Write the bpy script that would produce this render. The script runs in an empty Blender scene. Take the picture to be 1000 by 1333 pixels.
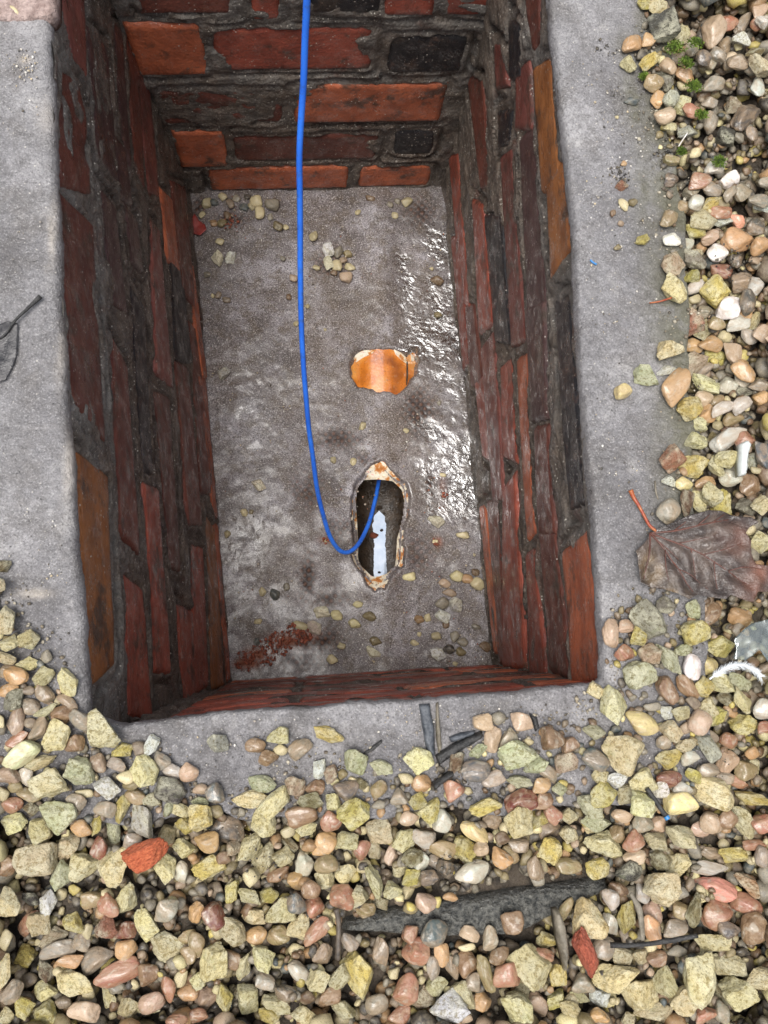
import bpy, bmesh, math, random
import numpy as np
from mathutils import Vector, Matrix
from mathutils.geometry import delaunay_2d_cdt

# ------------------------------------------------------------------ camera, sky, sun, exposure
SC = bpy.context.scene
COL = SC.collection
CAM_H = 0.69
DEPTH = 0.64
cd = bpy.data.cameras.new('camera')
cam = bpy.data.objects.new('camera', cd)
COL.objects.link(cam)
cam.matrix_world = Matrix(((0.996815,0.000000,-0.079745,0.000000),(-0.012060,0.988499,-0.150748,0.000000),(0.078828,0.151230,0.985351,0.690000),(0.000000,0.000000,0.000000,1.000000)))
cd.sensor_fit = 'HORIZONTAL'; cd.sensor_width = 36.0; cd.lens = 41.4
cd.clip_start = 0.02; cd.clip_end = 200.0
SC.camera = cam

SUN_EL, SUN_AZ = math.radians(79), math.radians(212)
world = bpy.data.worlds.new('World'); SC.world = world; world.use_nodes = True
wn = world.node_tree; wn.nodes.clear()
sky = wn.nodes.new('ShaderNodeTexSky'); sky.sky_type = 'NISHITA'; sky.sun_disc = False
sky.sun_elevation = SUN_EL; sky.sun_rotation = SUN_AZ; sky.dust_density = 4.0; sky.air_density = 1.0
hs = wn.nodes.new('ShaderNodeHueSaturation'); hs.inputs['Saturation'].default_value = 0.34
bg = wn.nodes.new('ShaderNodeBackground'); bg.inputs['Strength'].default_value = 0.09
wo = wn.nodes.new('ShaderNodeOutputWorld')
wn.links.new(sky.outputs['Color'], hs.inputs['Color']); wn.links.new(hs.outputs['Color'], bg.inputs['Color'])
wn.links.new(bg.outputs['Background'], wo.inputs['Surface'])
sl = bpy.data.lights.new('sun', 'SUN'); sl.energy = 1.5; sl.angle = math.radians(32); sl.color = (1.0, 0.97, 0.93)
so = bpy.data.objects.new('sun', sl); COL.objects.link(so)
sd = Vector((-0.24, -0.10, 1.0)).normalized()
so.rotation_euler = sd.to_track_quat('Z', 'Y').to_euler()
SC.view_settings.view_transform = 'Standard'; SC.view_settings.look = 'None'
SC.view_settings.exposure = 1.05; SC.view_settings.gamma = 1.0
SC.view_settings.use_curve_mapping = False
SC.render.resolution_x = 768; SC.render.resolution_y = 1024
SC.cycles.max_bounces = 10; SC.cycles.diffuse_bounces = 6

# ------------------------------------------------------------------ helpers
def tag(o, label=None, cat=None, group=None, kind=None):
    if label: o['label'] = label
    if cat: o['category'] = cat
    if group: o['group'] = group
    if kind: o['kind'] = kind
    return o

def link(name, me, mat=None, parent=None, smooth=True):
    o = bpy.data.objects.new(name, me); COL.objects.link(o)
    if mat is not None and len(me.materials) == 0: me.materials.append(mat)
    if smooth and len(me.polygons): me.polygons.foreach_set('use_smooth', np.ones(len(me.polygons), bool))
    if parent is not None: o.parent = parent
    return o

def mesh(name, V, Fs):
    me = bpy.data.meshes.new(name)
    me.from_pydata([tuple(map(float, v)) for v in V], [], [tuple(map(int, f)) for f in Fs]); me.update()
    return me

def tri_mesh(name, V, T):
    me = bpy.data.meshes.new(name); V = np.asarray(V, np.float32); T = np.asarray(T, np.int32)
    me.vertices.add(len(V)); me.vertices.foreach_set('co', V.ravel())
    me.loops.add(T.size); me.loops.foreach_set('vertex_index', T.ravel())
    me.polygons.add(len(T)); me.polygons.foreach_set('loop_start', np.arange(len(T), dtype=np.int32) * T.shape[1])
    me.update(calc_edges=True); me.validate()
    return me

def fattr(me, name, vals):
    a = me.attributes.new(name, 'FLOAT', 'POINT'); a.data.foreach_set('value', np.asarray(vals, np.float32))

def empty(name, loc=(0, 0, 0)):
    o = bpy.data.objects.new(name, None); o.location = loc; o.empty_display_size = .05; COL.objects.link(o); return o

def hsh(i, j, k, s):
    n = (i * 374761393 + j * 668265263 + k * 2147483647 + s * 974634777) & 0x7fffffff
    n = ((n ^ (n >> 13)) * 1274126177) & 0x7fffffff
    return ((n ^ (n >> 16)) & 0xffff) / 65535.0

def vnoise(P, scale=1.0, seed=0):
    P = np.asarray(P, float) * scale; I = np.floor(P).astype(np.int64); f = P - I; f = f * f * (3 - 2 * f); r = 0
    for a in (0, 1):
        for b in (0, 1):
            for c in (0, 1):
                w = (f[..., 0] if a else 1 - f[..., 0]) * (f[..., 1] if b else 1 - f[..., 1]) * (f[..., 2] if c else 1 - f[..., 2])
                r = r + w * hsh(I[..., 0] + a, I[..., 1] + b, I[..., 2] + c, seed)
    return r * 2 - 1

def fbm(P, scale=1.0, oct=4, seed=0, gain=.5):
    r = 0; a = 1.0; t = 0
    for o in range(oct):
        r = r + a * vnoise(P, scale * 2 ** o, seed + o * 17); t += a; a *= gain
    return r / t

def grid_faces(n, m, wrap=False):
    i, j = np.meshgrid(np.arange(n - 1 if not wrap else n), np.arange(m - 1), indexing='ij')
    i2 = (i + 1) % n
    return np.stack([i * m + j, i2 * m + j, i2 * m + j + 1, i * m + j + 1], -1).reshape(-1, 4)

def catmull(P, n):
    P = np.asarray(P, float); P = np.vstack([2 * P[0] - P[1], P, 2 * P[-1] - P[-2]]); out = []
    for i in range(1, len(P) - 2):
        for t in np.arange(n) / n:
            a, b, c, d = P[i - 1], P[i], P[i + 1], P[i + 2]
            out.append(.5 * (2 * b + (c - a) * t + (2 * a - 5 * b + 4 * c - d) * t * t + (3 * b - a - 3 * c + d) * t ** 3))
    out.append(P[-2]); return np.array(out)

def tube(name, pts, rad, n=8, sub=6, flat=1.0, rough=0.0, seed=0):
    """swept tube; rad may be a list per control point"""
    P = catmull(pts, sub)
    rr = np.interp(np.linspace(0, 1, len(P)), np.linspace(0, 1, np.size(rad)), np.atleast_1d(rad)) if np.size(rad) > 1 else np.full(len(P), rad)
    T = np.gradient(P, axis=0); T /= np.linalg.norm(T, axis=1)[:, None] + 1e-12
    up = np.array([0, 0, 1.0]); V = []
    for p, t, r in zip(P, T, rr):
        u = up - t * (up @ t)
        if np.linalg.norm(u) < .2: u = np.array([0, 1.0, 0]) - t * t[1]
        u /= np.linalg.norm(u); s = np.cross(t, u)
        for k in range(n):
            a = 2 * math.pi * k / n; V.append(p + r * (math.cos(a) * s + math.sin(a) * u * flat))
    V = np.array(V)
    if rough: V += rough * np.stack([fbm(V, 300, 3, seed + q) for q in range(3)], -1)
    m = len(P); F = []
    for i in range(m - 1):
        for k in range(n): F.append((i * n + k, i * n + (k + 1) % n, (i + 1) * n + (k + 1) % n, (i + 1) * n + k))
    F.append(tuple(range(n))[::-1]); F.append(tuple(range((m - 1) * n, m * n)))
    return mesh(name, V, F)

def sheet(name, poly, step, zf, thick=.0004, seed=0):
    """thin two-sided sheet (leaf, film) from an outline; zf(x, y) is the height"""
    poly = np.array(poly, float); B = []
    for a, b in zip(poly, np.roll(poly, -1, 0)):
        n = max(1, int(np.hypot(*(b - a)) / step)); B += [a + (b - a) * t / n for t in range(n)]
    B = np.array(B); x0, y0 = B.min(0); x1, y1 = B.max(0); r = np.random.RandomState(seed)
    gx, gy = np.meshgrid(np.arange(x0, x1, step), np.arange(y0, y1, step)); G = np.stack([gx.ravel(), gy.ravel()], -1)
    G = G + r.uniform(-.25, .25, G.shape) * step; G = G[inpoly(G[:, 0], G[:, 1], B)]
    pts = [Vector(p) for p in np.vstack([B, G])]; nb = len(B)
    vo, _, fo, _, _, _ = delaunay_2d_cdt(pts, [(i, (i + 1) % nb) for i in range(nb)], [list(range(nb))], 1, 1e-7)
    X = np.array([(v.x, v.y) for v in vo]); Z = zf(X[:, 0], X[:, 1]); n = len(X)
    V = np.vstack([np.column_stack([X, Z]), np.column_stack([X, Z - thick])]); F = [tuple(f) for f in fo]
    F += [tuple(i + n for i in f[::-1]) for f in fo]
    ec = {}
    for f in fo:
        for a, b in zip(f, list(f[1:]) + [f[0]]): ec[(a, b)] = 1
    F += [(b, a, a + n, b + n) for (a, b) in ec if (b, a) not in ec]
    return mesh(name, V, F)

def lump(name, pts2, z0, h, step=.002, amp=.002, seed=0, edge=.006):
    """solid flat-bottomed lump with a rough top, outline in plan"""
    poly = np.array(pts2, float)
    def d_edge(x, y):
        P = np.stack([x, y], -1); d = np.full(len(x), 9.)
        for a, b in zip(poly, np.roll(poly, -1, 0)):
            t = np.clip(((P - a) @ (b - a)) / ((b - a) @ (b - a) + 1e-12), 0, 1); d = np.minimum(d, np.linalg.norm(P - a - t[:, None] * (b - a), axis=1))
        return d
    def zf(x, y):
        e = np.clip(d_edge(x, y) / edge, 0, 1); q = np.stack([x, y, 0 * x], -1)
        return z0 + h * np.sqrt(1 - (1 - e) ** 2) + amp * fbm(q, 130, 4, seed) * e
    return sheet(name, poly, step, zf, h + .002, seed)

# --- settling the gravel: a height map that stones are dropped on ---
GX0,GY0,GR=-0.46,-0.44,0.0015
GNX,GNY=660,760
def inpoly(px,py,poly):
    px=np.asarray(px,float);py=np.asarray(py,float);ins=np.zeros(px.shape,bool);n=len(poly)
    for i in range(n):
        x0,y0=poly[i];x1,y1=poly[(i+1)%n]
        if y0==y1: continue
        c=((y0>py)!=(y1>py))&(px<(x1-x0)*(py-y0)/(y1-y0)+x0); ins^=c
    return ins
def hmap():
    gx,gy=np.meshgrid(GX0+GR*np.arange(GNX),GY0+GR*np.arange(GNY))
    H=np.full(gx.shape,SOIL_Z)
    H[inpoly(gx,gy,COLLAR_OUT)]=0.0
    H[inpoly(gx,gy,PIT)]=-0.3
    H[inpoly(gx,gy,SLAB)]=SLAB_Z
    return H
def drop(H,x,y,a,b,c,th,q):
    r=max(a,b);i0=int((x-r-GX0)/GR);i1=int((x+r-GX0)/GR)+2;j0=int((y-r-GY0)/GR);j1=int((y+r-GY0)/GR)+2
    i0=max(i0,0);j0=max(j0,0);i1=min(i1,GNX);j1=min(j1,GNY)
    if i1-i0<2 or j1-j0<2: return None
    gx=GX0+GR*np.arange(i0,i1)-x;gy=(GY0+GR*np.arange(j0,j1)-y)[:,None]
    u=(gx*np.cos(th)+gy*np.sin(th))/a;v=(-gx*np.sin(th)+gy*np.cos(th))/b
    rho=u*u+v*v;m=rho<0.92
    if not m.any(): return None
    s=c*np.sqrt(np.clip(1-rho,0,1));sub=H[j0:j1,i0:i1]
    z=np.quantile((sub+s)[m],q)
    return z,(j0,j1,i0,i1),m,s
def stamp(H,z,box,m,s):
    j0,j1,i0,i1=box;sub=H[j0:j1,i0:i1];sub[m]=np.maximum(sub,z+s)[m]
def fill_gravel(H):
    rs=np.random.RandomState(11);out=[]
    def go(n,lo,hi,topmax,q,cond):
        for _ in range(n):
            x=rs.uniform(GX0+.02,GX0+GR*GNX-.02);y=rs.uniform(GY0+.02,GY0+GR*GNY-.02)
            d=rs.uniform(lo,hi);e=rs.uniform(.65,.95);f=rs.uniform(.55,.85);th=rs.uniform(0,3.14);kc=rs.rand();sh=rs.randint(64);cc=rs.rand()
            if y>.62 or y<-.36 or x>.47 or x<-.32 or not cond(x,y): continue
            r=drop(H,x,y,d/2,d*e/2,d*f/2,th,q)
            if r is None or r[0]+d*f/2>topmax: continue
            stamp(H,*r);out.append((x,y,r[0],d,d*e,d*f,th,kc,sh,cc))
    g=lambda x,y: bool(inpoly([x],[y],GRAVEL)[0]) and not bool(inpoly([x],[y],SLAB)[0])
    off=lambda x,y: g(x,y) and not bool(inpoly([x],[y],VIEW)[0])
    go(5200,.009,.017,-.005,.7,g)
    go(8000,.007,.013,.004,.62,g)
    go(15000,.0045,.009,.006,.62,g)
    go(9000,.0175,.026,.024,.8,off)
    return out

# ------------------------------------------------------------------ materials
class MB:
    def __init__(s, name):
        s.m = bpy.data.materials.new(name); s.m.use_nodes = True; s.t = s.m.node_tree; s.t.nodes.clear()
        s.out = s.t.nodes.new('ShaderNodeOutputMaterial'); s.b = s.n('ShaderNodeBsdfPrincipled')
        s.t.links.new(s.b.outputs[0], s.out.inputs['Surface'])
    def put(s, sock, v):
        if isinstance(v, bpy.types.NodeSocket): s.t.links.new(v, sock)
        elif isinstance(v, (tuple, list)) and sock.type == 'RGBA' and len(v) == 3: sock.default_value = (*v, 1)
        else: sock.default_value = v
    def n(s, typ, ins={}, **props):
        nd = s.t.nodes.new(typ)
        for k, v in props.items(): setattr(nd, k, v)
        for k, v in ins.items(): s.put(nd.inputs[k], v)
        return nd
    def co(s, random=False):
        c = s.n('ShaderNodeTexCoord').outputs['Object']
        if random:
            r = s.n('ShaderNodeObjectInfo').outputs['Random']
            k = s.n('ShaderNodeMath', {0: r, 1: 37.0}, operation='MULTIPLY').outputs[0]
            c = s.n('ShaderNodeVectorMath', {0: c, 1: k}, operation='ADD').outputs[0]
        return c
    def noise(s, co, scale, detail=4, rough=.55, dist=0.0):
        return s.n('ShaderNodeTexNoise', {'Vector': co, 'Scale': scale, 'Detail': detail, 'Roughness': rough, 'Distortion': dist}).outputs['Fac']
    def vor(s, co, scale, feature='F1'):
        return s.n('ShaderNodeTexVoronoi', {'Vector': co, 'Scale': scale}, feature=feature).outputs['Distance']
    def ramp(s, f, stops):
        nd = s.n('ShaderNodeValToRGB', {0: f}); e = nd.color_ramp.elements
        while len(e) < len(stops): e.new(.5)
        for el, (p, c) in zip(e, stops):
            el.position = p; el.color = (c, c, c, 1) if not isinstance(c, tuple) else (*c, 1)
        return nd.outputs['Color']
    def mix(s, f, a, b, mode='MIX'):
        return s.n('ShaderNodeMixRGB', {'Fac': f, 'Color1': a, 'Color2': b}, blend_type=mode).outputs[0]
    def math(s, op, a, b=0.0):
        return s.n('ShaderNodeMath', {0: a, 1: b}, operation=op).outputs[0]
    def attr(s, name):
        return s.n('ShaderNodeAttribute', attribute_name=name).outputs['Fac']
    def bump(s, h, dist=.001, strength=1.0, nrm=None):
        ins = {'Height': h, 'Distance': dist, 'Strength': strength}
        if nrm is not None: ins['Normal'] = nrm
        return s.n('ShaderNodeBump', ins).outputs[0]
    def set(s, **k):
        for a, v in k.items(): s.put(s.b.inputs[a.replace('_', ' ')], v)
        return s.m

def scal(c, k): return tuple(min(1, x * k) for x in c)

def m_stone(name, chip, colour):
    m = MB(name); c = m.co(True); base = colour(m)
    big = m.noise(c, 1.7, 3); fine = m.noise(c, 14, 5, .65)
    if chip:
        col = m.mix(m.ramp(big, [(.42, 0), (.62, 1)]), base, m.mix(.55, base, (.74, .71, .52)))
        dirt = m.ramp(m.noise(c, 7, 6, .7), [(.38, 1), (.50, 0)])
        col = m.mix(m.math('MULTIPLY', dirt, .9), col, m.mix(.95, base, (.46, .40, .24), 'MULTIPLY'))
        col = m.mix(m.ramp(m.noise(c, 22, 4, .65), [(.34, .8), (.44, 0)]), col, m.mix(.9, base, (.20, .16, .10), 'MULTIPLY'))
        moss = m.ramp(m.noise(c, 2.6, 4, .6), [(.60, 0), (.72, .25)])
        col = m.mix(moss, col, (.20, .24, .07))
        col = m.mix(m.ramp(m.noise(c, 40, 2), [(.60, 0), (.72, .5)]), col, (.70, .68, .56))
        rough = m.ramp(m.noise(c, 3.0, 2), [(.35, .26), (.65, .6)])
        nr = m.bump(m.noise(c, 5, 8, .70), .0042, 1.0); nr = m.bump(m.noise(c, 30, 3, .6), .0007, .9, nr)
        return m.set(Base_Color=col, Roughness=rough, Normal=nr, Specular_IOR_Level=.45)
    wv = m.noise(c, 1.6, 4, .6, 1.4)
    col = m.mix(m.ramp(wv, [(.38, 0), (.60, 1)]), base, m.mix(.5, base, (.34, .235, .14)))
    col = m.mix(m.ramp(m.noise(c, 3.3, 3, .5, .8), [(.56, 0), (.70, .55)]), col, (.44, .39, .31))
    col = m.mix(m.ramp(fine, [(.30, .55), (.44, 0)]), col, m.mix(.9, base, (.22, .17, .12), 'MULTIPLY'))
    rough = m.ramp(m.noise(c, 2.2, 2), [(.35, .17), (.65, .48)])
    nr = m.bump(m.noise(c, 5, 6, .62), .0011, .9)
    return m.set(Base_Color=col, Roughness=rough, Normal=nr, Coat_Weight=m.ramp(m.noise(c, 2.8, 3), [(.42, .05), (.6, .6)]), Coat_Roughness=.12, Subsurface_Weight=0.0)

ocol = lambda m: m.n('ShaderNodeObjectInfo').outputs['Color']
acol = lambda m: m.n('ShaderNodeAttribute', attribute_name='tint').outputs['Color']
M = {}
M['chip'] = m_stone('crushed_stone', True, ocol); M['pebble'] = m_stone('wet_pebble', False, ocol)

def m_fill():
    m = MB('small_gravel'); c = m.co(); base = acol(m)
    col = m.mix(m.ramp(m.noise(c, 260, 3), [(.4, 0), (.65, .6)]), base, m.mix(.5, base, (.45, .38, .26)))
    col = m.mix(m.ramp(m.noise(c, 1400, 3), [(.3, .6), (.46, 0)]), col, (.05, .04, .03))
    return m.set(Base_Color=col, Roughness=m.ramp(m.noise(c, 150, 2), [(.35, .25), (.65, .6)]), Normal=m.bump(m.noise(c, 900, 5, .6), .0008, .5))
M['fill'] = m_fill()

def m_collar():
    m = MB('weathered_concrete'); c = m.co()
    a = m.noise(c, 7, 5, .6); b = m.noise(c, 45, 5, .6); f = m.noise(c, 620, 4, .62)
    col = m.ramp(a, [(.34, (.125, .118, .118)), (.50, (.225, .217, .222)), (.66, (.35, .338, .342))])
    col = m.mix(m.ramp(m.noise(c, 24, 5, .65), [(.36, .7), (.52, 0)]), col, (.15, .137, .128))
    col = m.mix(m.ramp(b, [(.36, .6), (.50, 0)]), col, (.17, .162, .16))
    col = m.mix(m.ramp(b, [(.58, 0), (.72, .5)]), col, (.45, .43, .415))
    col = m.mix(m.ramp(f, [(.36, .6), (.47, 0)]), col, (.10, .095, .092))
    col = m.mix(m.ramp(f, [(.56, 0), (.66, .45)]), col, (.56, .545, .54))
    col = m.mix(m.ramp(m.vor(c, 150), [(.07, .85), (.12, 0)]), col, m.mix(m.ramp(m.noise(c, 90), [(.45, 0), (.55, 1)]), (.035, .035, .035), (.62, .58, .52)))
    al = m.math('MULTIPLY', m.attr('algae'), m.ramp(m.noise(c, 30, 5, .65), [(.32, 0), (.52, 1)]))
    col = m.mix(al, col, (.105, .10, .052))
    col = m.mix(m.math('MULTIPLY', m.attr('damp'), .8), col, m.mix(1.0, col, (.52, .51, .52), 'MULTIPLY'))
    col = m.mix(m.attr('cream'), col, (.62, .55, .47))
    wetn = m.noise(c, 12, 3); rough = m.ramp(wetn, [(.38, .2), (.62, .46)])
    nr = m.bump(m.noise(c, 150, 7, .66, 1.0), .0036, 1.0); nr = m.bump(m.noise(c, 900, 3), .0006, .8, nr)
    return m.set(Base_Color=col, Roughness=rough, Normal=nr, Specular_IOR_Level=.55)
M['collar'] = m_collar()

def m_floor():
    m = MB('wet_chamber_concrete'); c = m.co(); w = m.attr('wet'); s = m.attr('stain')
    a = m.noise(c, 16, 5, .62); f = m.noise(c, 520, 3, .6)
    col = m.ramp(a, [(.32, (.078, .062, .057)), (.50, (.172, .150, .150)), (.68, (.35, .33, .35))])
    col = m.mix(m.ramp(m.noise(c, 9, 4, .6), [(.36, .6), (.54, 0)]), col, (.15, .115, .09))
    col = m.mix(m.ramp(m.noise(c, 60, 5, .65), [(.38, .75), (.52, 0)]), col, (.12, .09, .065))
    col = m.mix(m.ramp(f, [(.38, .85), (.47, 0)]), col, (.04, .03, .024))
    col = m.mix(m.ramp(f, [(.56, 0), (.66, .5)]), col, (.70, .66, .63))
    col = m.mix(m.ramp(m.vor(c, 150), [(.07, .85), (.12, 0)]), col, m.mix(m.ramp(m.noise(c, 90), [(.45, 0), (.55, 1)]), (.05, .04, .03), (.70, .66, .58)))
    n = m.n('ShaderNodeTexWave', {'Vector': c, 'Scale': 48.0, 'Distortion': 1.5, 'Detail': 1.0}, bands_direction='DIAGONAL').outputs['Fac']
    n2 = m.n('ShaderNodeTexWave', {'Vector': m.n('ShaderNodeMapping', {'Vector': c, 'Rotation': (0, 0, 1.5)}).outputs[0], 'Scale': 48.0, 'Distortion': 1.5, 'Detail': 1.0}, bands_direction='DIAGONAL').outputs['Fac']
    net = m.math('MULTIPLY', n, n2)
    st = m.math('MULTIPLY', m.math('MINIMUM', m.math('MULTIPLY', s, 1.5), 1.0), m.ramp(m.noise(c, 70, 4, .6), [(.34, .35), (.52, 1)]))
    col = m.mix(st, col, m.mix(m.ramp(net, [(.2, 0), (.6, 1)]), (.028, .014, .010), (.13, .058, .034)))
    col = m.mix(m.attr('rust'), col, m.mix(m.noise(c, 130, 4), (.36, .10, .035), (.15, .055, .03)))
    col = m.mix(m.math('MULTIPLY', w, .75), col, m.mix(1.0, col, (.30, .27, .24), 'MULTIPLY'))
    rip = m.noise(c, 62, 4, .5, 2.2)
    rough = m.mix(w, m.ramp(m.noise(c, 40, 3), [(.35, .38), (.62, .7)]), (.12, .10, .10))
    nr = m.bump(m.noise(c, 260, 5, .62, .5), .0020, .9)
    nr = m.bump(m.math('MULTIPLY', rip, w), .0014, .9, nr)
    nr = m.bump(m.math('MULTIPLY', net, s), .004, .9, nr)
    return m.set(Base_Color=col, Roughness=rough, Normal=nr, IOR=1.5, Specular_IOR_Level=.5, Coat_Weight=m.math('MULTIPLY', m.math('MAXIMUM', w, m.ramp(m.noise(c, 13, 4, .6), [(.44, .02), (.68, .20)])), m.math('SUBTRACT', 1.0, m.math('MAXIMUM', m.attr('rust'), m.math('MULTIPLY', s, .8)))), Coat_IOR=2.5, Coat_Roughness=m.mix(w, (.26, .26, .26), (.05, .05, .05)), Coat_Normal=m.bump(m.math('MULTIPLY', rip, w), .0028, 1.0))
M['floor'] = m_floor()

def m_brick():
    m = MB('wet_brick'); c = m.co(True); base = ocol(m)
    col = m.mix(m.ramp(m.noise(c, 28, 4, .6), [(.38, 0), (.62, .65)]), base, m.mix(1.0, base, (.45, .40, .42), 'MULTIPLY'))
    col = m.mix(m.ramp(m.noise(c, 60, 5, .65), [(.58, 0), (.72, .5)]), col, m.mix(.5, base, (.30, .14, .08)))
    dirt = m.ramp(m.noise(c, 22, 7, .72), [(.54, 0), (.63, .85)])
    col = m.mix(dirt, col, m.mix(m.noise(c, 60, 3), (.022, .016, .013), (.10, .07, .05)))
    col = m.mix(m.ramp(m.vor(c, 240), [(.09, .8), (.15, 0)]), col, m.mix(m.ramp(m.noise(c, 60), [(.48, 0), (.55, 1)]), (.012, .01, .01), (.42, .36, .30)))
    rough = m.ramp(m.noise(c, 45, 3), [(.36, .22), (.62, .55)])
    nr = m.bump(m.noise(m.n('ShaderNodeMapping', {'Vector': c, 'Scale': (1, .35, 1)}).outputs[0], 170, 6, .68), .0032, .9); nr = m.bump(m.noise(c, 800, 2), .0006, .8, nr)
    dr = m.bump(m.vor(c, 260), .0016, .8, m.bump(m.noise(c, 120, 4, .6), .0022, .9))
    col = m.mix(m.math('MULTIPLY', m.ramp(m.vor(c, 190), [(.13, 1), (.19, 0)]), m.ramp(m.noise(c, 42, 3), [(.52, 0), (.60, 1)])), col, (.60, .55, .48))  # pale sand grain specks, also painted as stand-ins for wet glints
    return m.set(Base_Color=col, Roughness=rough, Normal=nr, Specular_IOR_Level=.4, Coat_Weight=m.ramp(m.noise(c, 55, 4), [(.50, 0), (.62, .75)]), Coat_IOR=1.45, Coat_Roughness=.06, Coat_Normal=dr)
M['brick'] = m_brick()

def m_mortar():
    m = MB('dirty_mortar'); c = m.co()
    pale = m.math('MULTIPLY', m.attr('pale'), m.ramp(m.noise(c, 26, 5, .62), [(.36, .15), (.6, 1)]))
    col = m.mix(pale, m.ramp(m.noise(c, 40, 5, .6), [(.35, (.045, .032, .023)), (.65, (.165, .125, .094))]), (.26, .25, .23))
    col = m.mix(m.ramp(m.noise(c, 55, 5, .7), [(.58, 0), (.68, .75)]), col, (.028, .022, .017))
    col = m.mix(m.ramp(m.noise(c, 18, 4, .6), [(.60, 0), (.70, .6)]), col, (.11, .05, .035))
    sp = m.ramp(m.vor(c, 230), [(.17, 1), (.23, 0)])
    col = m.mix(m.math('MULTIPLY', sp, m.ramp(m.noise(c, 70, 2), [(.45, 0), (.6, 1)])), col, (.62, .58, .50))  # light sand grains in the colour, enlarged to double as painted glints
    rough = m.ramp(m.noise(c, 260, 3), [(.36, .18), (.6, .7)])
    nr = m.bump(m.noise(c, 150, 7, .72), .005, 1.0); nr = m.bump(m.vor(c, 230), .002, .7, nr)
    return m.set(Base_Color=col, Roughness=rough, Normal=nr, Specular_IOR_Level=.45, Coat_Weight=m.ramp(m.noise(c, 60, 3), [(.50, 0), (.6, .7)]), Coat_IOR=1.5, Coat_Roughness=.06, Coat_Normal=nr)
M['mortar'] = m_mortar()

def m_simple(name, a, b, scale, r0=.4, r1=.6, bs=300, bd=.0006, bst=.5, **k):
    m = MB(name); c = m.co()
    col = m.ramp(m.noise(c, scale, 5, .62), [(.34, a), (.66, b)])
    return m.set(Base_Color=col, Roughness=m.ramp(m.noise(c, scale * 1.7, 3), [(.35, r0), (.65, r1)]), Normal=m.bump(m.noise(c, bs, 5, .62), bd, bst), **k)
M['soil'] = m_simple('wet_soil', (.02, .016, .012), (.10, .078, .056), 70, .35, .8, 260, .004, 1.0)
M['slab'] = m_simple('wet_dark_stone', (.025, .028, .028), (.22, .215, .19), 240, .12, .5, 240, .008, 1.0, Specular_IOR_Level=.8)
M['pipe_in'] = m_simple('pipe_sludge', (.018, .012, .008), (.075, .05, .032), 60, .2, .5, 200, .002, .7)
M['cable'] = m_simple('blue_plastic', (.028, .15, .70), (.034, .18, .78), 30, .28, .36, 400, .0001, .2, Specular_IOR_Level=.5)
def m_cable():
    m = MB('blue_plastic'); c = m.co()
    col = m.ramp(m.noise(c, 20, 3), [(.35, (.024, .13, .64)), (.65, (.036, .19, .80))])
    col = m.mix(m.ramp(m.noise(c, 70, 5, .7), [(.55, 0), (.68, .55)]), col, (.05, .07, .12))
    return m.set(Base_Color=col, Roughness=m.ramp(m.noise(c, 60, 4), [(.35, .22), (.65, .45)]), Normal=m.bump(m.noise(c, 500, 3), .0002, .4))
M['cable'] = m_cable()
M['wood'] = m_simple('weathered_wood', (.03, .036, .045), (.12, .13, .145), 160, .3, .6, 500, .0012, .8)
M['char'] = m_simple('blackened_wood', (.008, .008, .009), (.05, .048, .045), 160, .25, .6, 420, .0016, .9)
M['twig'] = m_simple('wet_twig', (.05, .04, .03), (.13, .10, .075), 200, .3, .6, 700, .0008, .7)
M['bark'] = m_simple('grey_bark', (.10, .085, .06), (.24, .21, .16), 140, .35, .7, 600, .001, .8)
M['petiole'] = m_simple('red_petiole', (.26, .03, .015), (.42, .16, .04), 120, .3, .5, 600, .0003, .4)
M['vein'] = m_simple('leaf_vein', (.07, .028, .02), (.13, .05, .035), 100, .3, .5)
M['moss'] = m_simple('bright_moss', (.05, .085, .015), (.19, .28, .035), 200, .5, .8)
M['plastic'] = m_simple('white_plastic', (.46, .49, .47), (.60, .62, .60), 80, .25, .4)
M['feather'] = m_simple('white_feather', (.66, .70, .72), (.80, .83, .85), 80, .5, .7)
M['wornbrick'] = m_simple('worn_pink_brick', (.22, .15, .13), (.52, .40, .36), 110, .4, .7, 260, .004, 1.0)
M['rubble'] = m_simple('brick_rubble', (.10, .025, .015), (.36, .10, .05), 260, .35, .7, 500, .0015, .8)
M['fragment'] = m_simple('broken_brick', (.34, .062, .022), (.62, .17, .07), 14, .3, .6, 9, .004, 1.0)
M['shard'] = m_simple('brick_shard', (.22, .045, .022), (.46, .12, .065), 12, .3, .55, 8, .004, 1.0)
M['redleaf'] = m_simple('small_red_leaf', (.16, .02, .015), (.30, .04, .03), 100, .3, .5)
M['blackleaf'] = m_simple('rotten_leaf', (.012, .012, .015), (.10, .095, .095), 75, .16, .4, 260, .001, .8)
M['crumb'] = m_simple('pale_crumbs', (.45, .41, .36), (.78, .75, .70), 300, .4, .7)
M['bluebit'] = m_simple('blue_plastic_bit', (.02, .16, .42), (.03, .22, .50), 60, .3, .4)

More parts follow.
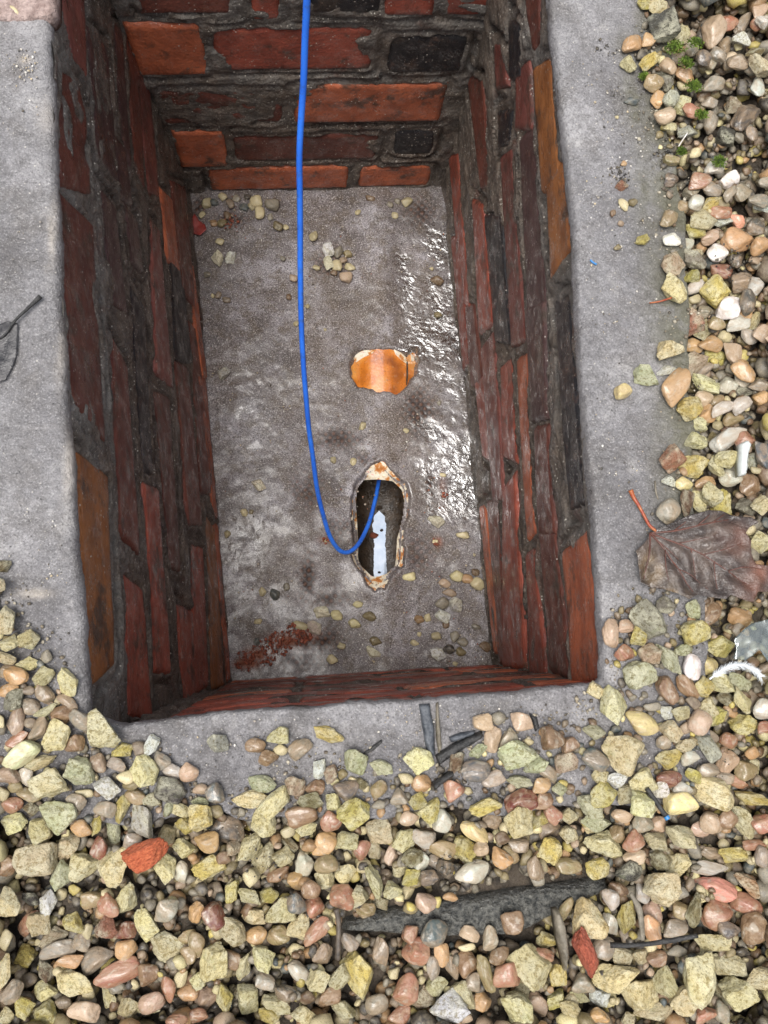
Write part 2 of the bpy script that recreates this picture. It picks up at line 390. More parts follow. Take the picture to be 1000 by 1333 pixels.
def m_clay():
    m = MB('glazed_clay'); c = m.co()
    col = m.ramp(m.noise(c, 26, 4, .55), [(.34, (.32, .085, .010)), (.52, (.66, .20, .022)), (.68, (.78, .33, .07))])
    col = m.mix(m.ramp(m.noise(c, 420, 3), [(.60, 0), (.70, .8)]), col, (.20, .06, .015))
    col = m.mix(m.ramp(m.noise(c, 90, 5, .7), [(.60, 0), (.68, .7)]), col, (.30, .22, .12))
    return m.set(Base_Color=col, Roughness=m.ramp(m.noise(c, 90, 3), [(.35, .10), (.65, .3)]), Normal=m.bump(m.noise(c, 260, 4), .0012, .6), Coat_Weight=1.0, Coat_IOR=2.3, Coat_Roughness=.10)
M['clay'] = m_clay()
def m_break():
    m = MB('broken_clay_edge'); c = m.co()
    col = m.ramp(m.noise(c, 75, 5, .65), [(.34, (.46, .15, .03)), (.42, (.60, .26, .07)), (.47, (.78, .68, .50)), (.60, (.84, .78, .66)), (.67, (.72, .40, .32))])
    return m.set(Base_Color=col, Roughness=.6, Normal=m.bump(m.noise(c, 240, 5, .65), .003, .9))
M['break'] = m_break()

def m_water():
    m = MB('sewer_water'); c = m.co()
    return m.set(Base_Color=m.ramp(m.noise(c, 60, 3), [(.35, (.50, .60, .74)), (.65, (.66, .74, .86))]), Metallic=.26, Roughness=.08, Normal=m.bump(m.noise(c, 90, 3), .0006, .25))  # pale blue base and part metal stand in for reflected sky
M['water'] = m_water()

def m_leaf():
    m = MB('dead_leaf'); c = m.co()
    col = m.ramp(m.noise(c, 38, 5, .6), [(.32, (.020, .015, .013)), (.52, (.052, .038, .032)), (.70, (.12, .088, .07))])
    col = m.mix(m.attr('rusty'), col, m.mix(m.noise(c, 90, 4), (.15, .05, .03), (.24, .11, .07)))
    col = m.mix(m.attr('tan'), col, (.24, .16, .08))
    return m.set(Base_Color=col, Roughness=m.ramp(m.noise(c, 60, 3), [(.35, .14), (.65, .34)]), Normal=m.bump(m.noise(c, 170, 5, .65, .5), .0022, .9), Specular_IOR_Level=.75)
M['leaf'] = m_leaf()

def m_film():
    m = MB('clear_plastic_film'); c = m.co()
    g = m.n('ShaderNodeBsdfGlossy', {'Color': (.9, .95, .95, 1), 'Roughness': .12}); t = m.n('ShaderNodeBsdfTransparent', {'Color': (.88, .92, .91, 1)})
    d = m.n('ShaderNodeBsdfDiffuse', {'Color': (.55, .6, .58, 1)})
    m.put(g.inputs['Normal'], m.bump(m.noise(c, 70, 2), .0015, .4))
    lw = m.n('ShaderNodeLayerWeight', {'Blend': .35}).outputs['Fresnel']
    x = m.n('ShaderNodeMixShader', {0: m.math('ADD', lw, .10), 1: t.outputs[0], 2: g.outputs[0]})
    y = m.n('ShaderNodeMixShader', {0: .05, 1: x.outputs[0], 2: d.outputs[0]})
    m.t.links.new(y.outputs[0], m.out.inputs['Surface']); return m.m
M['film'] = m_film()

# ------------------------------------------------------------------ large structure
FR = {'L': ((-0.1946, 0.71758, -0.64), (0.099798, -0.995008, 0.0), 0.77005, [0.1937, 0.3388, 0.495, 0.5698, 0.6302, 0.6893, 0.7636], [0.0471, 0.0516, 0.0528, 0.0514, 0.0521, 0.0512, 0.0529], (0.995008, 0.099798, -0.0)), 'R': ((0.20951, 0.73946, -0.64), (0.077482, -0.996994, 0.0), 0.77128, [0.1751, 0.3073, 0.3918, 0.4801, 0.5654, 0.6291, 0.6665, 0.7156, 0.7657], [-0.0106, -0.0148, -0.0164, -0.0227, -0.0288, -0.0305, -0.0327, -0.0345, -0.0391], (-0.996994, -0.077482, 0.0)), 'F': ((-0.1946, 0.71758, -0.64), (0.998538, 0.054051, 0.0), 0.4047, [0, 1], [0, 0], (0.054051, -0.998538, 0.0)), 'N': ((-0.11775, -0.04862, -0.64), (0.998782, 0.049335, 0.0), 0.38749, [-0.0245, 0.0553, 0.2017, 0.2924, 0.3356], [0.0088, 0.0029, 0.004, 0.0024, 0.001], (-0.049335, 0.998782, -0.0))}      # wall frames: floor corner, direction, length, lean at both ends, inward normal

def wall_pt(fr, u, s, h):
    A, d, L, lu, lv, nv = fr
    A = np.array(A); d = np.array(d); nv = np.array(nv)
    lean = np.interp(u, lu, lv)
    u = np.asarray(u); s = np.asarray(s)
    return A + u[..., None] * d + np.array([0, 0, 1.0]) * s[..., None] + nv * (h - lean * s / DEPTH)[..., None]

# concrete collar round the mouth of the chamber: one closed ring lofted from the mouth to its outer edge
def resample(P, step, closed=True):
    P = np.array(P, float); Q = np.vstack([P, P[:1]]) if closed else P
    d = np.r_[0, np.cumsum(np.linalg.norm(np.diff(Q, axis=0), axis=1))]; n = int(d[-1] / step)
    t = np.linspace(0, d[-1], n, endpoint=not closed)
    return np.stack([np.interp(t, d, Q[:, k]) for k in range(Q.shape[1])], -1)
def ring_loft(name, inner, outer, prof, mat, bumpz, attrs=None, jag=.0030):
    I = resample(inner, .003); n = len(I)
    for _ in range(2): I = (np.roll(I, 1, 0) + I * 2 + np.roll(I, -1, 0)) / 4
    cen = I.mean(0); O = []
    ox0, oy0 = np.array(outer).min(0); ox1, oy1 = np.array(outer).max(0)
    nrm = np.roll(I, -1, 0) - np.roll(I, 1, 0); nrm = np.stack([nrm[:, 1], -nrm[:, 0]], -1); nrm /= np.linalg.norm(nrm, axis=1)[:, None]
    if ((I + nrm * .001 - cen) ** 2).sum() < ((I - cen) ** 2).sum(): nrm = -nrm
    w = np.ones((n, 1))
    for _ in range(40): nrm = (np.roll(nrm, 1, 0) + nrm + np.roll(nrm, -1, 0)); nrm /= np.linalg.norm(nrm, axis=1)[:, None]
    for p, q in zip(I, nrm):
        ts = []
        for k, (lo, hi) in enumerate(((ox0, ox1), (oy0, oy1))):
            if abs(q[k]) > 1e-6: ts.append(((hi if q[k] > 0 else lo) - p[k]) / q[k])
        t = min(x for x in ts if x > 0); O.append(p + q * t)
    O = np.array(O); V = []
    D = np.linalg.norm(O - I, axis=1)
    for a, z in prof:                                   # a: metres from the mouth, or a fraction when below 0
        off = (a * np.minimum(1, .45 * D / .09) if a >= 0 else D * (-a))[:, None]
        XY = I + (O - I) / D[:, None] * off
        V.append(np.column_stack([XY, np.full(n, z)]))
    m = len(prof); V = np.stack(V, 1).reshape(-1, 3)
    a = np.repeat(np.arange(m)[None], n, 0).ravel()
    V[:, :2] += (jag * .8 * np.stack([fbm(V * [1, 1, 0], 26, 3, 3), fbm(V * [1, 1, 0], 26, 3, 9)], -1) + jag * .55 * np.stack([fbm(V, 210, 3, 4), fbm(V, 210, 3, 10)], -1)) * (V[:, 2:3] > -.03)
    if attrs:
        ow = np.clip((a - m + 16) / 12, 0, 1)[:, None]
        V[:, :2] += ow * .009 * np.stack([fbm(V * [1, 1, 0], 22, 3, 13), fbm(V * [1, 1, 0], 22, 3, 19)], -1)
    V[:, 2] += bumpz(V)
    me = mesh(name, V, grid_faces(n, m, True))
    if attrs: attrs(me, V)
    return me, I

PIT = [(-0.245, 0.742), (-0.2196, 0.5204), (-0.2096, 0.3756), (-0.1953, 0.22), (-0.1864, 0.1458), (-0.1811, 0.0856), (-0.1742, 0.0269), (-0.168, -0.0473), (-0.1419, -0.0562), (-0.0625, -0.0463), (0.0838, -0.0402), (0.1743, -0.0341), (0.2173, -0.0306), (0.2274, -0.0272), (0.228, 0.0232), (0.2261, 0.0722), (0.2254, 0.1096), (0.2221, 0.1734), (0.2215, 0.2588), (0.221, 0.3473), (0.216, 0.4318), (0.21, 0.5638), (0.188, 0.742)]
COLLAR_OUT = [(-0.62, 0.95), (0.3154, 0.95), (0.3031, -0.1259), (-0.62, -0.1259)]
GRAVEL = [(0.2973, 0.6613), (0.2914, 0.5227), (0.2864, 0.5076), (0.2976, 0.4859), (0.2945, 0.4564), (0.3027, 0.399), (0.3031, 0.3286), (0.3108, 0.2807), (0.3065, 0.174), (0.2982, 0.116), (0.285, 0.0596), (0.2646, 0.0381), (0.2355, 0.0231), (0.2269, -0.0248), (0.2133, -0.0512), (0.1731, -0.065), (0.1365, -0.0787), (0.0886, -0.0947), (0.036, -0.0907), (0.0069, -0.0968), (-0.0445, -0.1156), (-0.0672, -0.1172), (-0.0843, -0.1058), (-0.1185, -0.0873), (-0.1472, -0.0656), (-0.173, -0.0483), (-0.185, -0.0301), (-0.1939, -0.0176), (-0.2114, -0.0014), (-0.2297, 0.0274), (-0.2365, 0.0506), (-0.3099, 0.0626), (-0.2821, -0.3486), (0.4214, -0.3864), (0.53, 0.6757)]
SLAB = [(0.024, -0.2045), (0.0529, -0.1973), (0.1114, -0.1883), (0.1559, -0.1826), (0.201, -0.1773), (0.2265, -0.1747), (0.2284, -0.1854), (0.1999, -0.2007), (0.1817, -0.2084), (0.1544, -0.2239), (0.0872, -0.2225), (0.0526, -0.2174), (0.0211, -0.2146)]
VIEW = [(-0.2618, 0.5396), (0.4101, 0.5741), (0.3409, -0.2839), (-0.2204, -0.2598)]
SLAB_Z, SOIL_Z = -.009, -0.024
prof = [(.03, -.020), (.008, -.018), (.0015, -.0155), (0, -.012), (.0008, -.006), (.0028, -.0022), (.006, -.0004), (.010, 0), (.014, 0)] + [(x, 0.0) for x in np.arange(.018, .09, .004)] + [(-x, 0.0) for x in np.linspace(.5, .97, 26)] + [(-.985, -.003), (-1.0, -.010), (-1.0, -.05)]
def prof_fix(p): return p
def c_bump(V): return .0018 * fbm(V, 18, 5, 5) * (V[:, 2] > -.02) + .0005 * fbm(V, 120, 2, 8) * (V[:, 2] > -.02)
def spots(V, L): 
    r = np.zeros(len(V))
    for x, y, rx, ry, k in L: r = np.maximum(r, k * np.exp(-(((V[:, 0] - x) / rx) ** 2 + ((V[:, 1] - y) / ry) ** 2) * 1.4))
    return r
def c_attrs(me, V):
    edge = np.clip((V[:, 0] - 0.2794 + .012) / .035, 0, 1) * (V[:, 1] > .1)
    fattr(me, 'algae', np.clip(np.maximum(spots(V, [(0.2794, 0.4704, 0.012, 0.036, 0.8), (0.2834, 0.3842, 0.0132, 0.036, 0.6), (0.2754, 0.522, 0.012, 0.024, 0.4), (0.2849, 0.3282, 0.0084, 0.03, 0.4)]), .75 * edge), 0, .9))
    fattr(me, 'damp', np.clip(spots(V, [(-0.2442, 0.3151, 0.024, 0.018, 0.5), (-0.2015, 0.0271, 0.024, 0.03, 0.55), (-0.2114, -0.0014, 0.036, 0.03, 0.8), (0.1985, -0.0392, 0.024, 0.012, 0.9), (0.2446, 0.135, 0.024, 0.036, 0.4), (0.2546, 0.0846, 0.018, 0.03, 0.7), (0.1731, -0.065, 0.042, 0.0204, 0.9), (-0.045, -0.0693, 0.042, 0.0144, 0.7), (0.0536, -0.0826, 0.054, 0.0204, 0.9), (0.1132, -0.0581, 0.036, 0.0144, 0.7), (0.007, -0.0533, 0.042, 0.0084, 0.5), (-0.0562, -0.0942, 0.03, 0.024, 0.7), (0.2564, 0.4915, 0.0096, 0.036, 0.45), (0.2648, 0.3907, 0.012, 0.036, 0.5), (-0.2411, 0.4981, 0.024, 0.012, 0.4), (0.2504, 0.2459, 0.024, 0.036, 0.35)]), 0, 1))
    fattr(me, 'cream', np.clip(spots(V, [(-0.2386, 0.4863, 0.0048, 0.0036, 0.8), (-0.2107, 0.0428, 0.0132, 0.0036, 0.7), (-0.2196, 0.4364, 0.0084, 0.018, 0.3), (-0.1893, 0.1457, 0.0042, 0.036, 0.5), (-0.2103, 0.3357, 0.003, 0.036, 0.5), (-0.1988, 0.2326, 0.0036, 0.03, 0.4)]), 0, .8))
me, mouth = ring_loft('concrete_collar', PIT, COLLAR_OUT, prof, M['collar'], c_bump, c_attrs)
collar = link('concrete_collar', me, M['collar'])
tag(collar, 'grey weathered concrete surround cast round the mouth of the brick chamber', 'concrete')

me, _ = ring_loft('ground', [(p[0] * .985, p[1]) for p in COLLAR_OUT], [(-15, -15), (15, -15), (15, 15), (-15, 15)], [(0, -.06), (0, -.03), (0.0, SOIL_Z)] + [(x, SOIL_Z) for x in np.arange(.008, .42, .008)] + [(-.2, SOIL_Z), (-1.0, SOIL_Z)], M['soil'], lambda V: .004 * fbm(V, 60, 3, 21) * (V[:, 2] > -.028) * (np.abs(V[:, 0]) < 1))
ground = link('ground', me, M['soil']); tag(ground, 'dark wet soil under the gravel', kind='structure')

# chamber floor: concrete benching over the buried clay pipe
PIPE = {'p0': (0.10994, 0.12147, -0.7055), 'dir': (-0.007263, 0.999974, 0.0), 'lat': (0.999974, 0.007263, 0.0), 'ro': 0.068, 'ri': 0.0565, 'outer': [(-0.02898, 0.14747), (-0.01736, 0.15573), (-0.0096, 0.15817), (-0.00371, 0.16161), (0.00205, 0.15601), (0.00876, 0.14675), (0.02152, 0.13475), (0.03163, 0.12816), (0.03598, 0.11764), (0.0368, 0.09983), (0.03472, 0.08379), (0.03338, 0.07185), (0.02957, 0.05981), (0.02765, 0.04796), (0.02687, 0.03232), (0.02609, 0.01675), (0.02447, -0.00072), (0.01236, -0.00954), (0.00432, -0.02197), (-0.00362, -0.03524), (-0.01118, -0.03317), (-0.01692, -0.03777), (-0.02434, -0.03274), (-0.03163, -0.02091), (-0.04072, -0.00588), (-0.04887, 0.00944), (-0.05264, 0.01968), (-0.04805, 0.02887), (-0.0484, 0.0446), (-0.04992, 0.05662), (-0.05272, 0.07092), (-0.0499, 0.08629), (-0.05044, 0.10229), (-0.04733, 0.12365), (-0.03963, 0.13399), (-0.03444, 0.1387)], 'inner': [(-0.03625, 0.13491), (-0.02291, 0.13478), (-0.00941, 0.13459), (0.01421, 0.13168), (0.02826, 0.11863), (0.03204, 0.10102), (0.03123, 0.08502), (0.0303, 0.07304), (0.02264, 0.05481), (0.01872, 0.04288), (0.01761, 0.02916), (0.01666, 0.01355), (0.01329, -0.00396), (-0.00057, -0.01261), (-0.01594, -0.01609), (-0.02159, -0.0149), (-0.03082, -0.00472), (-0.03818, 0.00362), (-0.04136, 0.01566), (-0.04039, 0.03125), (-0.04057, 0.04505), (-0.04147, 0.06097), (-0.04183, 0.0749), (-0.04257, 0.08894), (-0.04275, 0.10294), (-0.04122, 0.11868)], 'patch': [(-0.04215, 0.33414), (-0.03502, 0.34008), (-0.02679, 0.3387), (-0.00896, 0.33965), (0.0216, 0.34091), (0.03295, 0.33641), (0.04072, 0.33312), (0.04919, 0.34464), (0.05637, 0.34391), (0.05521, 0.30499), (0.04368, 0.29222), (0.03947, 0.28368), (0.02889, 0.27305), (0.02001, 0.26829), (0.00179, 0.27229), (-0.0102, 0.26999), (-0.02422, 0.27845), (-0.03938, 0.28206), (-0.04962, 0.29978), (-0.0482, 0.31948)], 'centre': (-0.01088, 0.05938)}          # axis point, direction, lateral, radii, hole outlines (angle, along)
pa = np.array(PIPE['p0']); pd = np.array(PIPE['dir']); pe = np.array(PIPE['lat']); RO, RI = PIPE['ro'], PIPE['ri']
def pipe_lat(X): q = X[:, :2] - pa[:2]; return q @ pe[:2], q @ pd[:2]
FLC = np.array([(-0.1946, 0.71758, -0.64), (0.20951, 0.73946, -0.64), (-0.11775, -0.04862, -0.64), (0.26927, -0.0295, -0.64)])
def in_outline(lat, al, O): return inpoly(lat, al, O)
HO = np.array(PIPE['outer']); HI = np.array(PIPE['inner']); PT = np.array(PIPE['patch'])     # in (lateral, along)
def sdist(lat, al, O):
    d = np.full(lat.shape, 9.); P = np.stack([lat, al], -1)
    for a, b in zip(O, np.roll(O, -1, 0)):
        t = np.clip(((P - a) @ (b - a)) / ((b - a) @ (b - a)), 0, 1); d = np.minimum(d, np.linalg.norm(P - a - t[:, None] * (b - a), axis=1))
    return np.where(inpoly(lat, al, O), -d, d)
def floor_mesh():
    nu, nv = 190, 350
    U, W = np.meshgrid(np.linspace(-.05, 1.05, nu), np.linspace(-.03, 1.03, nv), indexing='ij')
    fl, fr_, nl, nr_ = FLC
    X = (1 - U)[..., None] * ((1 - W)[..., None] * fl + W[..., None] * nl) + U[..., None] * ((1 - W)[..., None] * fr_ + W[..., None] * nr_)
    X = X.reshape(-1, 3); Q = X * [1, 1, 0]
    z = -DEPTH + .0035 * fbm(Q, 9, 4, 31) + .0010 * fbm(Q, 70, 3, 37)
    lat, al = pipe_lat(X)
    dO = sdist(lat, al, HO); dP = sdist(lat, al, PT)
    ps = pa[2] + np.sqrt(np.clip(RO * RO - lat * lat, 0, None)); ps = np.where(np.abs(lat) < RO, ps, -9)
    jag = .0035 * fbm(Q, 110, 3, 41)
    near = np.clip(1 - np.minimum(dO, dP) / .045, 0, 1)
    b_ = np.where(np.abs(lat) < RO * .96, ps + .0018 + .0012 * fbm(Q, 90, 3, 44), -9); z = .5 * (z + b_ + np.sqrt((z - b_) ** 2 + .004 ** 2))
    z = z + .004 * np.exp(-(np.maximum(dO, 0) / .016) ** 2) * (dO > 0)
    ins = np.minimum(dO, dP) + jag
    k = np.clip(-ins / .0035 + .5, 0, 1); z = z * (1 - k) + np.where(ps > -1, ps - .004, z) * k
    X[:, 2] = z
    F = grid_faces(nu, nv); dc = sdist(lat[F].mean(1), al[F].mean(1), HO)
    F = F[dc > -.006]
    V = X; me = mesh('chamber_floor', V, F)
    def px(L): return np.clip(spots(V, L), 0, 1)
    u1 = U.ravel(); w1 = W.ravel()
    wet = np.clip((u1 - .70 + .16 * fbm(Q, 10, 3, 51)) / .14, 0, 1) * np.clip((.78 - w1) / .12, 0, 1) * np.clip((w1 - .04) / .08, 0, 1)
    wet = np.maximum(wet, px([(0.2295, 0.3327, 0.0301, 0.1735, 0.95), (0.2043, 0.5591, 0.0393, 0.1503, 1), (0.1878, 0.663, 0.0254, 0.0463, 0.9), (-0.0917, 0.3544, 0.0463, 0.0694, 0.35), (-0.1012, 0.1644, 0.0463, 0.0694, 0.3), (0.1834, 0.4441, 0.0347, 0.0463, 0.9)])) * np.clip(.80 + 1.3 * fbm(Q, 30, 4, 57), 0.03, 1)
    fattr(me, 'wet', np.clip(wet, 0, 1))
    fattr(me, 'stain', np.clip(px([(0.1637, 0.3629, 0.0254, 0.0393, 1), (0.0378, 0.3166, 0.0393, 0.0185, 0.9), (0.079, 0.283, 0.0231, 0.0116, 0.6), (-0.0092, 0.1061, 0.0139, 0.0393, 1), (0.0253, 0.0771, 0.0301, 0.0162, 0.8), (-0.0034, 0.0124, 0.0463, 0.0208, 1), (-0.1312, 0.6739, 0.0301, 0.0162, 0.8), (-0.0093, 0.2348, 0.0301, 0.0347, 0.6), (0.1697, 0.6956, 0.0301, 0.0301, 0.5), (0.1067, 0.1229, 0.0347, 0.0393, 0.5), (0.1792, 0.2352, 0.0093, 0.0463, 0.7), (0.0268, 0.6003, 0.0324, 0.0254, 0.55), (0.2213, 0.4953, 0.0162, 0.0463, 0.45), (0.1596, 0.1402, 0.0347, 0.0347, 0.45), (-0.0204, -0.0188, 0.0463, 0.0162, 0.6), (0.0372, 0.1758, 0.0301, 0.0254, 0.5), (-0.1797, 0.692, 0.0139, 0.0231, 0.6)]) * np.clip(.9 + .9 * fbm(Q, 60, 3, 61), 0, 1), 0, 1))
    fattr(me, 'rust', np.clip(px([(-0.0408, 0.0084, 0.0301, 0.0139, 1.3), (-0.0712, -0.0092, 0.0347, 0.0116, 1.2), (-0.0969, -0.0223, 0.0231, 0.0081, 1.2), (-0.0091, 0.0193, 0.0162, 0.0116, 1.1), (0.1895, 0.1578, 0.0081, 0.0093, 0.8), (0.1995, 0.2352, 0.0069, 0.0301, 0.7), (0.0185, 0.1606, 0.0116, 0.0058, 1)]) * np.clip(.62 + 1.1 * fbm(Q, 50, 3, 67), 0, 1), 0, 1))
    return me, X
fme, _ = floor_mesh()
floor = link('chamber_floor', fme, M['floor']); tag(floor, 'damp brown grey concrete floor of the chamber', kind='structure')

# brick walls
def quad_sdf(U, S, q, k_=.0028):
    d = np.full(U.shape, -9.)
    c = q.mean(0)
    for a, b in zip(q, np.roll(q, -1, 0)):
        e = b - a; n = np.array([e[1], -e[0]]); n /= np.linalg.norm(n) + 1e-12
        if (c - a) @ n > 0: n = -n
        d = np.logaddexp(d / k_, ((U - a[0]) * n[0] + (S - a[1]) * n[1]) / k_) * k_
    return d
BC = {'o': (.52, .145, .065), 'r': (.34, .082, .05), 'd': (.165, .052, .035), 'k': (.022, .021, .023), 'm': (.23, .075, .058), 'b': (.36, .135, .042), 'p': (.088, .046, .042)}
def brick_mesh(fr, q, prot, rough, seed):
    q = np.array(q); c_ = q.mean(0); ex = .0055 if fr is not FR['F'] and fr is not FR['N'] else .0015; q = q + np.sign(q - c_) * [ex, ex]; q[:, 1] = np.clip(q[:, 1], .002, .629); L = max(np.linalg.norm(q[0] - q[3]), np.linalg.norm(q[1] - q[2])); W = max(np.linalg.norm(q[0] - q[1]), np.linalg.norm(q[3] - q[2]))
    n = int(np.clip(L / .0045, 8, 48)); m = int(np.clip(W / .0042, 6, 20))
    def prm(k): e = .0025; t = np.linspace(0, 1, k); return t
    a, b = np.meshgrid(prm(n), prm(m), indexing='ij')
    P = (1 - a)[..., None] * ((1 - b)[..., None] * q[0] + b[..., None] * q[1]) + a[..., None] * ((1 - b)[..., None] * q[3] + b[..., None] * q[2])
    c = q.mean(0); Q3 = np.concatenate([P * 1.0, np.full(a.shape + (1,), seed * .37)], -1)
    P = P + .0013 * np.stack([fbm(Q3, 70, 3, seed), fbm(Q3, 70, 3, seed + 5)], -1)
    ed = np.minimum(np.minimum(a, 1 - a) * L, np.minimum(b, 1 - b) * W)
    h = prot + rough * fbm(Q3, 55, 4, seed + 9) - .0032 * np.clip(1 - ed / .006, 0, 1) ** 2
    V = wall_pt(fr, P[..., 0], P[..., 1], h); F = [tuple(f) for f in grid_faces(n, m)]
    V = V.reshape(-1, 3)
    ring = [i * m for i in range(n)] + [(n - 1) * m + j for j in range(1, m)] + [i * m + m - 1 for i in range(n - 2, -1, -1)] + [j for j in range(m - 2, 0, -1)]
    Pf = P.reshape(-1, 2)[ring]; back = wall_pt(fr, Pf[:, 0], Pf[:, 1], np.full(len(ring), -.05)); k0 = len(V)
    V = np.vstack([V, back]); r = len(ring)
    F += [(ring[i], k0 + i, k0 + (i + 1) % r, ring[(i + 1) % r]) for i in range(r)]; F.append(tuple(range(k0, k0 + r)))
    return mesh('brick', V, F)
SMEAR = {'F': ((.075, .30, .03, .03, 1), (-.02, .30, .03, .04, 1), (.07, .22, .11, .05, 1.05), (.04, .36, .025, .02, .8), (.27, .33, .02, .04, .8), (.16, .40, .12, .015, .9), (.28, .12, .03, .03, .8), (.25, .27, .08, .012, .8), (.39, .42, .05, .04, .8), (.19, .255, .03, .02, .9), (0, .165, .02, .02, .9), (.068, .09, .016, .02, .8), (.30, .44, .05, .02, .8), (.37, .25, .03, .03, .6), (.10, .46, .08, .05, 1)),
         'L': ((.22, .56, .02, .04, .6), (.54, .58, .03, .03, .9), (.40, .50, .025, .025, .9), (.64, .49, .015, .025, .9), (.05, .48, .20, .04, 1), (.78, .56, .03, .05, 1)),
         'R': ((.06, .45, .08, .10, .9), (.22, .36, .04, .06, .7), (.43, .55, .03, .04, .8), (.635, .58, .025, .04, 1), (.10, .2, .06, .06, .6))}
def build_wall(key, bricks, label, urange, seed, pale_fn, rec=.0):
    fr = FR[key]; step = .003
    nu = int((urange[1] - urange[0]) / step); s0, s1 = -.03, DEPTH - .006; ns = int((s1 - s0) / step)
    U, S = np.meshgrid(np.linspace(urange[0], urange[1], nu), np.linspace(s0, s1, ns), indexing='ij')
    A = np.array(fr[0]); root = empty('brick_wall', tuple(A)); tag(root, label, 'wall', 'brick walls of the chamber')
    Q = np.stack([U, S, np.full(U.shape, seed * 1.7)], -1)
    sd = np.full(U.shape, 9.)
    for col, q, lab in bricks: sd = np.minimum(sd, quad_sdf(U, S, np.array(q), .0065 if key == 'F' else .0028) - (.0045 if key in 'LR' else .001))
    sdn = sd - .0008 + (.0075 if key == 'F' else .0038) * fbm(Q, 45, 4, seed + 1) + .003 * fbm(Q * [.5, 1, 1], 25, 2, seed + 2) + .0005
    smear = np.clip((fbm(Q * [.45, 1, 1], 17, 3, seed + 3) - .50) * 10, 0, 1)
    for a_, b_, ru, rs_, k_ in SMEAR.get(key, ()): smear = np.maximum(smear, np.clip((k_ * np.exp(-((U - a_) / ru) ** 2 - ((S - b_) / rs_) ** 2) + .55 * fbm(Q, 40, 4, seed + 6) - .42) * 9, 0, 1))
    j = np.clip(sdn / .004 + .5, 0, 1); j = np.maximum(j, smear * .95)
    h = -.0042 + j * (.0048 + .0052 * fbm(Q * [.5, 1, 1], 45, 4, seed + 4) - .010 * np.clip((sd - .002) / .008, 0, 1) * np.clip(.5 + fbm(Q, 9, 2, seed + 8), 0, 1) * (sd < .012)) - rec
    V = wall_pt(fr, U, S, h).reshape(-1, 3); F = grid_faces(nu, ns)
    me = mesh('mortar', V - A, F)
    fattr(me, 'pale', np.clip(pale_fn(U, S), 0, 1).ravel())
    link('mortar', me, M['mortar'], root)
    rs = np.random.RandomState(seed)
    for i, (col, q, lab) in enumerate(bricks):
        me = brick_mesh(fr, q, rs.uniform(-.0008, .0026), .0042 if lab and 'rough' in lab else .0009, seed * 50 + i)
        me.transform(Matrix.Translation(-Vector(A)))
        o = link('brick', me, M['brick'], root); c = scal(BC[col], rs.uniform(.85, 1.18)); c = scal(c, 1.35) if key == 'N' else c; o.color = (*c, 1)  # near wall bricks lightened, orange glints put into their colour
        if lab: o['label'] = lab
    return root
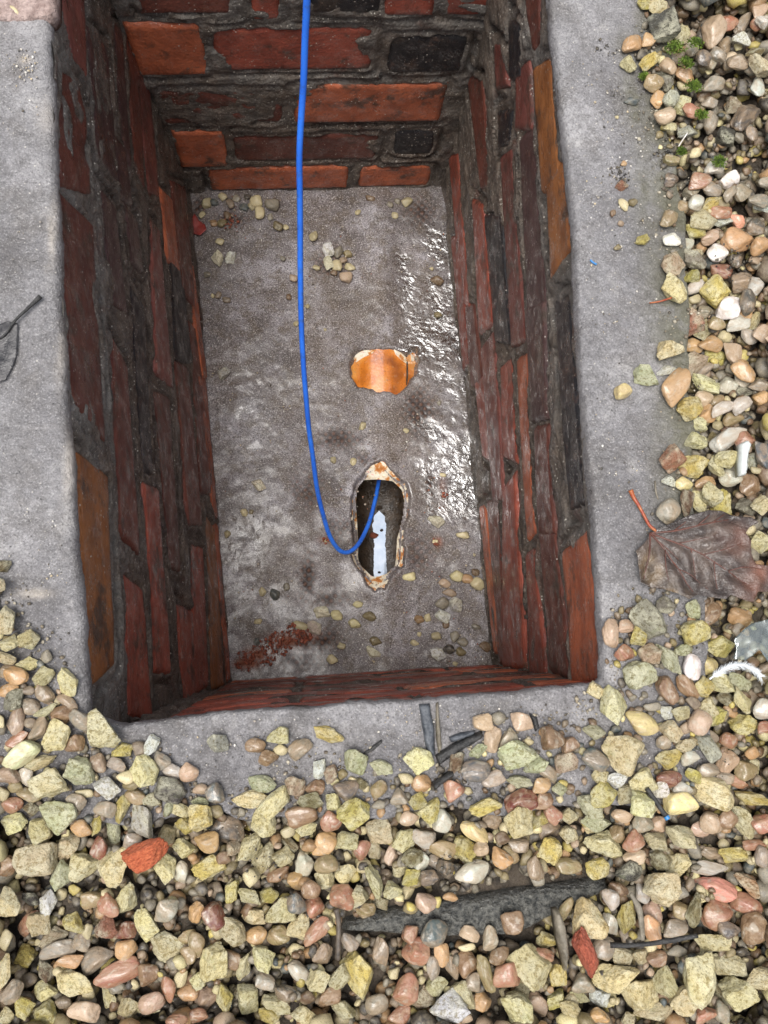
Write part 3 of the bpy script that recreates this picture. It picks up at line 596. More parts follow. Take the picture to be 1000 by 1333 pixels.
LBR = [('m', [(0.1284, 0.6042), (0.0646, 0.5263), (0.1666, 0.539), (0.1746, 0.5747)], None), ('d', [(0.2158, 0.6092), (0.1972, 0.5512), (0.2881, 0.5395), (0.3246, 0.6145)], 'rough spalled brick'), ('d', [(0.3392, 0.621), (0.3232, 0.5348), (0.5295, 0.5414), (0.5128, 0.6143)], None), ('b', [(0.5605, 0.6146), (0.5655, 0.5422), (0.7255, 0.5606), (0.7436, 0.628)], None), ('p', [(0.2743, 0.5082), (0.265, 0.4595), (0.3685, 0.4373), (0.372, 0.4774)], None), ('d', [(0.4194, 0.4944), (0.4354, 0.4522), (0.6224, 0.4569), (0.6083, 0.5144)], None), ('r', [(0.6518, 0.5106), (0.6615, 0.4573), (0.7829, 0.4485), (0.77, 0.5195)], None), ('p', [(0.0186, 0.4052), (-0.0007, 0.3734), (0.1738, 0.3823), (0.1482, 0.4094)], None), ('p', [(0.2414, 0.414), (0.2392, 0.3741), (0.2872, 0.358), (0.2984, 0.4036)], None), ('k', [(0.3317, 0.4096), (0.3344, 0.3612), (0.5277, 0.3749), (0.5315, 0.4158)], 'black vitrified brick'), ('r', [(0.5522, 0.4222), (0.5479, 0.3687), (0.7395, 0.3731), (0.7361, 0.4312)], None), ('d', [(-0.0154, 0.3539), (-0.0368, 0.2973), (0.1672, 0.3279), (0.1609, 0.3598)], None), ('m', [(0.2052, 0.306), (0.1977, 0.2705), (0.392, 0.2524), (0.3959, 0.3274)], None), ('d', [(0.4278, 0.3361), (0.4148, 0.2633), (0.625, 0.2823), (0.6245, 0.3305)], None), ('r', [(0.6711, 0.3105), (0.6776, 0.2323), (0.773, 0.2569), (0.7754, 0.3133)], None), ('m', [(-0.0041, 0.306), (-0.0189, 0.246), (0.1284, 0.2377), (0.1606, 0.2975)], None), ('o', [(0.1257, 0.2328), (0.1029, 0.1696), (0.1978, 0.1553), (0.2133, 0.2263)], None), ('k', [(0.2083, 0.2037), (0.1836, 0.1361), (0.3163, 0.1119), (0.3425, 0.208)], 'black vitrified brick'), ('d', [(0.3571, 0.2211), (0.3376, 0.1434), (0.5507, 0.136), (0.5619, 0.2198)], None), ('r', [(0.5918, 0.2086), (0.5873, 0.1357), (0.7638, 0.1718), (0.7688, 0.2512)], None), ('d', [(0.0751, 0.1604), (0.0222, 0.0528), (0.2162, 0.0602), (0.2144, 0.1416)], None), ('d', [(0.2553, 0.1008), (0.2485, 0.0504), (0.4894, 0.0233), (0.5053, 0.1172)], None), ('b', [(0.5348, 0.0985), (0.5489, 0.0378), (0.7689, 0.0672), (0.7695, 0.1544)], None), ('o', [(0.1693, 0.0908), (0.142, 0.0429), (0.3059, 0.0047), (0.3112, 0.0413)], None), ('o', [(0.3264, 0.0635), (0.3109, 0.004), (0.5226, 0.004), (0.5255, 0.0333)], None), ('o', [(0.5429, 0.0351), (0.5391, 0.004), (0.7618, 0.004), (0.7648, 0.0414)], None), ('p', [(0.107, 0.516), (0.0745, 0.4489), (0.2228, 0.4449), (0.2352, 0.5103)], None), ('p', [(0.1793, 0.4452), (0.1697, 0.4146), (0.2213, 0.3894), (0.2384, 0.4335)], None)]
RBR = [('d', [(0.0934, 0.5588), (0.1276, 0.6005), (0.1641, 0.5858), (0.1626, 0.5643)], None), ('b', [(0.1843, 0.5579), (0.2171, 0.61), (0.3204, 0.6065), (0.3033, 0.5483)], None), ('b', [(0.3099, 0.5675), (0.3195, 0.6177), (0.3918, 0.6104), (0.3921, 0.5453)], None), ('k', [(0.4222, 0.5534), (0.4366, 0.5984), (0.6174, 0.6059), (0.6165, 0.5574)], 'black vitrified brick'), ('o', [(0.6554, 0.514), (0.6471, 0.6068), (0.7643, 0.6217), (0.7716, 0.5184)], None), ('k', [(0.0833, 0.497), (0.1218, 0.53), (0.1556, 0.505), (0.1285, 0.4725)], 'black vitrified brick'), ('m', [(0.1414, 0.4973), (0.1684, 0.5414), (0.2281, 0.5242), (0.1821, 0.4648)], None), ('p', [(0.2116, 0.4836), (0.2366, 0.5312), (0.4061, 0.5133), (0.3823, 0.4432)], None), ('p', [(0.386, 0.4415), (0.4097, 0.5124), (0.5151, 0.4976), (0.5019, 0.4317)], None), ('d', [(0.518, 0.4461), (0.5312, 0.4999), (0.6289, 0.4898), (0.6205, 0.4246)], None), ('d', [(0.6243, 0.4228), (0.6361, 0.4874), (0.7686, 0.5043), (0.7638, 0.4218)], None), ('m', [(0.0541, 0.4215), (0.0892, 0.4562), (0.1301, 0.455), (0.0991, 0.4098)], None), ('k', [(0.1282, 0.4026), (0.1585, 0.4563), (0.1818, 0.4274), (0.1604, 0.3843)], 'black vitrified brick'), ('m', [(0.1798, 0.3925), (0.2008, 0.4361), (0.4076, 0.418), (0.3909, 0.3504)], None), ('o', [(0.4199, 0.3759), (0.4322, 0.4262), (0.616, 0.3902), (0.6201, 0.3533)], None), ('r', [(0.641, 0.3436), (0.6402, 0.3793), (0.7727, 0.3934), (0.7716, 0.3044)], None), ('k', [(0.1948, 0.283), (0.2411, 0.3637), (0.3871, 0.3477), (0.3543, 0.2695)], 'black vitrified brick'), ('r', [(0.4007, 0.2877), (0.4119, 0.3517), (0.5266, 0.3312), (0.5006, 0.2544)], None), ('r', [(0.5461, 0.2327), (0.5419, 0.3152), (0.7634, 0.2788), (0.7677, 0.1015)], None), ('d', [(-0.011, 0.2654), (0.0544, 0.3445), (0.1732, 0.3109), (0.146, 0.271)], None), ('r', [(0.1424, 0.2242), (0.1861, 0.2763), (0.3341, 0.2699), (0.3098, 0.1765)], None), ('m', [(0.3382, 0.1785), (0.3484, 0.2674), (0.5516, 0.2358), (0.5441, 0.1598)], None), ('r', [(-0.0016, 0.0843), (0.0357, 0.1478), (0.2522, 0.1155), (0.2184, 0.0613)], None), ('r', [(0.364, 0.1015), (0.3771, 0.1804), (0.4926, 0.1688), (0.4673, 0.1022)], None), ('o', [(0.5374, 0.0339), (0.5429, 0.084), (0.7467, 0.0792), (0.7504, 0.0236)], None), ('r', [(0.1049, 0.0326), (0.1348, 0.0944), (0.3173, 0.0656), (0.3103, 0.0144)], None), ('d', [(0.5399, 0.1005), (0.5555, 0.1981), (0.7601, 0.1133), (0.7653, 0.067)], None), ('d', [(0.2404, 0.0858), (0.2635, 0.1439), (0.3797, 0.1532), (0.3529, 0.0646)], None), ('p', [(0.5559, 0.1329), (0.5603, 0.1956), (0.6208, 0.1897), (0.6153, 0.1356)], None)]
FBR = [('o', [(0.0348, 0.0662), (0.0348, 0.004), (0.248, 0.004), (0.248, 0.0662)], None), ('o', [(0.2683, 0.0638), (0.2683, 0.004), (0.3797, 0.004), (0.3797, 0.0638)], None), ('o', [(-0.0024, 0.1675), (-0.0024, 0.0752), (0.0664, 0.0752), (0.0664, 0.1675)], None), ('d', [(0.0798, 0.1499), (0.0798, 0.0851), (0.2883, 0.0851), (0.2883, 0.1499)], None), ('k', [(0.3155, 0.1554), (0.3155, 0.0963), (0.3731, 0.0963), (0.3731, 0.1554)], 'black vitrified brick'), ('d', [(-0.0096, 0.2565), (-0.0096, 0.1843), (0.1514, 0.1843), (0.1514, 0.2565)], 'rough dirty brick'), ('o', [(0.1702, 0.2655), (0.1702, 0.1834), (0.3722, 0.1834), (0.3722, 0.2655)], None), ('o', [(-0.0237, 0.3824), (-0.0237, 0.2909), (0.0605, 0.2909), (0.0605, 0.3824)], None), ('r', [(0.0737, 0.3729), (0.0737, 0.297), (0.2675, 0.297), (0.2675, 0.3729)], None), ('k', [(0.2911, 0.3583), (0.2911, 0.2906), (0.3849, 0.2906), (0.3849, 0.3583)], 'black vitrified brick'), ('r', [(0.125, 0.4395), (0.125, 0.3883), (0.1556, 0.3883), (0.1556, 0.4395)], None), ('k', [(0.1922, 0.4509), (0.1922, 0.4006), (0.2734, 0.4006), (0.2734, 0.4509)], 'black vitrified brick'), ('r', [(0.2777, 0.4509), (0.2777, 0.3964), (0.3339, 0.3964), (0.3339, 0.4509)], None), ('r', [(0.35, 0.46), (0.35, 0.395), (0.42, 0.395), (0.42, 0.46)], None), ('d', [(0, 0.46), (0, 0.4), (0.1, 0.4), (0.1, 0.46)], None), ('r', [(0, 0.55), (0, 0.485), (0.19, 0.485), (0.19, 0.55)], None), ('d', [(0.21, 0.55), (0.21, 0.485), (0.4, 0.485), (0.4, 0.55)], None), ('d', [(0, 0.625), (0, 0.565), (0.09, 0.565), (0.09, 0.625)], None), ('r', [(0.11, 0.625), (0.11, 0.565), (0.31, 0.565), (0.31, 0.625)], None), ('m', [(0.33, 0.625), (0.33, 0.565), (0.42, 0.565), (0.42, 0.625)], None)]
NBR = [('o', [(0.0, 0.066), (0.0, 0.005), (0.095, 0.005), (0.095, 0.066)], None), ('r', [(0.106, 0.066), (0.106, 0.005), (0.305, 0.005), (0.305, 0.066)], None), ('r', [(0.316, 0.066), (0.316, 0.005), (0.39, 0.005), (0.39, 0.066)], None), ('d', [(0.0, 0.146), (0.0, 0.082), (0.2, 0.082), (0.2, 0.146)], None), ('o', [(0.21, 0.146), (0.21, 0.082), (0.39, 0.082), (0.39, 0.146)], None), ('d', [(0.0, 0.228), (0.0, 0.162), (0.095, 0.162), (0.095, 0.228)], None), ('d', [(0.106, 0.228), (0.106, 0.162), (0.305, 0.162), (0.305, 0.228)], None), ('o', [(0.316, 0.228), (0.316, 0.162), (0.39, 0.162), (0.39, 0.228)], None), ('d', [(0.0, 0.31), (0.0, 0.244), (0.2, 0.244), (0.2, 0.31)], None), ('d', [(0.21, 0.31), (0.21, 0.244), (0.39, 0.244), (0.39, 0.31)], None), ('o', [(0.0, 0.392), (0.0, 0.326), (0.095, 0.326), (0.095, 0.392)], None), ('d', [(0.106, 0.392), (0.106, 0.326), (0.305, 0.326), (0.305, 0.392)], None), ('d', [(0.316, 0.392), (0.316, 0.326), (0.39, 0.326), (0.39, 0.392)], None), ('r', [(0.0, 0.472), (0.0, 0.408), (0.2, 0.408), (0.2, 0.472)], None), ('o', [(0.21, 0.472), (0.21, 0.408), (0.39, 0.408), (0.39, 0.472)], None), ('r', [(0.0, 0.55), (0.0, 0.488), (0.095, 0.488), (0.095, 0.55)], None), ('r', [(0.106, 0.55), (0.106, 0.488), (0.305, 0.488), (0.305, 0.55)], None), ('o', [(0.316, 0.55), (0.316, 0.488), (0.39, 0.488), (0.39, 0.55)], None), ('r', [(0.0, 0.622), (0.0, 0.566), (0.2, 0.566), (0.2, 0.622)], None), ('r', [(0.21, 0.622), (0.21, 0.566), (0.39, 0.566), (0.39, 0.622)], None)]
build_wall('L', LBR, 'left long wall of dark red wet bricks with grey mortar smears', (-.03, .80), 1, lambda U, S: .12 + .75 * np.clip((S - .46) / .12, 0, 1))
build_wall('R', RBR, 'right long wall of wet bricks with smooth orange brown bricks at its top', (-.03, .80), 2, lambda U, S: .14 + .3 * np.clip((S - .45) / .12, 0, 1))
build_wall('F', FBR, 'far short wall of red and black bricks behind the blue cable', (-.03, .44), 3, lambda U, S: .25 + .3 * (S > .25))
build_wall('N', NBR, 'near short wall of thin looking red bricks seen almost edge on', (-.03, .42), 4, lambda U, S: .15 + 0 * U)

# clay pipe below the floor, with a broken opening and one bare patch
def pipe_pt(th, t, r): return pa + np.asarray(t)[..., None] * pd + (np.asarray(r) * np.sin(th))[..., None] * pe + (np.asarray(r) * np.cos(th))[..., None] * np.array([0, 0, 1.0])
proot = empty('clay_pipe', tuple(pa)); tag(proot, 'orange glazed clay drain pipe buried in the floor with a broken opening', 'pipe')
def polar(O, r0):                       # outline (lateral, along) -> (theta, along) resampled by bearing
    c = np.array(PIPE['centre']); n = 120; out = []
    for k in range(n):
        a = 2 * math.pi * k / n; d = np.array([math.cos(a), math.sin(a)]); best = .01
        for p, q in zip(O, np.roll(O, -1, 0)):
            e = q - p; den = d[0] * e[1] - d[1] * e[0]
            if abs(den) < 1e-12: continue
            w = p - c; t = (w[0] * e[1] - w[1] * e[0]) / den; s = (w[0] * d[1] - w[1] * d[0]) / den
            if t > 0 and -1e-9 <= s <= 1 + 1e-9: best = max(best, t)
        out.append(c + d * best)
    P = np.array(out); return np.stack([np.arcsin(np.clip(P[:, 0] / r0, -.97, .97)), P[:, 1]], -1), c
po, pc = polar(HO, RO); pi_, _ = polar(HI, RI)
rr = np.random.RandomState(4)
T0, T1, TH = pc[1] - .22, pc[1] + .42, 1.42
def rect_hit(n=120):
    out = []
    for k in range(n):
        a = 2 * math.pi * k / n; d = np.array([math.cos(a) * 12, math.sin(a)]); ts = []
        c0 = np.array([0.0, pc[1]])
        if abs(d[0]) > 1e-9: ts.append(TH / abs(d[0]))
        if d[1] > 1e-9: ts.append((T1 - c0[1]) / d[1])
        if d[1] < -1e-9: ts.append((T0 - c0[1]) / d[1])
        out.append(c0 + d * min(ts))
    return np.array(out)
rb = rect_hit(); n = 120
def shell(name, inner, r, flip):
    R_ = []
    for f in np.linspace(0, 1, 36) ** 1.3:
        P = inner * (1 - f) + rb * f; R_.append(pipe_pt(P[:, 0], P[:, 1], np.full(n, r)))
    V = np.stack(R_, 1).reshape(-1, 3); return mesh(name, V - pa, grid_faces(n, 36, True))
link('pipe_crown', shell('pipe_crown', po, RO, 1), M['clay'], proot)
inn = shell('pipe_lining', pi_, RI, 0)
th, tt = np.meshgrid(np.linspace(TH, 2 * math.pi - TH, 60), np.linspace(T0, T1, 60), indexing='ij')
rad = RI - .0022 * np.clip(fbm(np.stack([th * .06, tt, 0 * th], -1), 40, 4, 3), -.2, 1)
V = pipe_pt(th.ravel(), tt.ravel(), rad.ravel()) - pa
link('pipe_lining', inn, M['pipe_in'], proot); link('pipe_invert', mesh('pipe_invert', V, grid_faces(60, 60)), M['pipe_in'], proot)
caps = []
for t in (T0, T1):
    a = np.linspace(0, 2 * math.pi, 40, endpoint=False); caps.append(pipe_pt(a, np.full(40, t), np.full(40, RO)))
link('pipe_end', mesh('pipe_end', np.vstack(caps) - pa, [tuple(range(40)), tuple(range(40, 80))]), M['pipe_in'], proot)
lv = []
for f in np.linspace(0, 1, 9):
    r = RO + .0006 - (RO + .0006 - RI) * f
    lo = np.stack([np.sin(po[:, 0]) * RO, po[:, 1]], -1); li = np.stack([np.sin(pi_[:, 0]) * RI, pi_[:, 1]], -1)
    P = lo * (1 - f) + li * f; base = pipe_pt(np.arcsin(np.clip(P[:, 0] / r, -.98, .98)), P[:, 1], np.full(n, r)); lv.append(base)
V = np.stack(lv, 1).reshape(-1, 3); msk = np.tile(np.sin(np.linspace(0, math.pi, 9)), n)[:, None]
V = V + .0028 * msk * np.stack([fbm(V, 120, 4, 71), fbm(V, 120, 4, 72), fbm(V, 120, 4, 73)], -1)
link('broken_edge', mesh('broken_edge', V - pa, grid_faces(n, 9, True)), M['break'], proot)
zpipe = lambda x, y: pa[2] + np.sqrt(np.clip(RO * RO - ((np.asarray(x) - pa[0]) * pe[0] + (np.asarray(y) - pa[1]) * pe[1]) ** 2, 1e-6, None))
for q_, nm in (([(0.06235, 0.44989), (0.06722, 0.45747), (0.08052, 0.46144), (0.09743, 0.46044), (0.09132, 0.45408), (0.07922, 0.45014), (0.06712, 0.44371)], 'chipped_glaze'), ([(0.12534, 0.46338), (0.13982, 0.45731), (0.14823, 0.45115), (0.14688, 0.44234), (0.13724, 0.44722), (0.12886, 0.45463)], 'chipped_glaze'), ([(0.15448, 0.46131), (0.16053, 0.45888), (0.1604, 0.45132), (0.15549, 0.44874)], 'chipped_glaze'), ([(0.14694, 0.4461), (0.14937, 0.44614), (0.1495, 0.42485), (0.14752, 0.40736), (0.14571, 0.40734), (0.14661, 0.42606)], 'crack')):
    me = sheet(nm, q_, .0012, lambda x, y: zpipe(x, y) + .0012 + .0006 * fbm(np.stack([x, y, 0 * x], -1), 200, 3, 7), .0012, 3); me.transform(Matrix.Translation(-Vector(pa))); link(nm, me, M['break'] if nm != 'crack' else M['soil'], proot)
zb = pa[2] - RI + .0026
wl = np.linspace(T0, pc[1] + .05, 120); hw = (.0108 + .0034 * fbm(np.stack([wl, 0 * wl, 0 * wl], -1), 90, 4, 5)) * np.clip((pc[1] + .043 - wl) / .008, .0, 1)
V = np.vstack([[pa + t * pd + s * w * pe for t, w in zip(wl, hw)] for s in (-1, 1)]); V[:, 2] = zb
wo_ = link('water', mesh('water', V, [(i, i + 1, 121 + i, 120 + i) for i in range(119)]), M['water']); tag(wo_, 'bright trickle of water lying in the bottom of the broken pipe', kind='structure')

# ------------------------------------------------------------------ blue cable
_cp = catmull([(0.11788, 0.72213, 0.004), (0.02788, 0.69213, 0.07), (-0.00212, 0.60213, 0.11), (-0.0029, 0.5825, 0.1), (-0.00372, 0.56109, 0.05), (-0.00529, 0.5528, 0.0), (-0.00933, 0.52882, -0.07), (-0.01313, 0.49265, -0.14), (-0.01495, 0.44731, -0.215), (-0.01419, 0.38982, -0.29), (-0.01041, 0.32214, -0.37), (-0.00398, 0.26964, -0.435), (0.00629, 0.21102, -0.505), (0.01955, 0.16457, -0.555), (0.03441, 0.14156, -0.585), (0.05055, 0.13751, -0.6), (0.0672, 0.15168, -0.615), (0.08395, 0.18514, -0.64), (0.09705, 0.22813, -0.67), (0.10406, 0.26097, -0.695), (0.1101, 0.30015, -0.72), (0.11316, 0.33654, -0.738)], 10); _cp = _cp + .0011 * np.stack([fbm(_cp, 14, 2, q) for q in (1, 2, 3)], -1)
cable = link('cable', tube('cable', _cp, .00325, 14, 2), M['cable'])
tag(cable, 'blue plastic cable hanging into the chamber and looping into the broken pipe', 'cable')

# ------------------------------------------------------------------ stones
_bm = bmesh.new(); bmesh.ops.create_icosphere(_bm, subdivisions=5, radius=1.0); _bm.verts.ensure_lookup_table()
ICO = np.array([v.co for v in _bm.verts]); ICT = np.array([[v.index for v in f.verts] for f in _bm.faces]); _bm.free()
_bm = bmesh.new(); bmesh.ops.create_icosphere(_bm, subdivisions=3, radius=1.0)
ICO2 = np.array([v.co for v in _bm.verts]); ICT2 = np.array([[v.index for v in f.verts] for f in _bm.faces]); _bm.free()
_bm = bmesh.new(); bmesh.ops.create_icosphere(_bm, subdivisions=2, radius=1.0)
ICO3 = np.array([v.co for v in _bm.verts]); ICT3 = np.array([[v.index for v in f.verts] for f in _bm.faces]); _bm.free()
def stone_shape(dirs, seed, chip):
    r = np.random.RandomState(seed); k = r.randint(7, 12) if chip else r.randint(7, 12)
    n = r.normal(size=(k, 3)); n /= np.linalg.norm(n, axis=1)[:, None]
    q3, _ = np.linalg.qr(r.normal(size=(3, 3))); n = np.vstack([n, q3, -q3]); d = np.r_[r.uniform(.60, 1.0, k) if chip else r.uniform(.84, 1.1, k), np.full(6, 1.08 if not chip else 1.0) * r.uniform(.85, 1.15, 6)]
    p = r.uniform(14, 40) if chip else r.uniform(4.0, 10)
    c = np.clip(dirs @ n.T, 1e-4, None) / d; rad = (c ** p).sum(1) ** (-1 / p)
    P = dirs * rad[:, None]
    if chip: rad = rad * (1 + .15 * fbm(P + seed, 1.9, 5, seed, .55) + .045 * np.abs(fbm(P + seed, 7, 3, seed + 3)))
    else: rad = rad * (1 + .12 * fbm(P + seed, 1.3, 3, seed) + .020 * fbm(P + seed, 6, 4, seed + 3))
    V = dirs * rad[:, None]; lo, hi = V.min(0), V.max(0); return (V - (lo + hi) / 2) / (hi - lo)
NS = 20
CHIPS = [tri_mesh('stone_chip', stone_shape(ICO, 100 + i, True), ICT) for i in range(NS)]
PEBS = [tri_mesh('pebble', stone_shape(ICO, 300 + i, False), ICT) for i in range(NS)]
for m_ in CHIPS: m_.materials.append(M['chip'])
for m_ in PEBS: m_.materials.append(M['pebble'])
for m_ in CHIPS + PEBS: m_.polygons.foreach_set('use_smooth', np.ones(len(m_.polygons), bool))
def lin(c): return tuple((x / 255 / 12.92 if x / 255 <= .04045 else ((x / 255 + .055) / 1.055) ** 2.4) for x in c)
SCOL = {k: lin(v) for k, v in dict(y=(222,210,158), Y=(204,186,106), k=(206,192,150), g=(190,190,152), G=(132,118,82), t=(132,116,98), b=(116,90,66), d=(80,75,70), o=(178,140,98), r=(150,104,82), S=(208,142,122), P=(178,154,130), w=(228,227,220), q=(180,178,164), Q=(206,188,134), s=(84,92,92), n=(138,131,116), R=(196,72,38), m=(108,55,44)).items()}
rs = np.random.RandomState(77)
GRP = ['stone chips in the gravel', 'rounded pebbles in the gravel', 'loose stones on the chamber floor', 'loose stones on the concrete']
def place_stone(x, y, z, L, W, T, yaw, kind, colour, label, group):
    me = (CHIPS if kind == 'c' else PEBS)[rs.randint(NS)]
    o = bpy.data.objects.new('stone_chip' if kind == 'c' else 'pebble', me); COL.objects.link(o)
    o.location = (x, y, z); f_ = 1.08 if group in GRP[2:] else (1.09 if kind == 'c' else 1.06); o.scale = (L * f_, W * f_, T * 1.12)
    e = .16 if kind == 'c' else .10
    o.rotation_euler = (rs.uniform(-e, e), rs.uniform(-e, e), yaw + (math.pi if rs.rand() < .5 else 0))
    c = np.array(SCOL[colour]) * rs.uniform(.84, 1.14) * (1 + rs.uniform(-.05, .05, 3)); c = c * .62 + .33 if group == GRP[2] else c; o.color = (*np.clip(c, 0, .95), 1)  # chamber floor stones whitened to offset the dim light down there
    return tag(o, label, 'stone' if kind == 'c' else 'pebble', group)
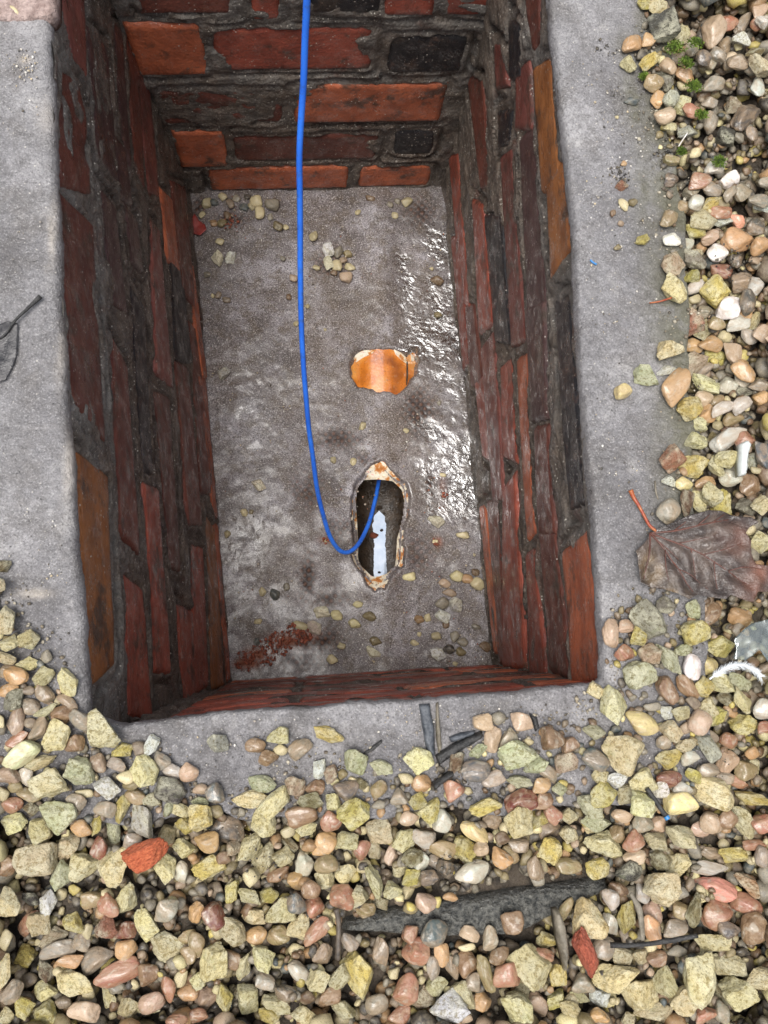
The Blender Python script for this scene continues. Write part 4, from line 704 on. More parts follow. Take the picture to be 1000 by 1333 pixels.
# x, y, z, length, width, height (tenths of a millimetre), yaw (hundredths of a radian), kind, colour, group, label
STONES = [
(2633,3879,31,109,87,68,3,'cr',3,'small reddish chip below the black crumbs on the right concrete'),
(3073,4415,71,110,94,64,4,'cy',0,'the smaller pale yellow chips below the dark brown block'),
(3180,3565,-161,115,97,64,151,'cY',0,'the smaller mustard yellow chips left of the large tan pebble'),
(3707,2645,-105,133,79,64,149,'cY',0,'small long mustard yellow chip below right of the creased mustard stone'),
(2790,3389,29,141,83,63,37,'cY',3,'small long mustard yellow chip above right of the blue plastic scrap'),
(2929,5612,38,124,108,86,-73,'cY',0,'small mustard yellow chip above left of the dark brown block'),
(4010,5528,-46,132,109,89,5,'pr',1,'small reddish pebble below left of the top right picture corner'),
(3619,693,-141,137,77,46,149,'cY',0,'small long mustard yellow chip above the tip of the dead leaf'),
(3562,3808,77,146,93,65,117,'pn',1,'small long stone grey pebble above the large tan pebble'),
(3325,3336,-118,133,102,86,-73,'ck',0,'small cream tan chip above left of the creased mustard stone'),
(3866,3713,45,154,94,57,3,'cw',0,'long white chip above right of the large tan pebble'),
(4021,5499,26,130,123,78,5,'pq',1,'milky grey pebble below the top right picture corner'),
(3718,5357,-114,139,116,75,150,'pt',1,'the smaller grey brown pebbles below right of the large cream pebble'),
(2928,5225,74,125,119,80,5,'po',1,'the smaller orange tan pebbles below left of the dark brown block'),
(3776,4762,-126,130,121,108,4,'cP',0,'pinkish chip below the large cream pebble'),
(3878,4449,-62,133,113,85,149,'pn',1,'the smaller stone grey pebbles above the large tan pebble'),
(3654,3269,-92,128,111,87,150,'pd',1,'small dark grey pebble below the large tan pebble'),
(3900,3914,93,168,87,64,3,'pn',1,'long stone grey pebble above right of the large tan pebble'),
(350,-1015,32,116,84,66,-2,'cG',0,'small olive chip below left of the blue grey wood sliver'),
(2885,1306,38,122,102,86,0,'cw',0,'small white chip below the brown pointed stone'),
(2739,-533,60,105,106,66,115,'cw',0,'small white chip below right of the pale green white stone'),
(3638,2110,-87,149,94,58,1,'cn',0,'small long stone grey chip above the long spotted pebble'),
(3615,5789,194,146,126,79,5,'pq',1,'milky grey pebble above the large cream pebble'),
(3516,4762,-71,142,120,79,4,'pn',1,'stone grey pebble below the large cream pebble, fourth nearest to it'),
(3081,4126,36,133,118,82,-73,'pG',1,'olive pebble above left of the large tan pebble, second nearest to it'),
(3407,2025,-111,140,104,69,51,'pG',1,'olive pebble above the long spotted pebble, second nearest to it'),
(3526,5120,-49,129,137,94,4,'pn',1,'stone grey pebble below the large cream pebble, second nearest to it'),
(-2333,487,154,111,95,74,-1,'ck',0,'cream tan chip above left of the near left corner, fourth nearest to it'),
(3675,3633,-57,148,112,90,-53,'pS',1,'salmon pebble above the large tan pebble'),
(3288,4453,-60,168,103,91,4,'cq',0,'long milky grey chip below the large cream pebble'),
(4036,4544,140,180,100,64,149,'cY',0,'long mustard yellow chip below right of the large cream pebble'),
(3357,2807,-92,143,111,87,2,'pn',1,'stone grey pebble above right of the salmon red stone'),
(-1055,-1154,65,120,85,59,105,'cg',0,'greenish chip above right of the long milky quartz, second nearest to it'),
(-838,-1125,28,126,82,62,-3,'cg',0,'small greenish chip above left of the large mauve pebble'),
(3080,3946,31,137,121,75,3,'pd',1,'dark grey pebble above left of the large tan pebble'),
(3748,2028,-34,128,121,95,1,'po',1,'orange tan pebble above right of the long spotted pebble'),
(507,-1934,-196,117,97,83,-3,'ck',0,'small cream tan chip above right of the left slab end'),
(1865,-1087,75,119,98,74,-2,'cg',0,'small greenish chip below left of the blue black stone'),
(1941,-2644,-88,115,91,77,-4,'cy',0,'small pale yellow chip below the red brick shard'),
(4027,5652,-29,172,115,72,57,'pP',1,'pinkish pebble below left of the top right picture corner'),
(3897,4659,-122,162,112,82,149,'pP',1,'pinkish pebble below right of the large cream pebble, second nearest to it'),
(3582,5160,19,142,135,95,5,'pn',1,'stone grey pebble below the large cream pebble, nearest to it'),
(3309,3915,-103,140,130,107,3,'pn',1,'the smaller stone grey pebbles above left of the large tan pebble'),
(3182,3732,-22,138,129,101,3,'pG',1,'olive pebble above left of the large tan pebble, nearest to it'),
(3301,2601,-79,134,122,75,2,'ck',0,'cream tan chip below right of the salmon red stone'),
(2928,2243,27,176,91,60,36,'cw',0,'long white chip above left of the large tan angular pebble'),
(-1967,-443,55,175,64,47,52,'ck',0,'small long cream tan chip left of the near left corner'),
(670,-1685,-141,131,90,73,14,'ck',0,'cream tan chip above right of the round salmon pebble, second nearest to it'),
(-2039,-1127,75,115,94,66,-3,'cG',0,'small olive chip below right of the left picture edge'),
(3043,3394,36,151,116,81,20,'pw',1,'white pebble above the big pale yellow stone'),
(3005,1281,39,140,109,88,-17,'pQ',1,'honey yellow pebble below right of the brown pointed stone'),
(2896,-54,74,156,90,63,-1,'cg',0,'small long greenish chip below right of the long grey cream stone'),
(3385,2646,32,129,133,106,-53,'pG',1,'olive pebble right of the salmon red stone'),
(-2340,640,39,128,97,87,36,'cG',0,'small olive chip above left of the near left corner'),
(3430,3472,-56,174,108,83,54,'pP',1,'long pinkish pebble left of the large tan pebble'),
(3248,3001,-31,171,105,81,69,'pq',1,'long milky grey pebble left of the creased mustard stone'),
(3690,2561,-34,157,114,87,-53,'pq',1,'milky grey pebble below right of the creased mustard stone'),
(3748,2146,-34,162,108,82,1,'pn',1,'stone grey pebble above right of the long spotted pebble'),
(3338,1669,-139,166,103,85,83,'cG',0,'long olive chip left of the long spotted pebble'),
(3184,2853,-89,172,106,95,-110,'cG',0,'long olive chip above the salmon red stone'),
(3246,1318,-91,173,97,67,9,'po',1,'long orange tan pebble below right of the brown pointed stone'),
(3913,5173,54,209,101,63,40,'cG',0,'long olive chip below right of the large cream pebble'),
(3806,2750,-138,202,93,63,108,'ck',0,'long cream tan chip below right of the creased mustard stone'),
(-1184,-1085,51,125,95,63,-2,'cg',0,'greenish chip above right of the long milky quartz, nearest to it'),
(-2052,-1781,-57,122,92,65,-3,'cd',0,'small dark grey chip left of the upright white stone'),
(2464,138,54,140,105,75,-1,'pP',1,'the smaller pinkish pebbles left of the long grey cream stone'),
(3565,-670,5,142,104,81,-2,'pr',1,'reddish pebble above the right picture edge'),
(2362,-2800,-62,122,105,65,-143,'ck',0,'small cream tan chip below right of the red brick shard'),
(3806,5327,26,157,137,92,5,'cw',0,'white chip right of the large cream pebble'),
(3110,5016,38,149,137,87,-34,'pP',1,'the smaller pinkish pebbles below the dark brown block'),
(3090,4854,45,163,125,105,151,'cn',0,'stone grey chip below the dark brown block'),
(2992,4687,39,162,125,81,151,'po',1,'orange tan pebble below the dark brown block'),
(3445,5123,5,152,137,91,221,'pd',1,'dark grey pebble below the large cream pebble'),
(3629,1493,-58,144,120,101,149,'cq',0,'milky grey chip below right of the white plastic strip'),
(2720,-760,35,118,121,77,-71,'pn',1,'small stone grey pebble right of the large gritty block'),
(2925,-1015,54,122,115,102,-2,'cY',0,'small mustard yellow chip above left of the pale oblong block'),
(2451,-2320,23,118,108,83,-4,'ck',0,'small cream tan chip below left of the black lying stick'),
(3896,5061,18,138,156,106,-73,'pn',1,'stone grey pebble below right of the large cream pebble'),
(3263,3724,47,134,143,112,-111,'pq',1,'milky grey pebble above left of the large tan pebble'),
(2921,5022,79,182,115,91,89,'cY',0,'long mustard yellow chip below the dark brown block'),
(-1585,-1269,20,146,84,53,124,'cY',0,'small long mustard yellow chip above left of the pale triangular stone'),
(449,-1696,-45,154,85,66,-104,'cy',0,'small long pale yellow chip above right of the round salmon pebble'),
(3406,-1552,-4,185,78,59,-3,'pr',1,'long reddish pebble above right of the salmon pink pebble'),
(2004,-2625,-105,160,81,50,-36,'ck',0,'small long cream tan chip below the red brick shard'),
(3229,5209,-125,182,123,90,-14,'pt',1,'grey brown pebble below right of the dark brown block'),
(3535,3635,-70,188,111,78,37,'cw',0,'long white chip above left of the large tan pebble'),
(3324,2315,-144,183,105,84,52,'pn',1,'long stone grey pebble above right of the large tan angular pebble'),
(3538,1788,-205,160,107,76,-72,'pr',1,'reddish pebble above right of the long spotted pebble'),
(3220,3083,-2,154,127,92,37,'cY',0,'mustard yellow chip above right of the big pale yellow stone'),
(2539,2050,43,136,131,98,1,'pQ',1,'honey yellow pebble left of the large tan angular pebble'),
(2845,-540,82,138,109,97,-2,'ck',0,'cream tan chip below right of the pale green white stone'),
(1254,-1516,3,124,111,87,30,'pP',1,'small pinkish pebble above the translucent grey pebble'),
(1262,-795,32,155,93,70,40,'cg',0,'long greenish chip right of the blackened wood piece'),
(3209,3414,-100,166,128,85,3,'pq',1,'milky grey pebble above the big pale yellow stone'),
(3814,2458,173,157,129,96,-92,'pP',1,'pinkish pebble below right of the salmon red stone, second nearest to it'),
(-2266,-50,73,146,93,76,-1,'ck',0,'small long cream tan chip above left of the near left corner'),
(126,-939,39,140,101,83,103,'cP',0,'small pinkish chip below left of the blue grey wood sliver'),
(-204,-1447,-149,201,69,62,-69,'cG',0,'small long olive chip right of the large mauve pebble'),
(463,-1534,-120,141,101,67,-122,'ck',0,'cream tan chip above right of the round salmon pebble, nearest to it'),
(1908,-2682,-35,146,93,68,-4,'cy',0,'small long pale yellow chip below the red brick shard'),
(3025,254,39,150,112,82,-108,'cg',0,'greenish chip right of the long grey cream stone'),
(2753,5016,46,152,148,103,4,'cy',0,'pale yellow chip below left of the dark brown block'),
(3093,4656,91,152,146,103,4,'cq',0,'milky grey chip below the dark brown block'),
(3233,4680,-22,163,140,104,151,'cy',0,'the larger pale yellow chips below the dark brown block'),
(3226,-1054,-64,168,97,66,-36,'pn',1,'long stone grey pebble above right of the pale oblong block'),
(3135,-1639,-157,172,94,61,-3,'pt',1,'long grey brown pebble above the salmon pink pebble'),
(3427,3750,6,203,108,75,54,'cY',0,'long mustard yellow chip above left of the large tan pebble'),
(-963,-1161,78,125,108,69,-3,'cy',0,'small pale yellow chip right of the long milky quartz'),
(-1190,-2559,-79,158,75,60,-4,'ck',0,'small long cream tan chip below right of the pinkish oblong pebble'),
(47,-902,42,127,114,89,-122,'cw',0,'white chip above right of the large mauve pebble'),
(-593,-1459,21,121,112,101,85,'cP',0,'small pinkish chip below the large mauve pebble'),
(-837,-2375,-40,118,110,84,159,'cy',0,'the smaller pale yellow chips below the glossy red brown pebble'),
(1730,-1058,52,134,113,84,-2,'po',1,'orange tan pebble below left of the blue black stone'),
(868,-1720,-31,131,110,84,-3,'pd',1,'dark grey pebble left of the translucent grey pebble, second nearest to it'),
(1569,-2592,-122,122,118,92,153,'ck',0,'small cream tan chip below right of the terracotta pebble'),
(2180,-356,43,131,123,95,-107,'cy',0,'pale yellow chip left of the near right corner'),
(3303,-442,-110,144,121,95,-2,'cG',0,'olive chip below left of the white feather'),
(2902,-882,77,138,115,80,-2,'pq',1,'milky grey pebble above left of the pale oblong block'),
(2181,-1001,82,135,113,94,-2,'ck',0,'cream tan chip below the blue black stone'),
(2359,-1465,-107,128,122,90,152,'pG',1,'olive pebble below left of the blue plastic tube end'),
(3916,5590,-116,242,106,72,88,'pn',1,'long stone grey pebble right of the large cream pebble'),
(3927,4871,8,188,128,86,149,'pq',1,'milky grey pebble below right of the large cream pebble'),
(3053,5582,56,192,131,81,41,'cy',0,'pale yellow chip above the dark brown block'),
(3313,5017,-76,179,139,96,-34,'po',1,'orange tan pebble below left of the large cream pebble'),
(3528,1860,-83,174,120,75,1,'pG',1,'olive pebble above the long spotted pebble, nearest to it'),
(-1444,-831,69,138,103,67,-2,'pn',1,'small stone grey pebble above the bright white stone'),
(818,-1621,-88,140,110,69,118,'pq',1,'milky grey pebble left of the translucent grey pebble'),
(928,-1636,-137,148,105,71,-20,'pn',1,'stone grey pebble left of the translucent grey pebble'),
(3508,3677,2,192,120,83,3,'pr',1,'long reddish pebble above left of the large tan pebble'),
(-132,-1730,-107,124,122,90,157,'po',1,'orange tan pebble left of the round salmon pebble'),
(1744,-1173,45,134,119,93,-3,'pb',1,'brown pebble below left of the blue black stone'),
(3289,-770,-86,142,126,94,-2,'pr',1,'reddish pebble left of the right picture edge'),
(3308,4605,14,167,147,96,4,'pr',1,'reddish pebble below the large cream pebble'),
(3646,4425,-70,170,148,128,4,'cd',0,'dark grey chip above the large tan pebble'),
(3691,2815,-67,161,132,101,149,'po',1,'orange tan pebble right of the creased mustard stone'),
(-1198,-702,35,151,99,74,133,'cw',0,'white chip right of the large mossy corner stone'),
(-1939,-2288,-108,153,89,71,-69,'cb',0,'small long brown chip below the upright white stone'),
(-1489,-2502,-154,148,93,60,-118,'cy',0,'small long pale yellow chip below the pinkish oblong pebble'),
(-52,-1326,49,154,97,77,31,'cy',0,'long pale yellow chip right of the large mauve pebble'),
(-320,-2633,-40,152,90,81,-4,'cY',0,'small long mustard yellow chip below left of the short upright stick'),
(1805,-977,39,160,102,79,-70,'pn',1,'long stone grey pebble left of the blue black stone'),
(598,-1575,-157,155,103,68,128,'pP',1,'pinkish pebble above right of the round salmon pebble'),
(2884,-790,60,169,101,64,-2,'ck',0,'long cream tan chip above left of the pale oblong block'),
(3497,-999,-153,160,111,97,-146,'cy',0,'pale yellow chip below the right picture edge'),
(3043,-972,71,169,101,81,-2,'pn',1,'long stone grey pebble above the pale oblong block'),
(2383,-1319,-48,168,100,77,-3,'pP',1,'long pinkish pebble left of the blue plastic tube end'),
(2522,-1902,-103,155,106,82,-125,'pq',1,'milky grey pebble above the curved grey stalk'),
(2323,-1860,-50,161,100,65,-53,'pb',1,'long brown pebble above left of the curved grey stalk'),
(3766,5574,-117,167,162,127,5,'pr',1,'reddish pebble above right of the large cream pebble'),
(2956,4838,50,155,158,104,-73,'pG',1,'olive pebble below the dark brown block'),
(3641,2202,-111,151,137,89,149,'pq',1,'milky grey pebble above right of the long spotted pebble'),
(3742,5168,-55,155,164,115,5,'pP',1,'pinkish pebble below right of the large cream pebble, nearest to it'),
(3746,3896,-61,151,162,101,-111,'pn',1,'the larger stone grey pebbles above the large tan pebble'),
(3264,2033,-80,141,153,120,-72,'pP',1,'pinkish pebble below right of the large tan angular pebble'),
(1910,-1985,-61,184,87,67,97,'pG',1,'long olive pebble below left of the right slab end'),
(-433,-718,35,150,105,77,-2,'pb',1,'brown pebble above the large mauve pebble'),
(3341,1444,-60,167,129,108,-53,'cy',0,'pale yellow chip below left of the long spotted pebble'),
(-1583,-825,38,139,110,81,-136,'pt',1,'grey brown pebble above the bright white stone'),
(-2085,-907,43,139,106,86,-118,'pq',1,'milky grey pebble right of the left picture edge'),
(-1719,-1083,62,140,105,73,-69,'pn',1,'stone grey pebble below left of the bright white stone'),
(-2155,-2535,37,126,105,79,162,'ck',0,'small cream tan chip above right of the bottom left picture corner'),
(11,-1034,37,143,111,76,-2,'pb',1,'brown pebble above right of the large mauve pebble, second nearest to it'),
(485,-1055,62,140,115,88,102,'pG',1,'olive pebble below left of the blue grey wood sliver'),
(-332,-1828,-117,143,109,75,-3,'cY',0,'mustard yellow chip right of the glossy red brown pebble'),
(393,-1952,-97,144,110,86,13,'pG',1,'olive pebble above right of the left slab end'),
(1820,-1278,18,143,117,75,-88,'pr',1,'reddish pebble below left of the blue black stone'),
(715,-1274,34,145,111,74,14,'pP',1,'pinkish pebble above left of the translucent grey pebble'),
(2828,-1110,72,152,114,81,-2,'pq',1,'milky grey pebble above right of the blue plastic tube end'),
(3003,-1435,-59,151,117,76,-36,'pP',1,'pinkish pebble below right of the blue plastic tube end'),
(3804,3733,99,192,127,84,3,'pn',1,'stone grey pebble above right of the large tan pebble'),
(-1130,-820,41,135,115,91,-69,'pn',1,'stone grey pebble above right of the bright white stone'),
(3770,2566,37,163,141,98,84,'pP',1,'pinkish pebble below right of the creased mustard stone'),
(-1670,-2089,-25,121,117,77,-4,'pn',1,'small stone grey pebble above left of the pinkish oblong pebble'),
(-929,-2105,-127,125,119,94,-4,'pG',1,'olive pebble below left of the glossy red brown pebble, second nearest to it'),
(1965,-764,64,135,129,95,-2,'pb',1,'the smaller brown pebbles above left of the blue black stone'),
(779,-1144,73,130,125,98,-3,'cY',0,'the smaller mustard yellow chips below left of the blackened wood piece'),
(642,-1114,65,130,125,99,-2,'pn',1,'stone grey pebble below the blue grey wood sliver'),
(1954,-1300,-13,135,127,103,-3,'ck',0,'cream tan chip below left of the blue black stone'),
(1950,-1448,-42,135,127,86,-3,'ck',0,'cream tan chip above the right slab end'),
(1190,-2479,-44,123,126,79,-104,'pn',1,'stone grey pebble left of the terracotta pebble'),
(2698,-1406,-146,130,139,101,-107,'pP',1,'pinkish pebble below left of the blue plastic tube end'),
(-1823,-377,33,178,89,68,-44,'pt',1,'long grey brown pebble above left of the near left corner'),
(-1855,-458,59,151,105,82,16,'pb',1,'brown pebble left of the near left corner'),
(-1039,-893,31,156,103,68,-19,'pq',1,'milky grey pebble above right of the long milky quartz'),
(-1305,-1071,35,155,100,75,-44,'pG',1,'olive pebble above the long milky quartz'),
(-865,-1924,-91,147,106,86,141,'po',1,'orange tan pebble left of the glossy red brown pebble'),
(267,-2157,-58,152,104,70,-104,'pn',1,'stone grey pebble below right of the short upright stick'),
(1515,-1594,-126,161,109,74,-70,'pG',1,'olive pebble above right of the translucent grey pebble'),
(3436,-1627,44,154,115,81,-146,'pn',1,'stone grey pebble above right of the salmon pink pebble'),
(2264,-2120,-115,153,113,83,152,'pq',1,'milky grey pebble right of the translucent yellow stone'),
(3755,5086,32,187,152,124,4,'pt',1,'the larger grey brown pebbles below right of the large cream pebble'),
(3509,4564,-71,194,142,104,150,'pn',1,'stone grey pebble below the large cream pebble, fifth nearest to it'),
(3499,4104,-24,192,137,109,55,'pq',1,'milky grey pebble above the large tan pebble'),
(3665,4040,-116,183,146,110,3,'pw',1,'white pebble above the large tan pebble'),
(-2275,-143,59,146,111,79,-1,'pt',1,'grey brown pebble above the left picture edge'),
(-2115,-92,32,166,100,69,17,'cy',0,'long pale yellow chip above left of the near left corner'),
(1709,-2293,-20,173,96,66,-44,'pr',1,'long reddish pebble above right of the large cream crumbly stone'),
(3339,-1091,-109,208,87,68,-36,'pr',1,'long reddish pebble right of the pale oblong block'),
(3395,5317,-118,184,158,104,150,'pn',1,'stone grey pebble below left of the large cream pebble'),
(3019,3578,51,168,149,96,151,'pG',1,'olive pebble above the big pale yellow stone'),
(3818,3555,-20,167,156,104,3,'pd',1,'dark grey pebble above right of the large tan pebble'),
(3817,3349,50,164,154,116,3,'po',1,'orange tan pebble right of the large tan pebble'),
(3292,1882,-60,166,141,98,83,'po',1,'orange tan pebble above left of the long spotted pebble'),
(-2165,-639,50,174,92,61,43,'pr',1,'long reddish pebble above right of the left picture edge'),
(1561,-1033,48,193,92,64,-11,'cg',0,'long greenish chip below right of the blackened wood piece'),
(1037,-2389,-106,177,94,60,-131,'pt',1,'long grey brown pebble below right of the round orange pebble'),
(-2085,-407,37,143,114,81,-69,'pn',1,'the smaller stone grey pebbles left of the near left corner'),
(-332,-817,42,143,118,92,-19,'pb',1,'brown pebble above right of the large mauve pebble, nearest to it'),
(2440,-79,63,150,130,92,-53,'pr',1,'reddish pebble above left of the pale green white stone'),
(-1092,-1370,-111,131,128,94,160,'cy',0,'pale yellow chip below right of the long milky quartz'),
(3175,-188,-98,148,141,88,-35,'pQ',1,'honey yellow pebble left of the white feather'),
(3307,5394,-66,229,120,82,111,'ck',0,'long cream tan chip above left of the large cream pebble'),
(3386,1922,16,206,114,72,67,'pq',1,'long milky grey pebble above the long spotted pebble'),
(-2245,-293,41,149,113,71,25,'po',1,'orange tan pebble above the left picture edge'),
(-970,-2622,42,148,102,81,-4,'pr',1,'reddish pebble below right of the pinkish oblong pebble, nearest to it'),
(-524,-2525,-177,147,99,81,-53,'ck',0,'cream tan chip below the glossy red brown pebble'),
(1080,-868,47,158,116,99,101,'cb',0,'brown chip below the blackened wood piece'),
(1550,-1499,-2,161,112,73,-36,'pt',1,'grey brown pebble above right of the translucent grey pebble, second nearest to it'),
(749,-1576,-55,156,114,81,65,'cG',0,'olive chip left of the translucent grey pebble'),
(733,-1715,-61,156,114,99,65,'cY',0,'mustard yellow chip left of the translucent grey pebble'),
(2324,-1030,56,167,113,83,30,'cw',0,'white chip below right of the blue black stone'),
(2563,-2334,34,163,108,87,-4,'pb',1,'brown pebble below the black lying stick'),
(2109,-2724,7,160,106,86,-4,'po',1,'orange tan pebble below the red brick shard'),
(-2172,-1105,63,142,114,71,-3,'pr',1,'reddish pebble below the left picture edge'),
(2229,-1902,48,144,126,89,152,'pq',1,'milky grey pebble right of the right slab end'),
(3540,4898,-34,212,141,104,56,'pn',1,'stone grey pebble below the large cream pebble, third nearest to it'),
(3354,3973,-34,194,144,99,3,'pr',1,'reddish pebble above left of the large tan pebble'),
(3469,3908,-47,194,144,100,3,'pn',1,'the larger stone grey pebbles above left of the large tan pebble'),
(3291,3527,-82,188,146,103,-34,'cY',0,'the larger mustard yellow chips left of the large tan pebble'),
(3238,2519,-158,194,136,90,19,'po',1,'orange tan pebble below the salmon red stone'),
(3451,2427,-154,190,137,83,1,'cY',0,'mustard yellow chip below right of the salmon red stone'),
(-1752,-676,47,138,124,95,-2,'pb',1,'brown pebble left of the large mossy corner stone'),
(-1410,-737,49,164,105,95,33,'cY',0,'long mustard yellow chip below right of the large mossy corner stone'),
(-1322,-1387,6,138,121,76,-3,'pn',1,'stone grey pebble above left of the orange brick fragment'),
(-970,-1626,-39,163,104,82,-137,'pq',1,'long milky grey pebble below right of the orange brick fragment'),
(-906,-2205,-67,130,123,90,159,'pG',1,'olive pebble below left of the glossy red brown pebble, third nearest to it'),
(147,-1148,37,143,125,76,-70,'cy',0,'pale yellow chip above the round salmon pebble, third nearest to it'),
(-611,-1793,-120,162,108,67,122,'cY',0,'mustard yellow chip above right of the glossy red brown pebble'),
(1296,-580,42,149,129,94,-2,'pP',1,'pinkish pebble above right of the blackened wood piece'),
(813,-1023,46,146,126,81,-2,'po',1,'orange tan pebble below left of the blackened wood piece'),
(1367,-1336,-93,147,126,85,14,'pt',1,'grey brown pebble above right of the translucent grey pebble, nearest to it'),
(1734,-1343,-113,143,136,93,153,'cY',0,'mustard yellow chip below left of the blue black stone'),
(997,-1677,-65,139,132,108,155,'pd',1,'dark grey pebble left of the translucent grey pebble, nearest to it'),
(587,-1812,-67,142,126,93,47,'cy',0,'pale yellow chip right of the round salmon pebble'),
(1167,-2134,-52,146,122,83,-4,'pP',1,'pinkish pebble below right of the middle of the dark slab'),
(882,-2349,-19,160,107,87,136,'pn',1,'stone grey pebble below right of the round orange pebble'),
(724,-2116,-44,138,127,104,82,'pr',1,'reddish pebble above the round orange pebble'),
(2547,54,69,154,135,111,99,'cY',0,'mustard yellow chip below left of the long grey cream stone'),
(3192,-591,-82,183,115,74,114,'cY',0,'long mustard yellow chip left of the right picture edge'),
(2789,-2012,-16,143,131,104,-70,'pG',1,'olive pebble above right of the black lying stick'),
(-2253,61,73,146,121,89,-1,'ck',0,'cream tan chip above left of the near left corner, second nearest to it'),
(-1755,-2215,-57,177,90,70,-12,'po',1,'long orange tan pebble left of the pinkish oblong pebble'),
(-263,-1683,-142,181,100,76,66,'pb',1,'long brown pebble below right of the large mauve pebble'),
(3554,1956,10,179,140,105,99,'pq',1,'milky grey pebble above the long spotted pebble'),
(3574,1662,-28,173,135,104,50,'pr',1,'reddish pebble above right of the white plastic strip'),
(3905,4998,118,169,178,150,4,'ck',0,'cream tan chip below right of the large cream pebble'),
(3469,3327,-33,165,169,120,2,'pw',1,'white pebble below left of the large tan pebble'),
(-1986,-310,55,157,115,82,-102,'pt',1,'grey brown pebble above left of the near left corner'),
(2791,5202,47,196,158,101,73,'po',1,'the larger orange tan pebbles below left of the dark brown block'),
(3509,2166,-117,176,156,108,1,'pq',1,'milky grey pebble right of the large tan angular pebble'),
(-1560,-1435,-15,159,112,89,124,'pm',1,'maroon pebble above left of the pale triangular stone'),
(509,-904,49,174,112,75,287,'cg',0,'long greenish chip below left of the blue grey wood sliver'),
(1350,-996,80,176,113,87,31,'pn',1,'long stone grey pebble below right of the blackened wood piece'),
(1822,-1411,-140,180,115,90,47,'pt',1,'long grey brown pebble above left of the right slab end'),
(948,-2263,-16,161,115,76,155,'po',1,'orange tan pebble right of the round orange pebble'),
(2164,-669,47,181,116,96,-19,'cg',0,'long greenish chip above the blue black stone'),
(2459,-1623,-35,182,112,85,-3,'pP',1,'long pinkish pebble below left of the blue plastic tube end'),
(2917,-2746,13,176,108,88,43,'pr',1,'long reddish pebble below the pyramid stone'),
(3180,1804,-43,192,136,98,-53,'cy',0,'pale yellow chip above left of the long spotted pebble'),
(3541,1107,-22,163,153,127,0,'cn',0,'stone grey chip below the white plastic strip'),
(-2056,-1035,56,179,100,79,-20,'pG',1,'long olive pebble below right of the left picture edge'),
(1327,-2175,-56,177,109,76,135,'pn',1,'long stone grey pebble below right of the middle of the dark slab'),
(3776,3021,-65,202,143,95,76,'pq',1,'milky grey pebble right of the creased mustard stone'),
(3642,1100,62,187,136,96,49,'ck',0,'cream tan chip below the white plastic strip'),
(-1508,-1140,76,153,119,89,-36,'pn',1,'stone grey pebble below the bright white stone'),
(-2212,-1539,-5,143,124,84,126,'pb',1,'brown pebble above left of the upright white stone'),
(-1610,-1802,-46,151,120,95,-3,'pG',1,'olive pebble right of the upright white stone'),
(-2058,-2490,-5,150,111,76,-53,'cY',0,'mustard yellow chip above right of the bottom left picture corner'),
(-710,-697,46,156,125,104,-2,'cq',0,'milky grey chip above the large mauve pebble'),
(367,-1528,-105,153,131,90,156,'pr',1,'reddish pebble above right of the round salmon pebble'),
(-354,-2421,-84,152,120,87,-86,'pn',1,'stone grey pebble below right of the glossy red brown pebble'),
(-836,-2635,-80,152,117,93,-4,'pr',1,'reddish pebble below right of the pinkish oblong pebble, second nearest to it'),
(-608,-2253,-83,155,118,85,261,'pb',1,'brown pebble below the glossy red brown pebble'),
(1686,-909,50,160,132,104,99,'cg',0,'greenish chip left of the blue black stone'),
(1777,-2228,-122,164,124,87,-4,'cY',0,'mustard yellow chip left of the grey bark strip'),
(2795,301,50,171,138,102,-18,'cn',0,'stone grey chip above right of the long grey cream stone'),
(2633,-1114,65,167,127,79,30,'cw',0,'white chip above the blue plastic tube end'),
(2648,-1646,-19,159,132,100,-70,'cG',0,'olive chip below the blue plastic tube end'),
(2338,-2335,-34,163,122,90,-4,'ck',0,'cream tan chip right of the red brick shard'),
(3557,2422,-62,206,136,93,-147,'pP',1,'pinkish pebble below right of the salmon red stone, nearest to it'),
(-918,-901,42,141,138,90,-2,'pP',1,'pinkish pebble above right of the long milky quartz'),
(-17,-1771,-10,142,135,93,-3,'pb',1,'brown pebble left of the round salmon pebble'),
(3085,-496,31,156,147,102,-2,'ck',0,'cream tan chip below left of the white feather'),
(3596,-359,209,159,151,104,-2,'pr',1,'reddish pebble below right of the white feather'),
(3460,-1392,12,154,143,112,-3,'pr',1,'reddish pebble below right of the pale oblong block'),
(-2001,-185,49,163,122,106,71,'cy',0,'the smaller pale yellow chips above left of the near left corner'),
(-1998,-809,34,229,84,73,33,'ck',0,'long cream tan chip right of the left picture edge'),
(68,-2246,-66,160,121,85,110,'pt',1,'grey brown pebble below left of the short upright stick'),
(3056,-2742,-6,161,126,101,-125,'pn',1,'stone grey pebble below right of the pyramid stone'),
(3374,2512,-91,199,148,109,19,'po',1,'orange tan pebble below right of the salmon red stone'),
(-269,-649,51,164,127,114,15,'cy',0,'pale yellow chip above right of the large mauve pebble'),
(2999,1110,72,230,114,73,133,'cb',0,'long brown chip below the brown pointed stone'),
(-1476,-1334,-105,182,109,91,-119,'cg',0,'long greenish chip above the pale triangular stone'),
(-109,-2368,-93,183,107,79,-69,'pq',1,'long milky grey pebble below left of the short upright stick'),
(-1682,-1282,33,153,125,90,-36,'po',1,'orange tan pebble above left of the pale triangular stone'),
(-1375,-2035,-113,153,127,98,-4,'pm',1,'maroon pebble above the pinkish oblong pebble'),
(1593,-578,50,158,142,112,-124,'pP',1,'pinkish pebble right of the blackened wood piece, second nearest to it'),
(-1044,-2437,-56,184,102,80,-137,'pr',1,'long reddish pebble right of the pinkish oblong pebble'),
(3492,3165,-45,200,158,109,-34,'pm',1,'maroon pebble above the creased mustard stone'),
